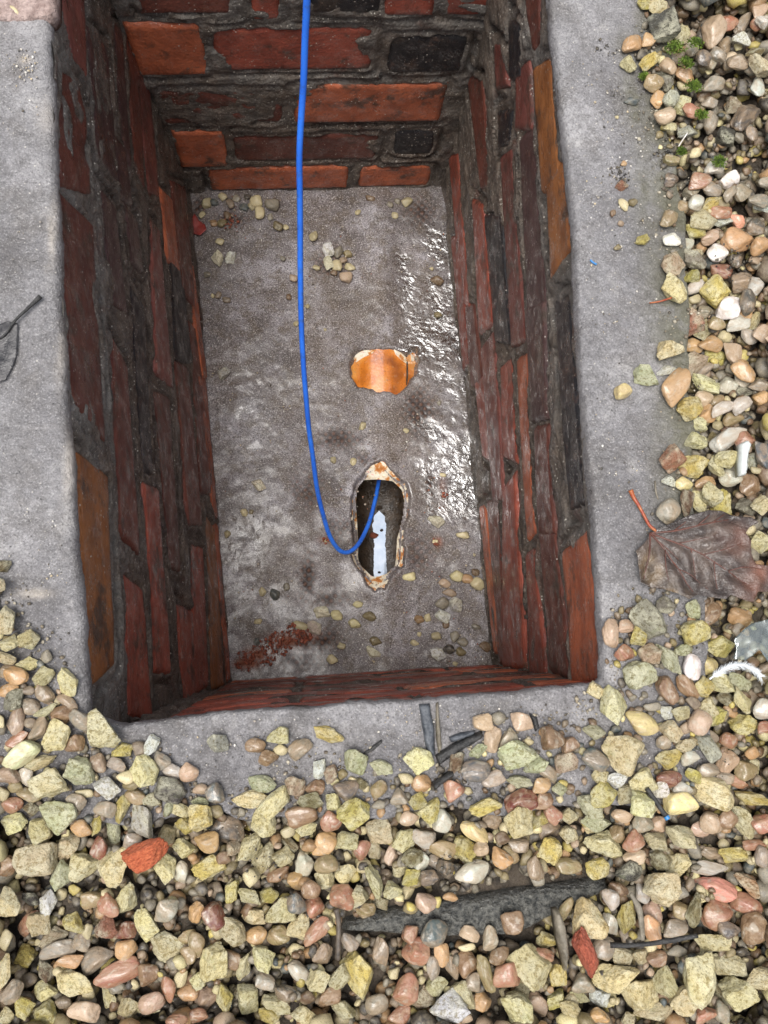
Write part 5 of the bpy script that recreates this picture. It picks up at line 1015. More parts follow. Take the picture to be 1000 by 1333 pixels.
(3627,2701,-70,229,136,95,19,'pq',1,'long milky grey pebble below right of the creased mustard stone'),
(3019,4503,99,192,173,128,4,'pP',1,'the larger pinkish pebbles below the dark brown block'),
(2748,2190,43,183,158,97,1,'cg',0,'greenish chip left of the large tan angular pebble'),
(-933,-1286,26,168,122,103,-3,'cY',0,'mustard yellow chip right of the long milky quartz'),
(-427,-2105,-91,168,121,89,13,'po',1,'orange tan pebble below right of the glossy red brown pebble'),
(-199,-2495,-28,169,117,83,-36,'pd',1,'dark grey pebble below left of the short upright stick'),
(1420,-1607,-70,174,129,96,-70,'po',1,'orange tan pebble above right of the translucent grey pebble'),
(1826,-2646,-112,167,130,115,97,'cY',0,'mustard yellow chip below right of the large cream crumbly stone'),
(-138,-1021,52,158,137,115,-36,'cP',0,'pinkish chip above right of the large mauve pebble'),
(-226,-1550,-93,158,138,110,-3,'cy',0,'pale yellow chip below right of the large mauve pebble, second nearest to it'),
(241,-1679,-57,158,137,91,-3,'cy',0,'pale yellow chip above the round salmon pebble, nearest to it'),
(-724,-1055,53,151,140,114,159,'ps',1,'slate grey pebble above the large mauve pebble'),
(-444,-1983,-133,153,138,98,30,'cy',0,'pale yellow chip right of the glossy red brown pebble'),
(11,-1918,-106,149,142,114,157,'pr',1,'reddish pebble below left of the round salmon pebble'),
(83,-1719,-94,151,144,108,157,'cy',0,'pale yellow chip above left of the round salmon pebble'),
(-122,-1845,52,147,140,106,157,'ps',1,'slate grey pebble left of the round salmon pebble'),
(1381,-2295,-34,148,145,116,154,'pb',1,'brown pebble above left of the terracotta pebble'),
(916,-2498,-68,159,133,82,-4,'ck',0,'cream tan chip above left of the milky white block'),
(1258,-2619,-87,142,140,95,154,'po',1,'orange tan pebble right of the milky white block'),
(3065,-348,32,173,148,96,64,'cY',0,'mustard yellow chip below left of the white feather'),
(3417,-1012,-88,171,153,96,-36,'pG',1,'olive pebble above right of the pale oblong block'),
(2530,-1365,-41,157,152,104,-107,'pn',1,'stone grey pebble left of the blue plastic tube end'),
(2158,-2626,-72,158,140,122,61,'cw',0,'white chip below the red brick shard'),
(-472,-1826,-77,185,114,77,-53,'ck',0,'long cream tan chip above right of the glossy red brown pebble'),
(3208,225,-64,210,131,84,89,'pb',1,'long brown pebble above left of the clear plastic film'),
(-2117,88,60,156,140,124,-1,'ck',0,'cream tan chip above left of the near left corner, nearest to it'),
(-381,-997,37,199,110,83,-2,'cg',0,'long greenish chip above right of the large mauve pebble'),
(504,-2243,-92,188,115,82,137,'pt',1,'long grey brown pebble left of the round orange pebble'),
(-1406,-1156,40,201,105,85,133,'cY',0,'long mustard yellow chip above left of the long milky quartz'),
(3673,2857,23,221,149,117,149,'pd',1,'dark grey pebble right of the creased mustard stone'),
(3271,-936,-78,184,144,96,96,'pP',1,'pinkish pebble above right of the pale oblong block'),
(2776,-2165,-107,183,132,87,-4,'pn',1,'stone grey pebble above right of the black lying stick'),
(1367,-711,40,194,126,89,145,'pP',1,'pinkish pebble right of the blackened wood piece, nearest to it'),
(838,-1895,-56,165,143,113,-87,'pP',1,'pinkish pebble above left of the middle of the dark slab'),
(3470,201,-98,187,156,125,-1,'po',1,'orange tan pebble above left of the clear plastic film'),
(3239,-315,-15,182,150,99,-2,'cy',0,'pale yellow chip below left of the white feather'),
(3668,3059,-18,212,161,122,36,'pt',1,'grey brown pebble right of the creased mustard stone'),
(3299,2152,-56,236,137,100,-26,'cy',0,'long pale yellow chip right of the large tan angular pebble'),
(3150,1649,3,201,153,132,34,'cy',0,'pale yellow chip above right of the brown pointed stone'),
(3246,3238,-1,190,181,125,2,'cn',0,'stone grey chip above right of the big pale yellow stone'),
(3465,1369,-79,186,170,114,0,'pq',1,'milky grey pebble below left of the white plastic strip'),
(3605,1288,-38,182,172,107,149,'pb',1,'brown pebble below the white plastic strip'),
(-2185,-180,102,182,123,98,-28,'po',1,'orange tan pebble above left of the near left corner'),
(-2193,-355,70,174,128,83,71,'cn',0,'stone grey chip above the left picture edge'),
(-1486,-1838,-1,178,118,80,-102,'pr',1,'reddish pebble below the pale triangular stone'),
(-24,-1123,80,185,123,83,-3,'cG',0,'olive chip right of the large mauve pebble'),
(123,-2519,-43,180,121,97,29,'pb',1,'brown pebble below the short upright stick'),
(1688,-1680,-47,181,134,85,153,'pt',1,'grey brown pebble above left of the right slab end'),
(1824,-2452,-40,176,131,91,-124,'cY',0,'mustard yellow chip right of the large cream crumbly stone'),
(3409,-326,-100,196,143,115,-71,'cg',0,'greenish chip below the white feather'),
(2722,-1035,81,197,128,84,-2,'pm',1,'maroon pebble above the blue plastic tube end'),
(-1941,-1829,-97,184,118,92,134,'cw',0,'upright white stone near the lower left edge'),
(452,-1726,13,236,98,71,-104,'ck',0,'long cream tan chip above right of the round salmon pebble'),
(1494,-728,36,202,127,79,136,'pn',1,'long stone grey pebble right of the blackened wood piece'),
(3447,-1222,-79,263,104,81,-27,'cY',0,'long mustard yellow chip right of the pale oblong block'),
(3710,1525,17,222,145,100,149,'ps',1,'slate grey pebble right of the white plastic strip'),
(-958,-1455,-31,168,136,90,-3,'cy',0,'pale yellow chip right of the orange brick fragment'),
(-1366,-2153,-89,157,139,113,67,'po',1,'orange tan pebble above the pinkish oblong pebble'),
(-1327,-2543,-51,156,135,115,48,'ck',0,'cream tan chip below the pinkish oblong pebble'),
(113,-651,35,232,106,78,-36,'cY',0,'long mustard yellow chip left of the blue grey wood sliver'),
(97,-1601,-37,172,137,93,-3,'pG',1,'olive pebble above left of the round salmon pebble'),
(-258,-2108,-97,170,134,83,-4,'pG',1,'olive pebble left of the short upright stick'),
(-510,-2314,-97,211,106,87,121,'ck',0,'long cream tan chip below right of the glossy red brown pebble'),
(-790,-2542,-153,156,141,95,102,'pt',1,'grey brown pebble below the glossy red brown pebble'),
(3400,-453,-26,221,128,96,-118,'cy',0,'long pale yellow chip below the white feather'),
(2393,-1145,54,178,145,114,80,'ck',0,'cream tan chip above left of the blue plastic tube end'),
(3158,-2159,-8,181,138,106,-4,'pd',1,'dark grey pebble below the salmon pink pebble'),
(133,-1279,32,157,151,98,-3,'pr',1,'reddish pebble above the round salmon pebble'),
(962,-1308,34,157,156,100,65,'pq',1,'milky grey pebble above left of the translucent grey pebble, second nearest to it'),
(3188,-1347,33,169,156,121,-3,'pb',1,'brown pebble below right of the pale oblong block'),
(2614,-2060,-133,163,159,100,-53,'pP',1,'pinkish pebble right of the curved grey stalk'),
(3407,1495,30,214,152,110,26,'cy',0,'pale yellow chip left of the white plastic strip'),
(3177,1164,-63,200,161,98,-90,'cy',0,'pale yellow chip below right of the brown pointed stone'),
(890,-1221,44,184,136,90,83,'cY',0,'the larger mustard yellow chips below left of the blackened wood piece'),
(2747,-890,42,200,136,89,30,'cY',0,'mustard yellow chip right of the large gritty block'),
(3027,3157,71,197,181,154,-110,'cP',0,'pinkish chip above the big pale yellow stone'),
(3243,1200,28,192,169,139,150,'ck',0,'cream tan chip below left of the white plastic strip'),
(3635,806,-8,201,160,108,49,'ck',0,'cream tan chip above the tip of the dead leaf'),
(-1717,-1945,17,166,134,104,-69,'cY',0,'mustard yellow chip below right of the upright white stone'),
(-2123,-2385,29,173,122,88,115,'pn',1,'stone grey pebble above the bottom left picture corner'),
(-373,-2242,-23,169,137,86,-36,'cy',0,'pale yellow chip below right of the glossy red brown pebble'),
(-850,-2138,-60,185,122,85,-137,'pG',1,'olive pebble below left of the glossy red brown pebble, nearest to it'),
(195,-2409,-67,186,127,105,100,'ck',0,'cream tan chip below the short upright stick, nearest to it'),
(988,-1527,-80,206,126,81,-36,'pG',1,'long olive pebble above left of the translucent grey pebble'),
(1966,-1695,-138,210,129,86,-36,'pG',1,'long olive pebble above left of the right slab end'),
(2971,-182,60,207,141,98,-145,'pw',1,'white pebble left of the white feather'),
(1063,-1082,73,161,161,100,155,'pr',1,'reddish pebble below the blackened wood piece'),
(3615,2248,-21,213,167,130,-110,'po',1,'orange tan pebble above the long spotted pebble'),
(-2182,-502,41,207,118,82,153,'pt',1,'long grey brown pebble above the left picture edge'),
(-1902,-2068,-138,211,111,88,49,'cP',0,'long pinkish chip below the upright white stone'),
(2928,-345,44,236,125,90,-89,'pb',1,'long brown pebble right of the pale green white stone'),
(-1708,-510,56,182,137,106,-19,'pn',1,'the larger stone grey pebbles left of the near left corner'),
(-2202,-879,90,178,133,100,-19,'pt',1,'grey brown pebble below right of the left picture edge'),
(-1926,-2424,-81,176,129,93,-4,'cy',0,'pale yellow chip above right of the bottom left picture corner'),
(-72,-2647,-32,181,130,83,-4,'cy',0,'pale yellow chip below left of the short upright stick, second nearest to it'),
(636,-2682,-28,179,135,95,45,'pr',1,'reddish pebble left of the milky white block'),
(1689,-2688,-157,180,144,90,-105,'pP',1,'pinkish pebble below the large cream crumbly stone'),
(3359,3612,-16,230,173,108,-15,'ck',0,'cream tan chip above left of the large tan pebble'),
(2760,-669,83,190,153,130,-19,'ck',0,'cream tan chip above right of the large gritty block'),
(-1979,-1275,73,165,143,108,-101,'cy',0,'pale yellow chip below right of the left picture edge'),
(-1838,-1617,-58,167,145,121,-101,'cg',0,'greenish chip above right of the upright white stone'),
(-1507,-1998,-50,165,145,119,-102,'cr',0,'reddish chip above the pinkish oblong pebble'),
(-2106,-2206,-168,158,150,114,162,'cY',0,'mustard yellow chip below left of the upright white stone'),
(-1191,-2335,-62,157,151,116,160,'pb',1,'brown pebble right of the pinkish oblong pebble'),
(-911,-2475,-133,161,139,113,-4,'po',1,'orange tan pebble below right of the pinkish oblong pebble'),
(338,-1833,-2,162,157,139,156,'ck',0,'cream tan chip right of the round salmon pebble'),
(845,-1449,-93,177,155,104,14,'pq',1,'milky grey pebble above left of the translucent grey pebble, nearest to it'),
(2631,-88,69,180,168,147,-53,'cP',0,'pinkish chip above right of the pale green white stone'),
(3560,-521,3,190,164,117,-2,'pq',1,'milky grey pebble above the right picture edge'),
(2462,-1498,-45,170,167,111,151,'pr',1,'reddish pebble below left of the blue plastic tube end'),
(2035,-2532,-96,178,149,104,-4,'pn',1,'stone grey pebble below the red brick shard'),
(3186,5433,-132,286,151,117,143,'ck',0,'long cream tan chip above right of the dark brown block'),
(3525,2811,-35,204,193,154,2,'pw',1,'white pebble below right of the creased mustard stone'),
(-2005,-574,48,202,127,102,108,'pt',1,'long grey brown pebble left of the near left corner'),
(-642,-2513,-47,197,123,94,-137,'cY',0,'long mustard yellow chip below the glossy red brown pebble'),
(3067,-803,44,217,139,117,-98,'cq',0,'long milky grey chip above the pale oblong block'),
(2875,-1997,54,238,118,90,122,'cG',0,'long olive chip below left of the salmon pink pebble'),
(-104,-751,44,182,151,97,103,'pt',1,'grey brown pebble above right of the large mauve pebble'),
(-1056,-1863,43,165,151,107,-3,'pn',1,'stone grey pebble left of the glossy red brown pebble'),
(1486,-2058,-32,164,169,128,154,'pb',1,'brown pebble above left of the large cream crumbly stone'),
(3083,1907,59,203,183,151,1,'cY',0,'mustard yellow chip below right of the large tan angular pebble'),
(221,-2648,-99,197,130,104,-36,'ck',0,'cream tan chip below the short upright stick, second nearest to it'),
(691,-1461,-107,201,144,86,65,'cy',0,'pale yellow chip above left of the translucent grey pebble'),
(1280,-2418,-41,271,100,76,-123,'pG',1,'long olive pebble left of the terracotta pebble'),
(2811,-1697,-59,211,143,128,62,'cy',0,'pale yellow chip above left of the salmon pink pebble'),
(3124,-2657,-129,187,141,93,-88,'cG',0,'olive chip above left of the bottom right picture corner'),
(2330,79,52,222,148,113,-126,'pP',1,'the larger pinkish pebbles left of the long grey cream stone'),
(-2158,-1236,45,176,147,97,-3,'cy',0,'pale yellow chip below the left picture edge'),
(240,-1063,61,187,152,118,-2,'pd',1,'dark grey pebble below left of the blue grey wood sliver'),
(250,-1449,-76,185,156,137,48,'cy',0,'pale yellow chip above the round salmon pebble, second nearest to it'),
(-75,-1615,-120,182,156,103,-121,'pq',1,'milky grey pebble above left of the round salmon pebble'),
(-774,-1406,58,179,149,117,14,'po',1,'orange tan pebble below left of the large mauve pebble'),
(39,-2393,6,174,151,104,64,'cy',0,'pale yellow chip below left of the short upright stick, nearest to it'),
(462,-2604,-74,177,152,121,63,'pn',1,'stone grey pebble below left of the round orange pebble'),
(818,-2577,-94,169,155,94,155,'cP',0,'pinkish chip left of the milky white block'),
(3429,-654,-111,209,164,135,14,'cY',0,'mustard yellow chip above left of the right picture edge'),
(2099,-1213,72,194,154,103,-3,'cg',0,'greenish chip below the blue black stone'),
(3063,-1382,17,189,165,114,-71,'pP',1,'pinkish pebble below the pale oblong block'),
(3425,-2772,174,178,167,108,-126,'ck',0,'cream tan chip above the bottom right picture corner, nearest to it'),
(-2162,-2222,106,225,106,89,144,'cy',0,'long pale yellow chip above the bottom left picture corner'),
(-1908,-2553,-46,161,154,102,-4,'cY',0,'mustard yellow chip right of the bottom left picture corner'),
(84,-1461,-91,174,166,115,-3,'po',1,'orange tan pebble above the round salmon pebble'),
(1923,-899,61,174,176,125,-70,'cP',0,'pinkish chip left of the blue black stone'),
(1227,-1398,-33,232,128,86,-61,'pQ',1,'long honey yellow pebble above the translucent grey pebble'),
(2147,-1680,13,172,173,115,-70,'cY',0,'mustard yellow chip above right of the right slab end'),
(314,-850,60,187,161,133,-53,'cg',0,'greenish chip below left of the blue grey wood sliver'),
(2994,-608,84,190,177,130,150,'pP',1,'pinkish pebble below left of the white feather'),
(-474,-1465,-52,205,143,119,140,'cy',0,'pale yellow chip below right of the large mauve pebble, nearest to it'),
(-268,-2575,-59,210,129,84,-37,'ck',0,'long cream tan chip below left of the short upright stick'),
(1111,-2575,-52,205,140,107,-104,'ck',0,'cream tan chip above right of the milky white block'),
(2165,-1357,-17,226,141,88,-3,'cg',0,'long greenish chip below the blue black stone'),
(3093,-1743,-108,307,108,69,-16,'pq',1,'long milky grey pebble above the salmon pink pebble'),
(-2081,-1975,-156,214,123,87,116,'pr',1,'long reddish pebble below left of the upright white stone'),
(25,-2074,-32,243,119,88,83,'pr',1,'long reddish pebble left of the short upright stick'),
(1284,-1196,86,248,125,102,14,'cY',0,'long mustard yellow chip below the blackened wood piece'),
(3344,-1836,-17,248,133,102,-62,'co',0,'long orange tan chip right of the salmon pink pebble'),
(2406,-2078,-129,240,136,85,133,'cY',0,'long mustard yellow chip left of the curved grey stalk'),
(2569,-2161,-27,247,127,88,-125,'po',1,'long orange tan pebble above left of the black lying stick'),
(-1503,-990,90,194,147,121,-19,'cw',0,'bright white stone in the gravel below the left corner'),
(-96,-2066,-114,191,156,138,83,'cy',0,'pale yellow chip left of the short upright stick, nearest to it'),
(2831,-1477,-21,213,155,135,-3,'ck',0,'cream tan chip below right of the blue plastic tube end'),
(3346,-2506,51,208,150,112,43,'ck',0,'cream tan chip above the bottom right picture corner, second nearest to it'),
(1802,-715,91,189,176,142,-70,'pb',1,'the larger brown pebbles above left of the blue black stone'),
(2178,-2275,-41,192,164,110,28,'pn',1,'stone grey pebble right of the red brick shard'),
(-1825,-229,51,214,144,113,-119,'cy',0,'the larger pale yellow chips above left of the near left corner'),
(2748,-363,84,218,162,125,-145,'pb',1,'brown pebble below right of the pale green white stone'),
(3387,1147,-137,242,169,101,150,'cY',0,'mustard yellow chip below the white plastic strip'),
(2849,1050,55,208,192,122,151,'pn',1,'stone grey pebble above left of the dead leaf'),
(-1824,-1440,-107,213,142,99,87,'ck',0,'cream tan chip left of the pale triangular stone, second nearest to it'),
(3270,-1641,-65,241,143,95,-27,'cY',0,'long mustard yellow chip above right of the salmon pink pebble'),
(1153,-2363,-100,189,168,110,154,'pb',1,'brown pebble left of the terracotta pebble'),
(3337,-1384,-11,270,129,99,-89,'ck',0,'long cream tan chip below right of the pale oblong block'),
(3020,-2251,-11,270,124,98,-12,'cy',0,'long pale yellow chip above the pyramid stone'),
(-2285,229,115,205,157,117,145,'ck',0,'cream tan chip above left of the near left corner, third nearest to it'),
(-1164,-2507,-19,193,150,114,66,'pP',1,'pinkish pebble below right of the pinkish oblong pebble'),
(-585,-2052,-33,211,144,100,-53,'ck',0,'cream tan chip below right of the glossy red brown pebble, nearest to it'),
(2155,-879,89,222,159,110,-36,'ps',1,'blue black smooth stone below the near right corner'),
(2398,-1714,18,225,152,97,13,'cd',0,'dark grey chip above the curved grey stalk'),
(3824,4617,-49,310,177,118,94,'pd',1,'large long dark grey pebble below the large cream pebble'),
(3196,2340,-79,279,169,126,52,'cP',0,'long pinkish chip above right of the large tan angular pebble'),
(-1980,-1957,-78,196,154,130,-69,'ck',0,'cream tan chip below the upright white stone'),
(-364,-1279,37,199,162,120,-53,'cy',0,'pale yellow chip right of the large mauve pebble'),
(-820,-1220,104,189,166,144,159,'cY',0,'mustard yellow chip above left of the large mauve pebble'),
(-728,-1946,-52,188,168,136,159,'pm',1,'glossy dark red brown pebble right of the orange fragment'),
(2512,-1031,78,212,170,142,-2,'cy',0,'pale yellow chip below right of the large gritty block'),
(2459,-1204,142,200,175,146,-70,'cy',0,'pale yellow chip left of the blue plastic tube end'),
(3031,2944,61,214,223,135,-34,'cy',0,'big flat pale yellow stone on the concrete edge'),
(216,-1825,16,185,175,132,-3,'pr',1,'round salmon pebble above the upright stick'),
(1790,-1551,-20,183,191,117,-106,'cY',0,'mustard yellow chip above left of the right slab end'),
(-369,-1557,-88,232,144,119,112,'ck',0,'long cream tan chip below right of the large mauve pebble'),
(-1851,-2141,-88,255,120,85,17,'pn',1,'long stone grey pebble below the upright white stone'),
(-458,-1105,36,270,123,77,-11,'cy',0,'long pale yellow chip above right of the large mauve pebble, nearest to it'),
(2775,-120,92,279,140,123,-89,'cg',0,'long greenish chip above right of the pale green white stone'),
(2940,2413,56,248,191,125,69,'cy',0,'pale yellow chip below left of the salmon red stone'),
(-1084,-1589,-23,217,151,134,-137,'cy',0,'pale yellow chip below right of the orange brick fragment'),
(-1638,-2555,-57,219,139,108,-29,'pP',1,'long pinkish pebble below left of the pinkish oblong pebble'),
(-88,-1234,60,226,151,122,14,'pb',1,'brown pebble right of the large mauve pebble'),
(3247,-36,-40,258,166,131,15,'cY',0,'long mustard yellow chip above left of the white feather'),
(2662,-1531,-71,236,163,115,-62,'ck',0,'cream tan chip below the blue plastic tube end'),
(-2163,-1763,51,196,160,130,162,'cy',0,'pale yellow chip left of the upright white stone'),
(-279,-1122,85,246,141,104,85,'cy',0,'long pale yellow chip above right of the large mauve pebble, second nearest to it'),
(500,-1377,-99,197,191,157,156,'ck',0,'cream tan chip above right of the round salmon pebble, third nearest to it'),
(1141,-1536,-69,198,191,169,191,'cY',0,'mustard yellow chip above the translucent grey pebble'),
(2196,-1125,109,209,182,112,-2,'cY',0,'mustard yellow chip below the blue black stone'),
(3454,1683,-52,329,153,100,43,'pq',1,'long pale spotted pebble left of the plastic strip'),
(3107,1432,38,239,200,146,34,'cY',0,'mustard yellow chip right of the brown pointed stone'),
(1228,-938,76,228,169,106,23,'ps',1,'slate grey pebble below right of the blackened wood piece'),
(3642,3437,-8,267,215,148,20,'po',1,'large tan yellow boulder pebble at the right edge'),
(691,-2491,-3,214,168,118,90,'pr',1,'reddish pebble below the round orange pebble'),
(3583,5433,-31,316,208,136,119,'pP',1,'large cream veined pebble among the top right gravel'),
(-1235,-1996,-100,211,171,104,-69,'cy',0,'pale yellow chip above right of the pinkish oblong pebble'),
(3346,-2011,-93,232,183,137,-3,'pr',1,'reddish pebble below right of the salmon pink pebble'),
(2916,1485,67,231,219,147,151,'cr',0,'brown pointed stone alone above the leaf stalk'),
(755,-2235,-13,200,187,142,-4,'pr',1,'round orange pebble below the dark slab'),
(1431,-2418,-19,202,186,131,-4,'pr',1,'round terracotta pebble left of the large cream stone'),
(-1583,-2220,-117,236,152,122,58,'pn',1,'long stone grey pebble above left of the pinkish oblong pebble'),
(1190,-1687,3,261,152,103,30,'pq',1,'large translucent grey pebble above the dark slab'),
(2536,-609,58,267,165,120,-53,'pQ',1,'long honey yellow pebble above right of the large gritty block'),
(3214,2701,-83,262,224,153,150,'cr',0,'large salmon red angular stone on the edge of the concrete'),
(2998,71,91,226,209,185,-53,'cY',0,'mustard yellow chip right of the long grey cream stone'),
(-1875,-628,83,228,169,115,117,'cy',0,'pale yellow chip below left of the near left corner'),
(-765,-1583,-13,236,163,131,14,'cY',0,'mustard yellow chip below left of the large mauve pebble'),
(1566,-1170,76,250,168,116,39,'pm',1,'maroon pebble below right of the blackened wood piece'),
(2649,-2547,-27,233,176,141,-106,'ck',0,'cream tan chip left of the pyramid stone'),
(2796,-1212,95,247,178,132,-19,'pQ',1,'honey yellow pebble above right of the blue plastic tube end'),
(-1051,-1017,73,223,177,147,-2,'cd',0,'dark grey chip above right of the long milky quartz'),
(-252,-1934,-85,223,179,141,30,'cy',0,'pale yellow chip left of the short upright stick, second nearest to it'),
(-479,-2530,-89,221,172,127,-85,'ck',0,'cream tan chip below right of the glossy red brown pebble, second nearest to it'),
(-1365,-1806,-34,249,154,113,123,'cy',0,'long pale yellow chip below the pale triangular stone'),
(793,-860,57,219,197,127,-2,'cy',0,'pale yellow chip below the blue grey wood sliver'),
(896,-2118,-30,203,202,130,155,'ps',1,'slate grey pebble above right of the round orange pebble'),
(2759,-2631,51,221,186,120,-4,'ck',0,'cream tan chip below left of the pyramid stone'),
(2556,-2738,-57,293,146,128,-4,'ck',0,'long cream tan chip below left of the pyramid stone'),
(2976,2094,64,314,189,143,84,'po',1,'large tan yellow angular pebble overhanging the concrete'),
(-1703,-878,76,225,185,161,-69,'cg',0,'greenish chip above left of the bright white stone'),
(-1681,-1581,-106,223,190,149,-3,'ck',0,'cream tan chip left of the pale triangular stone, nearest to it'),
(2303,-465,92,234,210,140,-71,'ck',0,'large cream tan chip below the near right corner'),
(3414,2969,-15,264,251,152,150,'cY',0,'big creased mustard stone right of the pale yellow one'),
(-1247,-1244,61,263,160,122,-102,'cq',0,'long milky quartz stone above the orange brick fragment'),
(3041,5324,123,282,260,232,-54,'cd',0,'dark brown block of stone at the top of the right gravel'),
(3180,-2453,-85,264,187,156,-53,'ck',0,'large cream tan chip above right of the pyramid stone'),
(1543,-815,101,251,199,123,48,'cg',0,'large greenish chip right of the blackened wood piece'),
(991,-2622,14,232,191,136,62,'cw',0,'milky white speckled block at the bottom edge'),
(3360,-2169,-8,242,208,134,112,'pb',1,'large brown pebble below right of the salmon pink pebble'),
(-2122,-746,83,267,167,112,34,'pg',1,'long greenish pebble above right of the left picture edge'),
(-1246,-888,83,224,202,162,-103,'cy',0,'pale yellow chip above right of the bright white stone'),
(3091,-2065,-61,243,211,144,44,'pr',1,'large reddish pebble below the salmon pink pebble'),
(3092,-1873,-68,330,158,114,-36,'pS',1,'large smooth salmon pink pebble below the lilac pebble'),
(-1712,-2371,-43,263,164,113,-53,'cy',0,'long pale yellow chip left of the pinkish oblong pebble'),
(303,-1229,71,241,208,150,31,'cY',0,'large mustard yellow chip above the round salmon pebble'),
(1547,-1311,105,240,215,154,99,'cy',0,'large pale yellow chip above right of the translucent grey pebble'),
(1498,-2661,-13,241,198,153,-36,'cy',0,'pale yellow chip below the terracotta pebble'),
(2538,-250,67,254,227,142,-53,'cg',0,'pale green white slab stone beside the right wall corner'),
(3194,-2620,-16,255,203,182,-4,'ck',0,'large cream tan chip right of the pyramid stone'),
(2242,-1530,-93,303,186,119,-19,'ck',0,'large long cream tan chip above the right slab end'),
(-1081,-2167,-117,253,197,121,-69,'ck',0,'large cream tan chip above right of the pinkish oblong pebble'),
(-1908,-947,87,259,202,177,-2,'ck',0,'large cream tan chip right of the left picture edge'),
(-620,-1339,-45,270,202,140,-36,'pd',1,'large mauve grey pebble below the near concrete strip'),
(-1424,-2324,-95,322,161,100,27,'pr',1,'large pinkish brown oblong pebble near the lower left'),
(-1844,-1156,90,244,220,149,-69,'cg',0,'large greenish chip below left of the bright white stone'),
(-710,-2248,0,259,209,176,121,'cy',0,'the larger pale yellow chips below the glossy red brown pebble'),
(338,-2395,-82,278,204,168,-86,'cY',0,'large mustard yellow chip below right of the short upright stick'),
(2460,-2615,-51,282,215,171,-4,'cy',0,'large pale yellow chip below the black lying stick'),
(2629,-1841,36,270,234,199,-3,'ck',0,'large cream tan chip above right of the curved grey stalk'),
(2636,172,97,328,217,161,-71,'cn',0,'long grey cream stone on concrete below the dead leaf'),
(3104,-1150,33,332,204,178,-27,'cy',0,'large pale yellow oblong block in the right gravel'),
(-1456,-1568,31,267,233,159,160,'cy',0,'pale triangular stone just left of the orange fragment'),
(2060,-2025,47,272,250,187,152,'cQ',0,'large translucent yellow stone above the red shard'),
(2258,-2468,0,337,202,172,28,'cy',0,'large long pale yellow chip below right of the red brick shard'),
(-2010,-1496,-17,293,247,188,32,'ck',0,'large cream tan chip above the upright white stone'),
(-1559,-607,87,297,255,171,-53,'ck',0,'largest pale mossy stone at the near left corner'),
(2374,-811,97,302,284,199,-89,'ck',0,'large cream gritty block below the near right corner'),
(1629,-2376,-35,334,240,206,-87,'ck',0,'large cream crumbly stone left of the red shard'),
(2881,-2484,66,348,279,212,-125,'ck',0,'big olive cream pyramid shaped stone near the bottom right'),
(-1490,6048,-6351,206,171,118,236,'cy',2,'pale yellow chip below right of the small red leaf on the floor'),
(-1289,6063,-6344,209,170,134,82,'cw',2,'white chip below right of the small red leaf on the floor'),
(-1376,4186,-6344,224,177,134,127,'cn',2,'stone grey chip above right of the middle of the left wall on the floor'),
(229,6229,-6344,221,182,132,214,'cw',2,'white chip below right of the far wall foot on the floor'),
(228,6012,-6349,209,174,123,225,'cy',2,'pale yellow chip below the far wall foot on the floor'),
(-825,2444,-6354,232,169,109,-35,'ck',2,'cream tan chip below right of the middle of the left wall on the floor'),
(1872,1892,-6347,259,181,126,-35,'ck',2,'cream tan chip below right of the far end of the opening on the floor'),
(128,516,-6346,247,190,128,-36,'cy',2,'pale yellow chip above right of the rusty rubble on the floor'),
(887,-90,-6354,238,153,109,-36,'cy',2,'long pale yellow chip below the near end of the opening on the floor'),
(2135,613,-6343,214,195,135,-35,'cn',2,'stone grey chip above left of the near right floor corner on the floor'),
(1935,445,-6352,222,166,114,-36,'cw',2,'white chip above left of the near right floor corner on the floor'),
(1853,-115,-6348,249,182,124,-36,'cw',2,'white chip left of the near right floor corner on the floor'),
(11,293,-6357,228,169,102,-36,'co',2,'orange tan chip above right of the rusty rubble on the floor')]
for x, y, z, L, W, T, a, kc, g, lab in STONES:
    place_stone(x / 1e4, y / 1e4, z / 1e4, L / 1e4, W / 1e4, T / 1e4, a / 100, kc[0], kc[1], lab, GRP[g])

# bed of small gravel between and under the countable stones
def stuff_stones(name, items, label, dirs, tris, mat, cols):
    V = []; T = []; C = []; nv = len(dirs); pool = [stone_shape(dirs, 500 + i, i % 2 == 0) for i in range(24)]; r = np.random.RandomState(3)
    for i, (x, y, z, L, W, H_, th, kc, sh, cc) in enumerate(items):
        P = pool[(sh // 2 * 2 + (0 if kc < .5 else 1)) % 24] * [L, W, H_]; c, s = math.cos(th), math.sin(th)
        P = np.stack([P[:, 0] * c - P[:, 1] * s, P[:, 0] * s + P[:, 1] * c, P[:, 2]], -1) + [x, y, z]
        V.append(P); T.append(tris + i * nv); col = cols[int(cc * len(cols)) % len(cols)]; C.append(np.tile(np.r_[np.array(col) * r.uniform(.7, 1.15), 1], (nv, 1)))
    me = tri_mesh(name, np.vstack(V), np.vstack(T)); a = me.color_attributes.new('tint', 'FLOAT_COLOR', 'POINT'); a.data.foreach_set('color', np.vstack(C).astype(np.float32).ravel())
    o = link(name, me, mat); tag(o, label, kind='stuff'); return o
_H = hmap()
pal = [scal(SCOL[k], .8) for k in 'kkyYGGttbbnnnGodtPnddsb']  # fill gravel colours darkened, painting shade into the gaps between stones
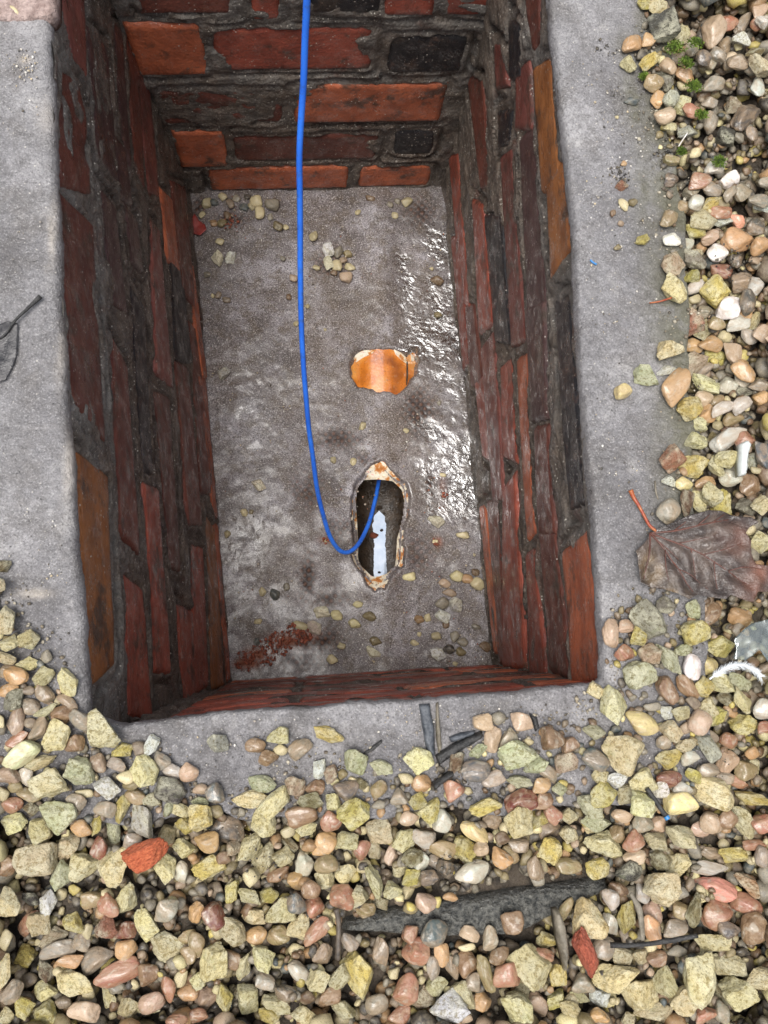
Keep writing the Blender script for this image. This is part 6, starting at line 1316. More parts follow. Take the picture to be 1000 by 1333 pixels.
EXTRA = [(0.2633,0.4529,0.0011,0.0041,0.0036,0.0024,0.04,0.2,0,'r'),(0.2611,0.3539,0.0018,0.006,0.0048,0.0038,0.03,0.8,1,'P'),(0.2667,0.4092,0.0015,0.0061,0.005,0.0033,0.03,0.8,2,'o'),(0.2544,0.3631,0.0019,0.0074,0.0052,0.0042,0.87,0.8,3,'b'),(0.2566,0.3322,0.0021,0.0069,0.0062,0.0046,0.03,0.2,4,'G'),(0.3709,0.3731,-0.0159,0.0086,0.0076,0.0056,1.49,0.8,5,'w'),(0.2726,0.3727,0.0028,0.0084,0.0078,0.0061,0.03,0.8,6,'G'),(0.3269,0.4028,-0.0209,0.0085,0.0088,0.0064,0.03,0.8,7,'n'),(0.3646,0.1405,-0.0005,0.0102,0.0066,0.0045,-0.35,0.8,8,'r'),(0.3626,0.4147,-0.0206,0.0098,0.0088,0.0058,0.03,0.8,9,'n'),(0.3846,0.1893,0.0065,0.0122,0.0068,0.0044,1.49,0.8,10,'r'),(0.3771,0.195,-0.0073,0.0095,0.0088,0.0067,0.01,0.8,11,'b'),(0.2765,0.4679,0.0023,0.0135,0.0069,0.0049,-0.05,0.8,12,'s'),(-0.2493,0.5279,0.0022,0.0115,0.0072,0.0047,-0.89,0.2,13,'k'),(-0.1666,-0.1424,-0.0165,0.0084,0.0068,0.0054,-0.03,0.8,14,'t'),(0.4015,0.4436,0.0228,0.0115,0.009,0.006,0.04,0.8,15,'o'),(0.3789,0.3252,-0.0021,0.0109,0.0084,0.0059,0.02,0.8,16,'P'),(0.379,0.0992,-0.0166,0.0105,0.008,0.0055,1.49,0.8,17,'s'),(0.2643,0.3709,0.0025,0.0124,0.0074,0.0055,-1.01,0.8,18,'w'),(0.3653,0.0965,-0.0066,0.0092,0.009,0.0066,-0,0.8,19,'n'),(0.3251,0.2905,-0.0064,0.0116,0.0083,0.0056,0.02,0.8,21,'q'),(0.364,0.2982,-0.0107,0.0114,0.0088,0.0059,0.36,0.8,23,'S'),(0.3607,0.1019,-0.0103,0.0119,0.0077,0.0053,-0,0.8,0,'P'),(0.022,-0.095,0.0023,0.0091,0.008,0.0051,1.57,0.2,1,'G'),(0.2878,0.5115,0.0033,0.0111,0.0104,0.0068,0.05,0.8,2,'d'),(0.3772,0.4451,-0.0101,0.0119,0.01,0.0081,1.5,0.8,3,'n'),(0.3316,0.4216,0.0007,0.012,0.0094,0.0076,0.87,0.8,4,'q'),(0.3428,0.1819,-0.0149,0.0108,0.0094,0.0059,0.01,0.8,6,'q'),(0.3383,0.3413,-0.0132,0.0114,0.0104,0.0069,1.5,0.8,7,'o'),(0.3319,0.4958,-0.0142,0.0135,0.0101,0.0078,-0.15,0.8,9,'q'),(-0.2109,-0.0288,0.0042,0.0111,0.007,0.0044,-0.02,0.8,10,'t'),(0.0485,-0.117,0.0036,0.0115,0.0069,0.0051,0.06,0.8,11,'n'),(0.1033,-0.1878,-0.0083,0.0118,0.0069,0.0043,-0.2,0.8,12,'o'),(0.3558,0.2305,-0.0119,0.0109,0.0109,0.0073,0.01,0.8,16,'n'),(-0.2088,-0.0526,0.0028,0.0097,0.0083,0.0065,-0.02,0.8,17,'t'),(-0.2267,-0.0508,0.013,0.01,0.008,0.0069,-1.02,0.2,18,'k'),(-0.1753,-0.1742,-0.0118,0.0097,0.0081,0.0071,-0.03,0.2,19,'Y'),(0.1146,-0.2235,-0.0075,0.0138,0.0061,0.0043,-0.04,0.8,21,'r'),(-0.1986,-0.0041,0.003,0.0103,0.0083,0.0068,1.62,0.8,22,'n'),(0.353,0.2602,-0.0126,0.0135,0.0098,0.0072,-0.16,0.8,1,'r'),(0.3585,0.0609,0.0021,0.0132,0.0085,0.0066,0.49,0.8,2,'o'),(-0.1873,-0.1789,-0.0191,0.0098,0.0088,0.0063,-0.03,0.8,3,'r'),(0.0066,-0.2565,-0.008,0.011,0.0077,0.006,-0.04,0.8,13,'t'),(0.0599,-0.2386,-0.0046,0.0108,0.0084,0.0074,0.81,0.2,14,'k'),(0.3219,-0.1574,-0.0133,0.0115,0.0094,0.0075,-1.26,0.8,15,'q'),(0.2898,-0.0655,0.0032,0.0108,0.0102,0.0071,-0.02,0.8,18,'P'),(-0.1675,-0.1036,0.0024,0.0139,0.0067,0.0049,-0.19,0.8,20,'k'),(0.2628,-0.0487,0.0057,0.0153,0.0073,0.0057,-0.1,0.8,21,'n'),(0.3565,0.0705,-0.0002,0.0126,0.0104,0.0081,1.49,0.8,2,'n'),(0.3591,0.0917,-0.0081,0.0122,0.0112,0.0084,0.65,0.8,4,'w'),(-0.0247,-0.0757,0.003,0.0114,0.0092,0.0066,0.32,0.8,5,'w'),(-0.1629,-0.2003,-0.0001,0.0116,0.0082,0.0053,1.43,0.8,12,'q'),(-0.0833,-0.1029,0.0025,0.0127,0.0082,0.0057,-0.02,0.8,13,'P'),(0.0698,-0.0988,0.0034,0.0131,0.0084,0.0068,-0.36,0.8,15,'q'),(0.2958,-0.0463,0.0063,0.0135,0.0091,0.0063,-0.53,0.8,16,'t'),(-0.2159,-0.0971,0.0063,0.0109,0.0094,0.0061,-0.02,0.8,19,'G'),(-0.0189,-0.1355,-0.0016,0.0114,0.0096,0.0069,-0.03,0.8,20,'q'),(0.278,-0.1875,0.0032,0.012,0.0097,0.0069,-0.03,0.8,23,'n'),(-0.0032,-0.1474,-0.0069,0.0115,0.0103,0.0084,-0.03,0.8,13,'o'),(0.1418,-0.0555,0.0034,0.012,0.0108,0.0076,-0.02,0.8,14,'n'),(0.1631,-0.1616,-0.0095,0.0143,0.0088,0.007,0.98,0.8,15,'G'),(0.3138,-0.0735,-0.0063,0.0152,0.0092,0.0059,-0.53,0.8,17,'t'),(0.3479,-0.0868,-0.0077,0.0127,0.0111,0.0081,-0.02,0.8,18,'o'),(0.3313,-0.2381,-0.0153,0.0151,0.0082,0.0061,-0.04,0.8,19,'d'),(-0.1797,-0.251,-0.0099,0.0122,0.0091,0.0071,-0.04,0.8,9,'t'),(-0.0725,-0.1182,0.0029,0.0128,0.0094,0.006,-0.53,0.8,10,'G'),(0.295,-0.1592,-0.006,0.013,0.0106,0.0071,-0.89,0.8,13,'n'),(-0.1287,-0.0728,0.0038,0.0117,0.0106,0.0083,1.42,0.8,21,'t'),(-0.0657,-0.1524,0.0024,0.0112,0.0108,0.0079,-0.03,0.8,22,'b'),(0.1428,-0.1448,-0.0012,0.0118,0.0111,0.009,-0.03,0.8,23,'b'),(-0.1322,-0.0983,0.0072,0.0151,0.0082,0.0067,0.15,0.8,6,'G'),(0.1103,-0.273,-0.0075,0.0157,0.0079,0.0056,-0.04,0.8,9,'P'),(0.2752,-0.2317,-0.0058,0.0166,0.0082,0.0055,-0.04,0.8,11,'n'),(-0.2245,-0.1023,0.006,0.0125,0.0098,0.0071,-1.01,0.8,19,'q'),(-0.1372,-0.0921,0.0071,0.0133,0.0101,0.0073,-0.36,0.8,10,'q'),(-0.206,-0.236,-0.0137,0.0122,0.0105,0.0071,-0.04,0.8,15,'t'),(-0.0045,-0.2513,-0.0012,0.0125,0.0104,0.0076,-0.04,0.8,19,'b'),(-0.0962,-0.2373,-0.0084,0.0142,0.0098,0.007,1.03,0.8,22,'r'),(-0.2191,-0.2042,-0.0006,0.0154,0.0088,0.0057,1.44,0.8,16,'q'),(-0.1673,0.698,-0.6354,0.0202,0.0163,0.0109,0.85,0.2,14,'k'),(-0.1567,0.6994,-0.6361,0.0144,0.0128,0.0093,3.04,0.8,15,'s'),(-0.1751,0.6781,-0.6374,0.0128,0.01,0.0063,1.1,0.8,16,'q'),(-0.1434,0.7092,-0.6361,0.015,0.0125,0.0093,2.34,0.2,17,'w'),(-0.0901,0.7029,-0.6344,0.0219,0.0198,0.0133,-0.35,0.8,18,'Q'),(-0.0983,0.6949,-0.6365,0.0156,0.0119,0.0084,1.68,0.8,19,'w'),(-0.0851,0.6822,-0.635,0.0234,0.0179,0.012,1.26,0.8,20,'w'),(-0.0658,0.6969,-0.6336,0.0243,0.0198,0.0153,-0.35,0.8,21,'n'),(-0.0681,0.6775,-0.6374,0.013,0.0099,0.0063,1.5,0.8,22,'n'),(-0.0559,0.6612,-0.6349,0.0189,0.0158,0.0123,2.36,0.8,23,'G'),(-0.0438,0.661,-0.6372,0.0108,0.0093,0.0068,2.5,0.8,0,'w'),(-0.1571,0.6646,-0.6369,0.014,0.0114,0.0073,2.25,0.8,1,'o'),(-0.1442,0.664,-0.6362,0.0163,0.0144,0.0091,2.89,0.8,2,'G'),(-0.147,0.634,-0.6368,0.0136,0.0116,0.0076,2.61,0.2,3,'w'),(-0.1652,0.579,-0.6368,0.0114,0.01,0.0075,0.04,0.2,6,'n'),(-0.1565,0.5449,-0.6383,0.008,0.0062,0.0041,1.82,0.8,7,'k'),(-0.148,0.545,-0.637,0.0128,0.0103,0.0072,0.92,0.8,8,'t'),(-0.1351,0.5378,-0.6372,0.0143,0.011,0.0067,-0.35,0.8,9,'t'),(-0,0.6466,-0.6355,0.0187,0.0143,0.0107,1.47,0.2,11,'k'),(0.0389,0.6207,-0.6354,0.0196,0.0152,0.011,1.07,0.8,13,'n'),(0.055,0.6185,-0.6368,0.0156,0.0124,0.0077,-0.35,0.2,14,'G'),(0.0048,0.5941,-0.6375,0.0126,0.0082,0.0059,-0.35,0.2,16,'w'),(0.0379,0.5975,-0.6351,0.0206,0.016,0.0116,1.58,0.2,17,'k'),(0.0471,0.607,-0.6361,0.0136,0.0119,0.0093,2.98,0.8,18,'P'),(0.0583,0.5954,-0.6365,0.0185,0.0124,0.0082,-0.35,0.2,19,'k'),(0.0509,0.5788,-0.635,0.0213,0.0185,0.012,-0.35,0.8,20,'P'),(0.0325,0.5855,-0.637,0.0123,0.0104,0.0071,2.3,0.8,21,'b'),(-0.0483,0.6083,-0.6375,0.0098,0.0083,0.006,2.43,0.8,22,'n'),(-0.0313,0.5754,-0.636,0.0145,0.0125,0.0096,2.61,0.8,23,'P'),(-0.0384,0.5448,-0.6373,0.0111,0.0087,0.0065,1.82,0.8,0,'b'),(-0.0096,0.5302,-0.6376,0.0097,0.0082,0.0058,0.29,0.2,1,'w'),(-0.0263,0.5006,-0.6374,0.0105,0.0091,0.0061,2.87,0.8,2,'q'),(0.1967,0.5189,-0.6366,0.0127,0.0109,0.0082,2.43,0.8,3,'G'),(0.196,0.3757,-0.638,0.0089,0.0072,0.0048,1.72,0.8,4,'n'),(0.0756,0.3378,-0.6368,0.0136,0.011,0.0075,0.8,0.2,5,'w'),(0.1508,0.7102,-0.6362,0.0186,0.0151,0.0091,0.57,0.2,6,'w'),(0.1358,0.7113,-0.6368,0.0125,0.0108,0.0076,2.44,0.8,7,'n'),(0.1233,0.704,-0.6371,0.0126,0.0108,0.0069,2.33,0.8,8,'n'),(0.0912,0.7137,-0.6365,0.0173,0.0106,0.0084,-0.35,0.8,9,'b'),(0.0712,0.6904,-0.6377,0.0116,0.0089,0.0055,1.06,0.2,10,'k'),(0.1305,0.6858,-0.6371,0.0128,0.0113,0.0069,2.7,0.2,11,'w'),(0.1124,0.7011,-0.6382,0.0079,0.0062,0.0043,0.84,0.8,12,'w'),(0.1969,0.5769,-0.6348,0.0221,0.0156,0.0124,-0.35,0.8,13,'b'),(0.1884,0.5974,-0.6381,0.0079,0.0068,0.0045,3,0.2,14,'k'),(0.0182,0.4929,-0.6386,0.0063,0.0053,0.0033,2.36,0.2,15,'w'),(-0.1094,0.6919,-0.6362,0.0164,0.0145,0.009,0.03,0.8,16,'s'),(-0.1217,0.7072,-0.6368,0.0146,0.0128,0.0077,2.7,0.8,17,'n'),(-0.1048,0.7103,-0.6366,0.0127,0.0111,0.008,2.7,0.8,18,'d'),(-0.1357,0.6782,-0.6366,0.0152,0.0122,0.0081,2.08,0.2,19,'b'),(-0.1312,0.6965,-0.6357,0.0177,0.0135,0.0103,1.67,0.8,20,'t'),(-0.1037,0.202,-0.6369,0.0131,0.0105,0.0075,1.91,0.2,22,'k'),(-0.0931,0.2034,-0.6382,0.0083,0.0069,0.0042,0.91,0.8,23,'G'),(-0.1283,0.1695,-0.6371,0.013,0.0104,0.0069,1.65,0.2,0,'k'),(0.0756,0.3363,-0.6364,0.0137,0.0109,0.0085,1.12,0.2,1,'w'),(0.1432,0.331,-0.6376,0.0096,0.008,0.0058,2.32,0.2,2,'w'),(0.228,0.1678,-0.6356,0.0212,0.0133,0.0105,-0.35,0.2,4,'k'),(0.1448,0.1049,-0.6353,0.0204,0.0168,0.0112,-0.35,0.2,5,'y'),(-0.0751,0.0833,-0.6369,0.0146,0.0119,0.0073,1.58,0.8,6,'w'),(-0.0569,0.0795,-0.6355,0.0192,0.0156,0.0108,1.99,0.8,7,'s'),(-0.0397,0.0899,-0.6368,0.0128,0.0105,0.0075,1.42,0.8,8,'n'),(-0.0815,0.0394,-0.6369,0.0118,0.0096,0.0073,2.89,0.2,9,'w'),(0.0351,0.0473,-0.6354,0.0202,0.0154,0.0109,-0.36,0.2,11,'y'),(0.0664,0.063,-0.6364,0.0147,0.011,0.0085,-0.36,0.2,12,'y'),(0.0838,0.0455,-0.6355,0.0207,0.0146,0.0106,-0.36,0.8,13,'G'),(0.0616,0.0343,-0.636,0.0211,0.0145,0.0095,-0.36,0.2,14,'y'),(0.0926,0.0077,-0.6352,0.0206,0.0145,0.0114,-0.36,0.2,15,'G'),(0.0418,0.0015,-0.6368,0.0128,0.0099,0.0076,-0.36,0.2,17,'w'),(0.0281,-0.0181,-0.6354,0.0173,0.0143,0.0109,-0.36,0.2,18,'q'),(0.151,0.0048,-0.6372,0.0138,0.0091,0.0067,-0.36,0.2,19,'w'),(0.1581,0.0174,-0.6381,0.0082,0.0068,0.0045,1.38,0.2,20,'w'),(0.216,0.1045,-0.6348,0.0206,0.0169,0.0123,-0.35,0.2,21,'y'),(0.2333,0.0997,-0.6361,0.021,0.015,0.0094,-0.35,0.8,22,'o'),(0.2454,0.1104,-0.6364,0.014,0.0116,0.0085,2.7,0.8,23,'b'),(0.2486,0.0926,-0.6344,0.0234,0.0188,0.0132,-0.35,0.8,0,'m'),(0.1983,0.0939,-0.6363,0.0196,0.0131,0.0087,-0.35,0.8,1,'P'),(0.2055,0.0799,-0.6365,0.0223,0.0121,0.0083,-0.35,0.8,2,'P'),(0.1939,0.0643,-0.6349,0.0214,0.0185,0.0122,-0.35,0.8,3,'n'),(0.1585,0.0393,-0.636,0.0166,0.0138,0.0096,-0.36,0.8,6,'o'),(0.1711,0.0424,-0.6373,0.0128,0.0107,0.0065,1.62,0.2,7,'k'),(0.1988,0.032,-0.637,0.0138,0.0114,0.0071,1.37,0.8,8,'b'),(0.1835,0.0148,-0.6356,0.0167,0.0135,0.0104,2.96,0.8,9,'m'),(0.2105,0.0136,-0.6362,0.0175,0.0144,0.0091,1.05,0.8,10,'n'),(0.2229,0.0062,-0.6362,0.0176,0.0138,0.0091,-0.36,0.8,11,'n'),(0.2026,-0.0045,-0.6355,0.0175,0.0146,0.0108,-0.36,0.8,12,'d'),(0.2201,-0.0093,-0.6361,0.0165,0.0136,0.0092,2.54,0.8,13,'G'),(0.2445,0.0279,-0.6379,0.0149,0.0083,0.0051,-0.36,0.8,15,'n'),(0.2576,-0.002,-0.6355,0.0213,0.0156,0.0107,-0.36,0.8,16,'b'),(0.2114,-0.0264,-0.638,0.0083,0.0067,0.0048,2.68,0.2,17,'w'),(0.2452,0.1371,-0.6386,0.0056,0.0047,0.0032,2.08,0.2,18,'w'),(-0.0835,0.0097,-0.6373,0.0117,0.0096,0.0065,1.56,0.8,19,'s'),(-0.0668,0.0064,-0.638,0.0089,0.0074,0.0047,1.39,0.8,20,'s'),(0.0305,0.2834,-0.6374,0.0115,0.0093,0.0063,1.67,0.2,21,'k'),(0.061,0.2811,-0.6374,0.0125,0.01,0.0061,1.32,0.2,22,'k'),(-0.0204,0.0329,-0.6366,0.025,0.0124,0.0081,-0.36,0.2,23,'Q'),(0.0173,0.1601,-0.6385,0.015,0.0058,0.0037,-0.35,0.2,1,'r'),(0.1995,0.261,-0.6384,0.0107,0.0061,0.0037,-0.35,0.2,2,'r'),(0.1854,0.1573,-0.6377,0.0094,0.0071,0.0056,-0.35,0.2,3,'r')]
pk = list('kkyYGGttbbnnnGodtPnddsb')
extra = [e[:9] + ((pk.index(e[9]) if e[9] in pk else 0) / len(pk) + .001,) for e in EXTRA]
items = fill_gravel(_H)
_r = np.random.RandomState(9); far_items = []
for gx_ in np.arange(-.72, .98, .0188):
    for gy_ in np.arange(-.84, 1.08, .0188):
        if (-.31 < gx_ < .46 and -.35 < gy_ < .61) or (-.63 < gx_ < .315 and .06 + .03 * math.sin(gx_ * 40) < gy_ < .955): continue
        x_, y_ = gx_ + _r.uniform(-.006, .006), gy_ + _r.uniform(-.006, .006); d_ = _r.uniform(.016, .027)
        far_items.append((x_, y_, (0 if -.63 < x_ < .31 and y_ > -.125 else SOIL_Z) + d_ * .35 + _r.uniform(0, .012), d_, d_ * _r.uniform(.65, .95), d_ * _r.uniform(.6, .85), _r.uniform(0, 3.1), _r.rand(), _r.randint(64), _r.rand()))
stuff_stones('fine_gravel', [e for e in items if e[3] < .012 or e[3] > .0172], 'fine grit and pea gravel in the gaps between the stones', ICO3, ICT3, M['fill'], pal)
stuff_stones('surrounding_gravel', far_items, 'mixed gravel continuing all round the concrete surround', ICO3, ICT3, M['fill'], [SCOL[k] for k in 'kkyYGtbnnPoq'])
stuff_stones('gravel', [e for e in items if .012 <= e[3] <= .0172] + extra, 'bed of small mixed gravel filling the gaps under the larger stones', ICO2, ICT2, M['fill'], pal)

# ------------------------------------------------------------------ leaves, wood, film, feather and other small things
def nz(x, y, s, seed): return fbm(np.stack([x, y, 0 * np.asarray(x)], -1), s, 3, seed)
LB0 = np.array([(0.26988, 0.08757)][0]); 
VS = [np.array(p) for p in ([(0.26875, 0.08718), (0.28814, 0.07798), (0.30629, 0.06878), (0.32413, 0.05534), (0.33783, 0.04557)], [(0.26875, 0.08718), (0.27848, 0.07314), (0.28852, 0.05492), (0.29684, 0.03982)], [(0.26875, 0.08718), (0.26739, 0.075), (0.26408, 0.06108), (0.26224, 0.05086)], [(0.26875, 0.08718), (0.28881, 0.08837), (0.30792, 0.09264), (0.33032, 0.09693)], [(0.30629, 0.06878), (0.32222, 0.07238), (0.33644, 0.07723)], [(0.29723, 0.07369), (0.2995, 0.06092), (0.30068, 0.05063)], [(0.31404, 0.06328), (0.31448, 0.05176), (0.31496, 0.04089)], [(0.28814, 0.07798), (0.30081, 0.08039), (0.31672, 0.08341)])]
def vdist(x, y):
    P = np.stack([np.asarray(x, float), np.asarray(y, float)], -1); d = np.full(P.shape[:-1], 9.)
    for q in VS:
        for a, b in zip(q[:-1], q[1:]):
            t = np.clip(((P - a) @ (b - a)) / ((b - a) @ (b - a)), 0, 1); d = np.minimum(d, np.linalg.norm(P - a - t[..., None] * (b - a), axis=-1))
    return d
def leaf_z(x, y):
    t = np.clip((x - LB0[0] + .012) / .05, 0, 1); t = t * t * (3 - 2 * t)
    return .0075 - .0024 * np.exp(-(vdist(x, y) / .0045) ** 2) + .0022 * np.sin(np.clip(vdist(x, y) / .014, 0, 1) * 3.1) + .0150 * t + .0072 * nz(x, y, 30, 5) + .0015 * nz(x, y, 110, 8)
LEAF = [(0.26875, 0.08718), (0.27329, 0.09023), (0.28227, 0.0939), (0.29517, 0.09942), (0.3099, 0.10312), (0.32128, 0.10312), (0.33494, 0.0994), (0.34564, 0.09816), (0.35102, 0.09383), (0.34371, 0.08951), (0.33958, 0.08521), (0.34349, 0.07844), (0.34215, 0.06925), (0.34717, 0.06069), (0.35781, 0.05942), (0.36955, 0.06364), (0.37766, 0.05444), (0.37046, 0.04414), (0.35741, 0.03878), (0.34547, 0.03887), (0.34043, 0.03048), (0.33186, 0.03295), (0.32214, 0.03663), (0.31814, 0.03306), (0.31138, 0.03431), (0.2985, 0.03681), (0.2921, 0.03386), (0.28495, 0.03811), (0.27532, 0.04237), (0.26552, 0.04364), (0.25837, 0.04788), (0.25704, 0.0569), (0.25588, 0.06898), (0.25485, 0.07261), (0.26071, 0.07745), (0.266, 0.08291)]
lroot = empty('dead_leaf', (LB0[0], LB0[1], .012)); tag(lroot, 'large brown dead maple leaf with red stalk lying across gravel and concrete', 'leaf')
lo_ = np.array([LB0[0], LB0[1], .012])
me = sheet('blade', LEAF, .0022, leaf_z, .0004, 2)
co = np.array([v.co for v in me.vertices])
RX = [(0.33216, 0.07908), (0.34922, 0.05459), (0.34152, 0.03648)]; TX = [(0.26805, 0.05503), (0.2631, 0.06532), (0.28251, 0.03872)]
fattr(me, 'rusty', np.clip(np.maximum.reduce([.75 * np.exp(-((co[:, 0] - a) ** 2 + (co[:, 1] - b) ** 2) / .012 ** 2) for a, b in RX]) * (.7 + nz(co[:, 0], co[:, 1], 80, 3)), 0, 1))
fattr(me, 'tan', np.clip(np.maximum.reduce([.9 * np.exp(-((co[:, 0] - a) ** 2 + (co[:, 1] - b) ** 2) / .008 ** 2) for a, b in TX]) * (.7 + nz(co[:, 0], co[:, 1], 150, 4)), 0, 1))
me.transform(Matrix.Translation(-Vector(lo_))); link('blade', me, M['leaf'], lroot)
def vein(pts, r0, r1, par, mat, zf, off, lift=.0006):
    P = [(x, y, float(zf(np.array([x]), np.array([y]))[0]) + lift) for x, y in pts]
    P = np.array(resample3(P, .006)); P[:, 2] = zf(P[:, 0], P[:, 1]) + lift
    me = tube('vein', P, list(np.linspace(r0, r1, len(P))), 6, 3); me.transform(Matrix.Translation(-Vector(off))); link('vein', me, mat, par)
def resample3(P, step):
    P = np.array(P); d = np.r_[0, np.cumsum(np.linalg.norm(np.diff(P, axis=0), axis=1))]; n = max(3, int(d[-1] / step)); t = np.linspace(0, d[-1], n)
    return np.stack([np.interp(t, d, P[:, k]) for k in range(3)], -1)
for pts in ([(0.26875, 0.08718), (0.28814, 0.07798), (0.30629, 0.06878), (0.32413, 0.05534), (0.33783, 0.04557)], [(0.26875, 0.08718), (0.27848, 0.07314), (0.28852, 0.05492), (0.29684, 0.03982)], [(0.26875, 0.08718), (0.26739, 0.075), (0.26408, 0.06108), (0.26224, 0.05086)], [(0.26875, 0.08718), (0.28881, 0.08837), (0.30792, 0.09264), (0.33032, 0.09693)]):
    vein(pts, .0009, .0004, lroot, M['vein'], leaf_z, lo_)
for pts in ([(0.28814, 0.07798), (0.30081, 0.08039), (0.31672, 0.08341)], [(0.30629, 0.06878), (0.32222, 0.07238), (0.33644, 0.07723)], [(0.29723, 0.07369), (0.2995, 0.06092), (0.30068, 0.05063)], [(0.31404, 0.06328), (0.31448, 0.05176), (0.31496, 0.04089)], [(0.27848, 0.07314), (0.27648, 0.06103), (0.27821, 0.04896)], [(0.28685, 0.05795), (0.29881, 0.05064), (0.30624, 0.04095)], [(0.28568, 0.08837), (0.29234, 0.0945)], [(0.30155, 0.09142), (0.31028, 0.09941)], [(0.31431, 0.09386), (0.32422, 0.10003)], [(0.27394, 0.08046), (0.28443, 0.06887), (0.28669, 0.06522)], [(0.32413, 0.05534), (0.33695, 0.05891), (0.35251, 0.0564)]):
    vein(pts, .0005, .00025, lroot, M['vein'], leaf_z, lo_)
pp = [(0.27354, 0.08874), (0.26877, 0.09372), (0.2654, 0.10121), (0.26146, 0.10996), (0.258, 0.11623), (0.25517, 0.12252)]
me = tube('stalk', [(x, y, z) for (x, y), z in zip(pp, (.0085, .007, .006, .0055, .005, .006))], [.0013, .0013, .0013, .0014, .0017, .0021], 8, 5); me.transform(Matrix.Translation(-Vector(lo_))); link('stalk', me, M['petiole'], lroot)

b0 = np.array([*[(-0.23551, 0.25556)][0], .003]); r2 = empty('rotten_leaf', tuple(b0)); tag(r2, 'black rotten leaf with a dark stalk on the left concrete', 'leaf')
rz = lambda x, y: .0035 + .0016 * nz(x, y, 60, 15)
me = sheet('blade', [(-0.24031, 0.25738), (-0.23554, 0.25619), (-0.23257, 0.25561), (-0.23199, 0.24361), (-0.23196, 0.23104), (-0.23386, 0.22225), (-0.23961, 0.2091), (-0.24931, 0.20589), (-0.26157, 0.21814), (-0.26842, 0.23675), (-0.25857, 0.24821)], .0022, rz, .0004, 4); me.transform(Matrix.Translation(-Vector(b0))); link('blade', me, M['blackleaf'], r2)
st = [(-0.25642, 0.23658), (-0.24224, 0.24434), (-0.23517, 0.25519), (-0.22964, 0.26226), (-0.2229, 0.26939), (-0.2156, 0.27783)]
me = tube('stalk', [(x, y, z) for (x, y), z in zip(st, (.0055, .005, .0055, .005, .005, .0045))], [.0006, .0009, .0011, .0012, .0014, .0021], 8, 5); me.transform(Matrix.Translation(-Vector(b0))); link('stalk', me, M['char'], r2)

me = sheet('fallen_leaf', [(-0.19221, 0.66705), (-0.1865, 0.67879), (-0.18032, 0.66738), (-0.17069, 0.66123), (-0.16693, 0.65107), (-0.17745, 0.64183), (-0.18939, 0.64535)], .002, lambda x, y: -DEPTH + .008 + .004 * nz(x, y, 60, 8), .0004, 6)
tag(link('fallen_leaf', me, M['redleaf']), 'small dark red leaf in the far left corner of the chamber floor', 'leaf')

fz = lambda x, y: .021 + .005 * nz(x, y, 32, 25) + .0016 * nz(x, y, 130, 28)
me = sheet('plastic_film', [(0.32551, 0.00255), (0.33285, 0.00958), (0.34066, 0.01425), (0.35465, 0.01769), (0.37372, 0.0211), (0.38471, 0.00307), (0.37079, -0.01335), (0.35198, -0.01546), (0.34529, -0.00595), (0.33476, -0.01406), (0.32437, -0.01275), (0.32679, -0.00513)], .0025, fz, .0002, 7)
tag(link('plastic_film', me, M['film']), 'crumpled clear plastic film on gravel at the right edge', 'film')

# feather: shaft and a vane of separate barbs
fp = [(0.30124, -0.02747), (0.30959, -0.02122), (0.31903, -0.01729), (0.32943, -0.01743), (0.33835, -0.02105), (0.34407, -0.02636)]
f0 = np.array([*fp[2], .026]); fr_ = empty('feather', tuple(f0)); tag(fr_, 'small curved white feather beside the clear plastic film', 'feather')
FP = catmull([(x, y, .0265 + .003 * math.sin(i)) for i, (x, y) in enumerate(fp)], 14)
me = tube('shaft', FP - f0, [.0008, .0003], 6, 1); link('shaft', me, M['feather'], fr_)
V = []; F = []; rf = np.random.RandomState(2); T = np.gradient(FP, axis=0)
for i in range(4, len(FP) - 1):
    t = T[i] / np.linalg.norm(T[i]); s = np.array([-t[1], t[0], 0])
    for sg in (-1, 1):
        for rep in range(4):
            L = rf.uniform(.003, .0075) * (1 if sg < 0 else .7); d = t * rf.uniform(.6, 1.1) + s * sg * rf.uniform(.4, .8) + np.array([0, 0, rf.uniform(-.25, .35)])
            a = FP[i]; b = a + d * L; k = len(V); w = t * .00016
            V += [a - w - f0, a + w - f0, b + w * .4 - f0, b - w * .4 - f0]; F.append((k, k + 1, k + 2, k + 3))
tag(link('vane', mesh('vane', V, F), M['feather'], fr_), kind='stuff')

me = lump('plastic_strip', [(0.3462, 0.15947), (0.35226, 0.1627), (0.35525, 0.15953), (0.35192, 0.14996), (0.35064, 0.14171), (0.34941, 0.13413), (0.34354, 0.13285), (0.34366, 0.14295), (0.34502, 0.15246)], .012, .004, .0015, .0004, 3, .0012)
tag(link('plastic_strip', me, M['plastic']), 'bent white plastic strip among pebbles above the dead leaf', 'plastic scrap')

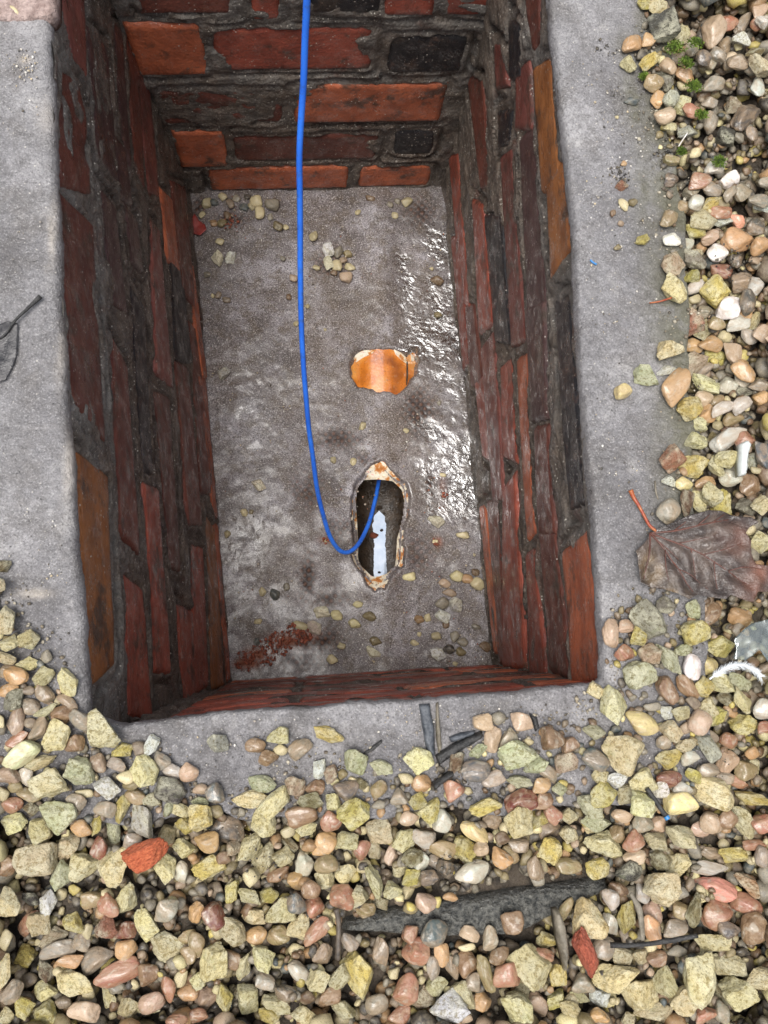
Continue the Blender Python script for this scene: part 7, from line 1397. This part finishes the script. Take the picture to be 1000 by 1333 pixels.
def thing_lump(name, pts, z0, h, mat, label, cat, amp=.0015, seed=1, edge=.003, group=None, step=.0016):
    return tag(link(name, lump(name, pts, z0, h, step, amp, seed, edge), M[mat]), label, cat, group)
SLC = sum(p[1] for p in SLAB) / len(SLAB)
thing_lump('dark_stone', [(x, SLC + (y - SLC) * .8) for x, y in SLAB], SOIL_Z, SLAB_Z - SOIL_Z + .002, 'slab', 'long dark wet stone slab half buried in the gravel', 'stone', .006, 12, .007, None, .0018)
W = 'wood and twigs on the ground'
thing_lump('wood_sliver', [(0.08083, -0.04396), (0.08913, -0.04353), (0.09015, -0.0516), (0.09228, -0.06309), (0.09245, -0.083), (0.08605, -0.08003), (0.0829, -0.06005)], .0015, .0045, 'wood', 'flat blue grey sliver of weathered wood against the near rim', 'wood', .0016, 21, .0015, W)
thing_lump('wood_sliver', [(0.09387, -0.04361), (0.09568, -0.04248), (0.09654, -0.05745), (0.09791, -0.07574), (0.0954, -0.08249), (0.09334, -0.06881)], .0015, .004, 'bark', 'thin brown sliver of wood beside the blue grey sliver', 'wood', .001, 22, .001, W)
thing_lump('wood_sliver', [(0.09246, -0.08243), (0.10622, -0.07363), (0.11939, -0.06819), (0.12901, -0.06437), (0.13005, -0.06954), (0.12098, -0.07507), (0.1096, -0.08053), (0.09524, -0.08984)], .0015, .006, 'char', 'blackened slanting piece of wood on the near concrete strip', 'wood', .0022, 23, .002, W)
thing_lump('wood_sliver', [(0.10337, -0.06901), (0.11234, -0.06576), (0.12425, -0.06427), (0.12297, -0.06769), (0.11219, -0.07147), (0.10505, -0.07304)], .0015, .0035, 'wood', 'short blue grey wood scrap above the blackened piece', 'wood', .001, 24, .0012, W)
thing_lump('wood_sliver', [(0.08831, -0.10286), (0.09597, -0.09747), (0.10482, -0.09265), (0.10589, -0.09659), (0.09762, -0.10197), (0.09054, -0.10736)], .008, .005, 'char', 'small black wood scrap among stones below the blackened piece', 'wood', .002, 25, .0015, W)
thing_lump('wood_sliver', [(0.03763, -0.07968), (0.04408, -0.07474), (0.05173, -0.06979), (0.05229, -0.07207), (0.04521, -0.07815), (0.03879, -0.08084)], .001, .003, 'char', 'thin black splinter left of the wood slivers', 'wood', .0008, 26, .0008, W)
thing_lump('wood_sliver', [(0.16681, -0.05188), (0.17271, -0.05546), (0.1742, -0.06359), (0.17107, -0.06642), (0.16895, -0.05887)], .001, .002, 'char', 'small black splinter on the near strip right of the pink pebbles', 'wood', .0008, 27, .0008, W)
tag(link('stick', tube('stick', [(x, y, z) for (x, y), z in zip([(0.01667, -0.18757), (0.0183, -0.19658), (0.01825, -0.20811), (0.01764, -0.22268)], (.013, .012, .012, .010))], [.0022, .0019, .0019, .0021], 8, 6, 1, .0006), M['twig']), 'short upright dark stick at the left end of the dark slab', 'stick', W)
tag(link('stick', tube('stick', [(x, y, z) for (x, y), z in zip([(0.21863, -0.22001), (0.23775, -0.21965), (0.26118, -0.21731), (0.28363, -0.21438)], (.012, .015, .016, .016))], [.0021, .0018, .0019, .0018], 8, 6, 1, .0005), M['char']), 'long thin black stick lying right of the red shard', 'stick', W)
tag(link('stick', tube('stick', [(x, y, z) for (x, y), z in zip([(0.23352, -0.18225), (0.23824, -0.19154), (0.23994, -0.20231), (0.24095, -0.21512)], (.019, .021, .021, .019))], [.0014, .0024, .0022, .0016], 8, 6, .6, .0003), M['bark']), 'curved grey stalk beside the mustard yellow upright chip', 'stick', W)
thing_lump('bark_strip', [(0.17663, -0.19403), (0.18067, -0.19363), (0.18483, -0.20391), (0.18654, -0.21723), (0.18659, -0.22884), (0.18394, -0.23714), (0.1815, -0.2276), (0.17864, -0.2143), (0.17737, -0.20365)], .012, .006, 'bark', 'long grey strip of split bark at the right end of the dark slab', 'bark', .002, 31, .002, W)
tag(link('twig', tube('twig', [(x, y, z) for (x, y), z in zip([(0.28173, 0.28299), (0.28975, 0.28382), (0.29849, 0.28535)], (.0025, .004, .009))], [.0006, .0008, .0008], 6, 5), M['petiole']), 'thin reddish twig on concrete beside the big pale yellow chip', 'twig', W)
tag(link('twig', tube('twig', [(x, y, z) for (x, y), z in zip([(0.27764, 0.1309), (0.27775, 0.12201), (0.2793, 0.11567)], (.002, .002, .002))], [.0008, .0008, .0005], 6, 5), M['bark']), 'short pale twig on concrete above the dead leaf', 'twig', W)
tag(link('twig', tube('twig', [(x, y, z) for (x, y), z in zip([(0.31173, 0.42046), (0.31554, 0.42634), (0.31931, 0.43152)], (.012, .014, .015))], [.0005, .0006, .0005], 6, 5), M['crumb']), 'thin pale straw in the mossy gravel at upper right', 'twig', W)
tp = [(x, y, z) for (x, y), z in zip([(0.25206, -0.10862), (0.25798, -0.11878), (0.26391, -0.12836)], (.014, .017, .019))]
t0 = empty('plastic_tube', tp[2]); tag(t0, 'short black tube end with a blue tip poking from the gravel', 'plastic scrap')
me = tube('tube', [np.array(p) - np.array(tp[2]) for p in tp], .0019, 10, 6); link('tube', me, M['char'], t0)
e_ = (np.array(tp[2]) - np.array(tp[1])); e_ /= np.linalg.norm(e_); me = tube('tip', [e_ * -.0002, e_ * .001, e_ * .0024], .0021, 10, 3); link('tip', me, M['bluebit'], t0)
tag(link('plastic_scrap', tube('plastic_scrap', [(x, y, .0016) for x, y in [(0.23306, 0.32049), (0.23495, 0.31848), (0.23817, 0.31651)]], .0009, 6, 4), M['bluebit']), 'tiny blue plastic scrap on the right concrete', 'plastic scrap')

# broken brick pieces lying on the gravel
def chunk(name, px, dims, yaw, z, mat, label, seed):
    P_ = stone_shape(ICO, seed, True); P_ = P_ * (1 + .10 * fbm(P_, 5, 4, seed))[:, None]; me = tri_mesh(name, P_, ICT); me.materials.append(M[mat]); o = link(name, me, M[mat]); o.location = (*px, z); o.scale = dims; o.rotation_euler = (.12, -.1, yaw); tag(o, label, 'brick piece', 'pieces of broken brick in the gravel')
chunk('brick_fragment', [(-0.11975, -0.14441)][0], (.034, .0205, .017), .56, .017, 'fragment', 'bright orange broken brick fragment on the gravel at lower left', 905)
chunk('brick_fragment', [(0.19828, -0.22284)][0], (.038, .016, .015), -1.35, .017, 'shard', 'pointed brick red shard standing in gravel below the dark slab', 911)
thing_lump('worn_brick', [(-0.28742, 0.57798), (-0.21611, 0.582), (-0.21515, 0.53028), (-0.21865, 0.52442), (-0.22975, 0.52174), (-0.24209, 0.51972), (-0.28404, 0.51836)], -.004, .009, 'wornbrick', 'worn pinkish brick end at the far left corner of the collar', 'brick', .003, 41, .006)

# moss in the gravel at upper right
def moss(px, r, label, seed):
    V = []; F = []; q = np.random.RandomState(seed)
    for i in range(420):
        a = q.uniform(0, 6.28); rr_ = r * math.sqrt(q.rand()) * (.5 + .9 * q.rand()); x, y = px[0] + rr_ * math.cos(a), px[1] + rr_ * math.sin(a) * .8
        z = .006 + max(0, 1 - (rr_ / r) ** 2) * r * .3; d = np.array([q.normal() * .7, q.normal() * .7, 1]); d /= np.linalg.norm(d); s = np.cross(d, q.normal(size=3)); s /= np.linalg.norm(s); L = q.uniform(.0012, .0026)
        k = len(V); p = np.array([x, y, z]); V += [p - s * .0004, p + s * .0004, p + d * L * .6 + s * .0005, p + d * L, p + d * L * .6 - s * .0005]; F.append((k, k + 1, k + 2, k + 3, k + 4))
    tag(link('moss', mesh('moss', V, F), M['moss']), label, 'moss', 'bright green moss cushions')
for i, (p, r, l) in enumerate(zip([(0.3164, 0.518), (0.33621, 0.52337), (0.32656, 0.5037), (0.33128, 0.48116), (0.33704, 0.4545), (0.34977, 0.4112), (0.28775, 0.48879), (0.31691, 0.41931)], (.008, .006, .006, .007, .005, .006, .004, .004),
        ('bright green moss beside the dark brown block of stone', 'bright green moss tuft on the big cream pebble', 'green moss between the mauve pebbles', 'bright moss under the striped tan pebble', 'green moss beside the reddish pebble', 'vivid green sprig on the pale flat pebble', 'tiny moss sprig at the edge of the right concrete', 'moss sprig beside the pale straw'))): moss(p, r, l, 50 + i)

# grit: too fine to count
def scatter(name, spots_, label, mat, cols, z, seed, lo=.0008, hi=.0024):
    q = np.random.RandomState(seed); it = []
    for (x, y), r, n_ in spots_:
        for i in range(n_):
            a = q.uniform(0, 6.28); d = r * q.rand() ** .7; s = lo + (hi - lo) * q.rand() ** 3
            gx_, gy_ = x + d * math.cos(a), y + d * math.sin(a)
            if z > -.1 and (inpoly([gx_], [gy_], PIT)[0] or min(math.hypot(gx_ - p[0], gy_ - p[1]) for p in mouth) < .006): continue
            it.append((x + d * math.cos(a), y + d * math.sin(a), z + s * .3, s, s * q.uniform(.6, 1), s * q.uniform(.5, .8), q.uniform(0, 3.1), q.rand(), q.randint(24), q.rand()))
    return stuff_stones(name, it, label, ICO3, ICT3, mat, cols)
wpal = [(.75, .72, .66), (.6, .56, .5), (.3, .27, .24), (.05, .045, .04), (.55, .45, .3)]
cs = list(zip([(-0.24056, 0.4876), (-0.24332, 0.48048), (-0.23062, 0.47405), (-0.24419, 0.43545), (-0.23022, 0.33513), (-0.21551, 0.08565), (-0.19707, 0.05615), (-0.20147, 0.02712), (0.24879, 0.47649), (0.25087, 0.38316), (0.26362, 0.39417), (0.25217, 0.27955), (0.24012, 0.1735), (0.24456, 0.135), (0.21486, 0.04764), (-0.03367, -0.04968), (0.13733, -0.05273), (0.03628, -0.05092), (0.08937, -0.05764), (0.28083, 0.43412), (0.28273, 0.34899), (-0.09077, -0.06556)], (.014, .016, .012, .03, .05, .03, .012, .03, .05, .04, .012, .05, .05, .04, .03, .05, .04, .05, .04, .03, .03, .03), (26, 30, 16, 26, 30, 20, 12, 20, 70, 60, 34, 40, 34, 40, 26, 60, 70, 70, 60, 40, 40, 30)))
scatter('collar_grit', cs, 'pale and dark grit lying on the concrete', M['fill'], wpal, 0.0004, 5)
eg = [(0.29425, 0.52288), (0.29859, 0.47855), (0.2964, 0.44193), (0.30432, 0.39192), (0.3058, 0.32871), (0.31125, 0.26711), (0.30821, 0.20024), (0.29876, 0.13518), (0.28819, 0.09075), (0.26789, 0.0289), (0.23601, 0.02007), (0.22717, -0.01888), (0.21313, -0.05408), (0.18521, -0.06523), (0.14859, -0.07606), (0.11232, -0.09244), (0.07683, -0.09617), (0.03593, -0.09354), (0.00692, -0.09849), (-0.02181, -0.10617), (-0.04454, -0.11667), (-0.06997, -0.11932), (-0.09561, -0.10437), (-0.1242, -0.08437), (-0.15276, -0.06711), (-0.17587, -0.04714), (-0.18799, -0.02444), (-0.20862, -0.00147), (-0.22995, 0.03315)]
scatter('edge_fines', [(p, .022, 55) for p in eg], 'brown sand and fines washed from the gravel onto the concrete edge', M['fill'], [(.16, .13, .09), (.09, .07, .05), (.30, .26, .19), (.05, .04, .03), (.40, .36, .28)], .0003, 15, .0008, .0038)
ds = list(zip([(0.26327, 0.40111), (0.26318, 0.47584), (0.25645, 0.51818), (0.10983, -0.16414), (0.13968, -0.10384), (0.30224, 0.01021), (0.3074, -0.09629), (0.36034, 0.32126), (0.30588, 0.42109), (-0.04379, -0.1648)], (.010, .008, .01, .02, .012, .016, .02, .02, .012, .02), (50, 16, 20, 40, 40, 60, 40, 60, 60, 30)))
scatter('soil_crumbs', ds, 'black soil crumbs on concrete and between stones', M['fill'], [(.02, .018, .015), (.035, .03, .026)], .001, 8, .001, .0034)
fs = list(zip([(-0.13149, 0.69338), (-0.0828, 0.66872), (0.03897, 0.60705), (-0.12776, 0.42738), (-0.09075, 0.25838), (0.18702, 0.62365), (0.13311, 0.33194), (0.04908, 0.22304), (-0.06617, 0.07207), (0.08254, 0.03652), (0.21162, 0.09314), (0.22135, 0.01218), (-0.00948, 0.37964), (0.17922, 0.23519)], (.05, .05, .06, .06, .07, .07, .06, .05, .06, .07, .06, .05, .07, .06), (90, 50, 70, 50, 60, 70, 60, 50, 70, 80, 90, 70, 60, 60)))
scatter('floor_grit', fs, 'fine grit and sand on the chamber floor', M['fill'], wpal + [(.3, .1, .06), (.45, .38, .3)], -DEPTH + .003, 6, .001, .0034)
rsx = list(zip([(-0.02616, 0.024), (-0.04874, 0.00621), (-0.01478, 0.01483), (-0.0712, -0.00698), (-0.09916, -0.0178), (0.01969, 0.1594), (0.19937, 0.22922), (0.18591, 0.1566), (-0.13112, 0.66738)], (.014, .018, .014, .02, .016, .005, .006, .006, .014), (130, 170, 130, 190, 150, 16, 14, 16, 60)))
scatter('brick_rubble', rsx, 'rusty red brick rubble crumbs on the near left floor', M['rubble'], wpal, -DEPTH + .003, 7, .0008, .0062)

for i, (p, s, l) in enumerate(zip([(0.10006, 0.18217), (0.1095, 0.22848), (0.11291, 0.19112), (0.10829, 0.12106), (0.11708, 0.21944)], ((.016, .011), (.010, .007), (.006, .005), (.006, .004), (.005, .004)), ('dark red lump of debris at the left edge of the water', 'brown lump at the far end of the trickle', 'small dark speck in the middle of the trickle', 'dark speck near the near end of the trickle', 'tiny dark speck by the far end lump'))):
    me = tri_mesh('debris', stone_shape(ICO2, 700 + i, False), ICT2); ob_ = link('debris', me, M['rubble'] if i == 0 else M['pipe_in']); ob_.location = (p[0], p[1], pa[2] - RI + .0045 - (.001 if i > 1 else 0)); ob_.scale = (s[0], s[1], s[1] * .8); tag(ob_, l, 'debris', 'debris in the pipe')
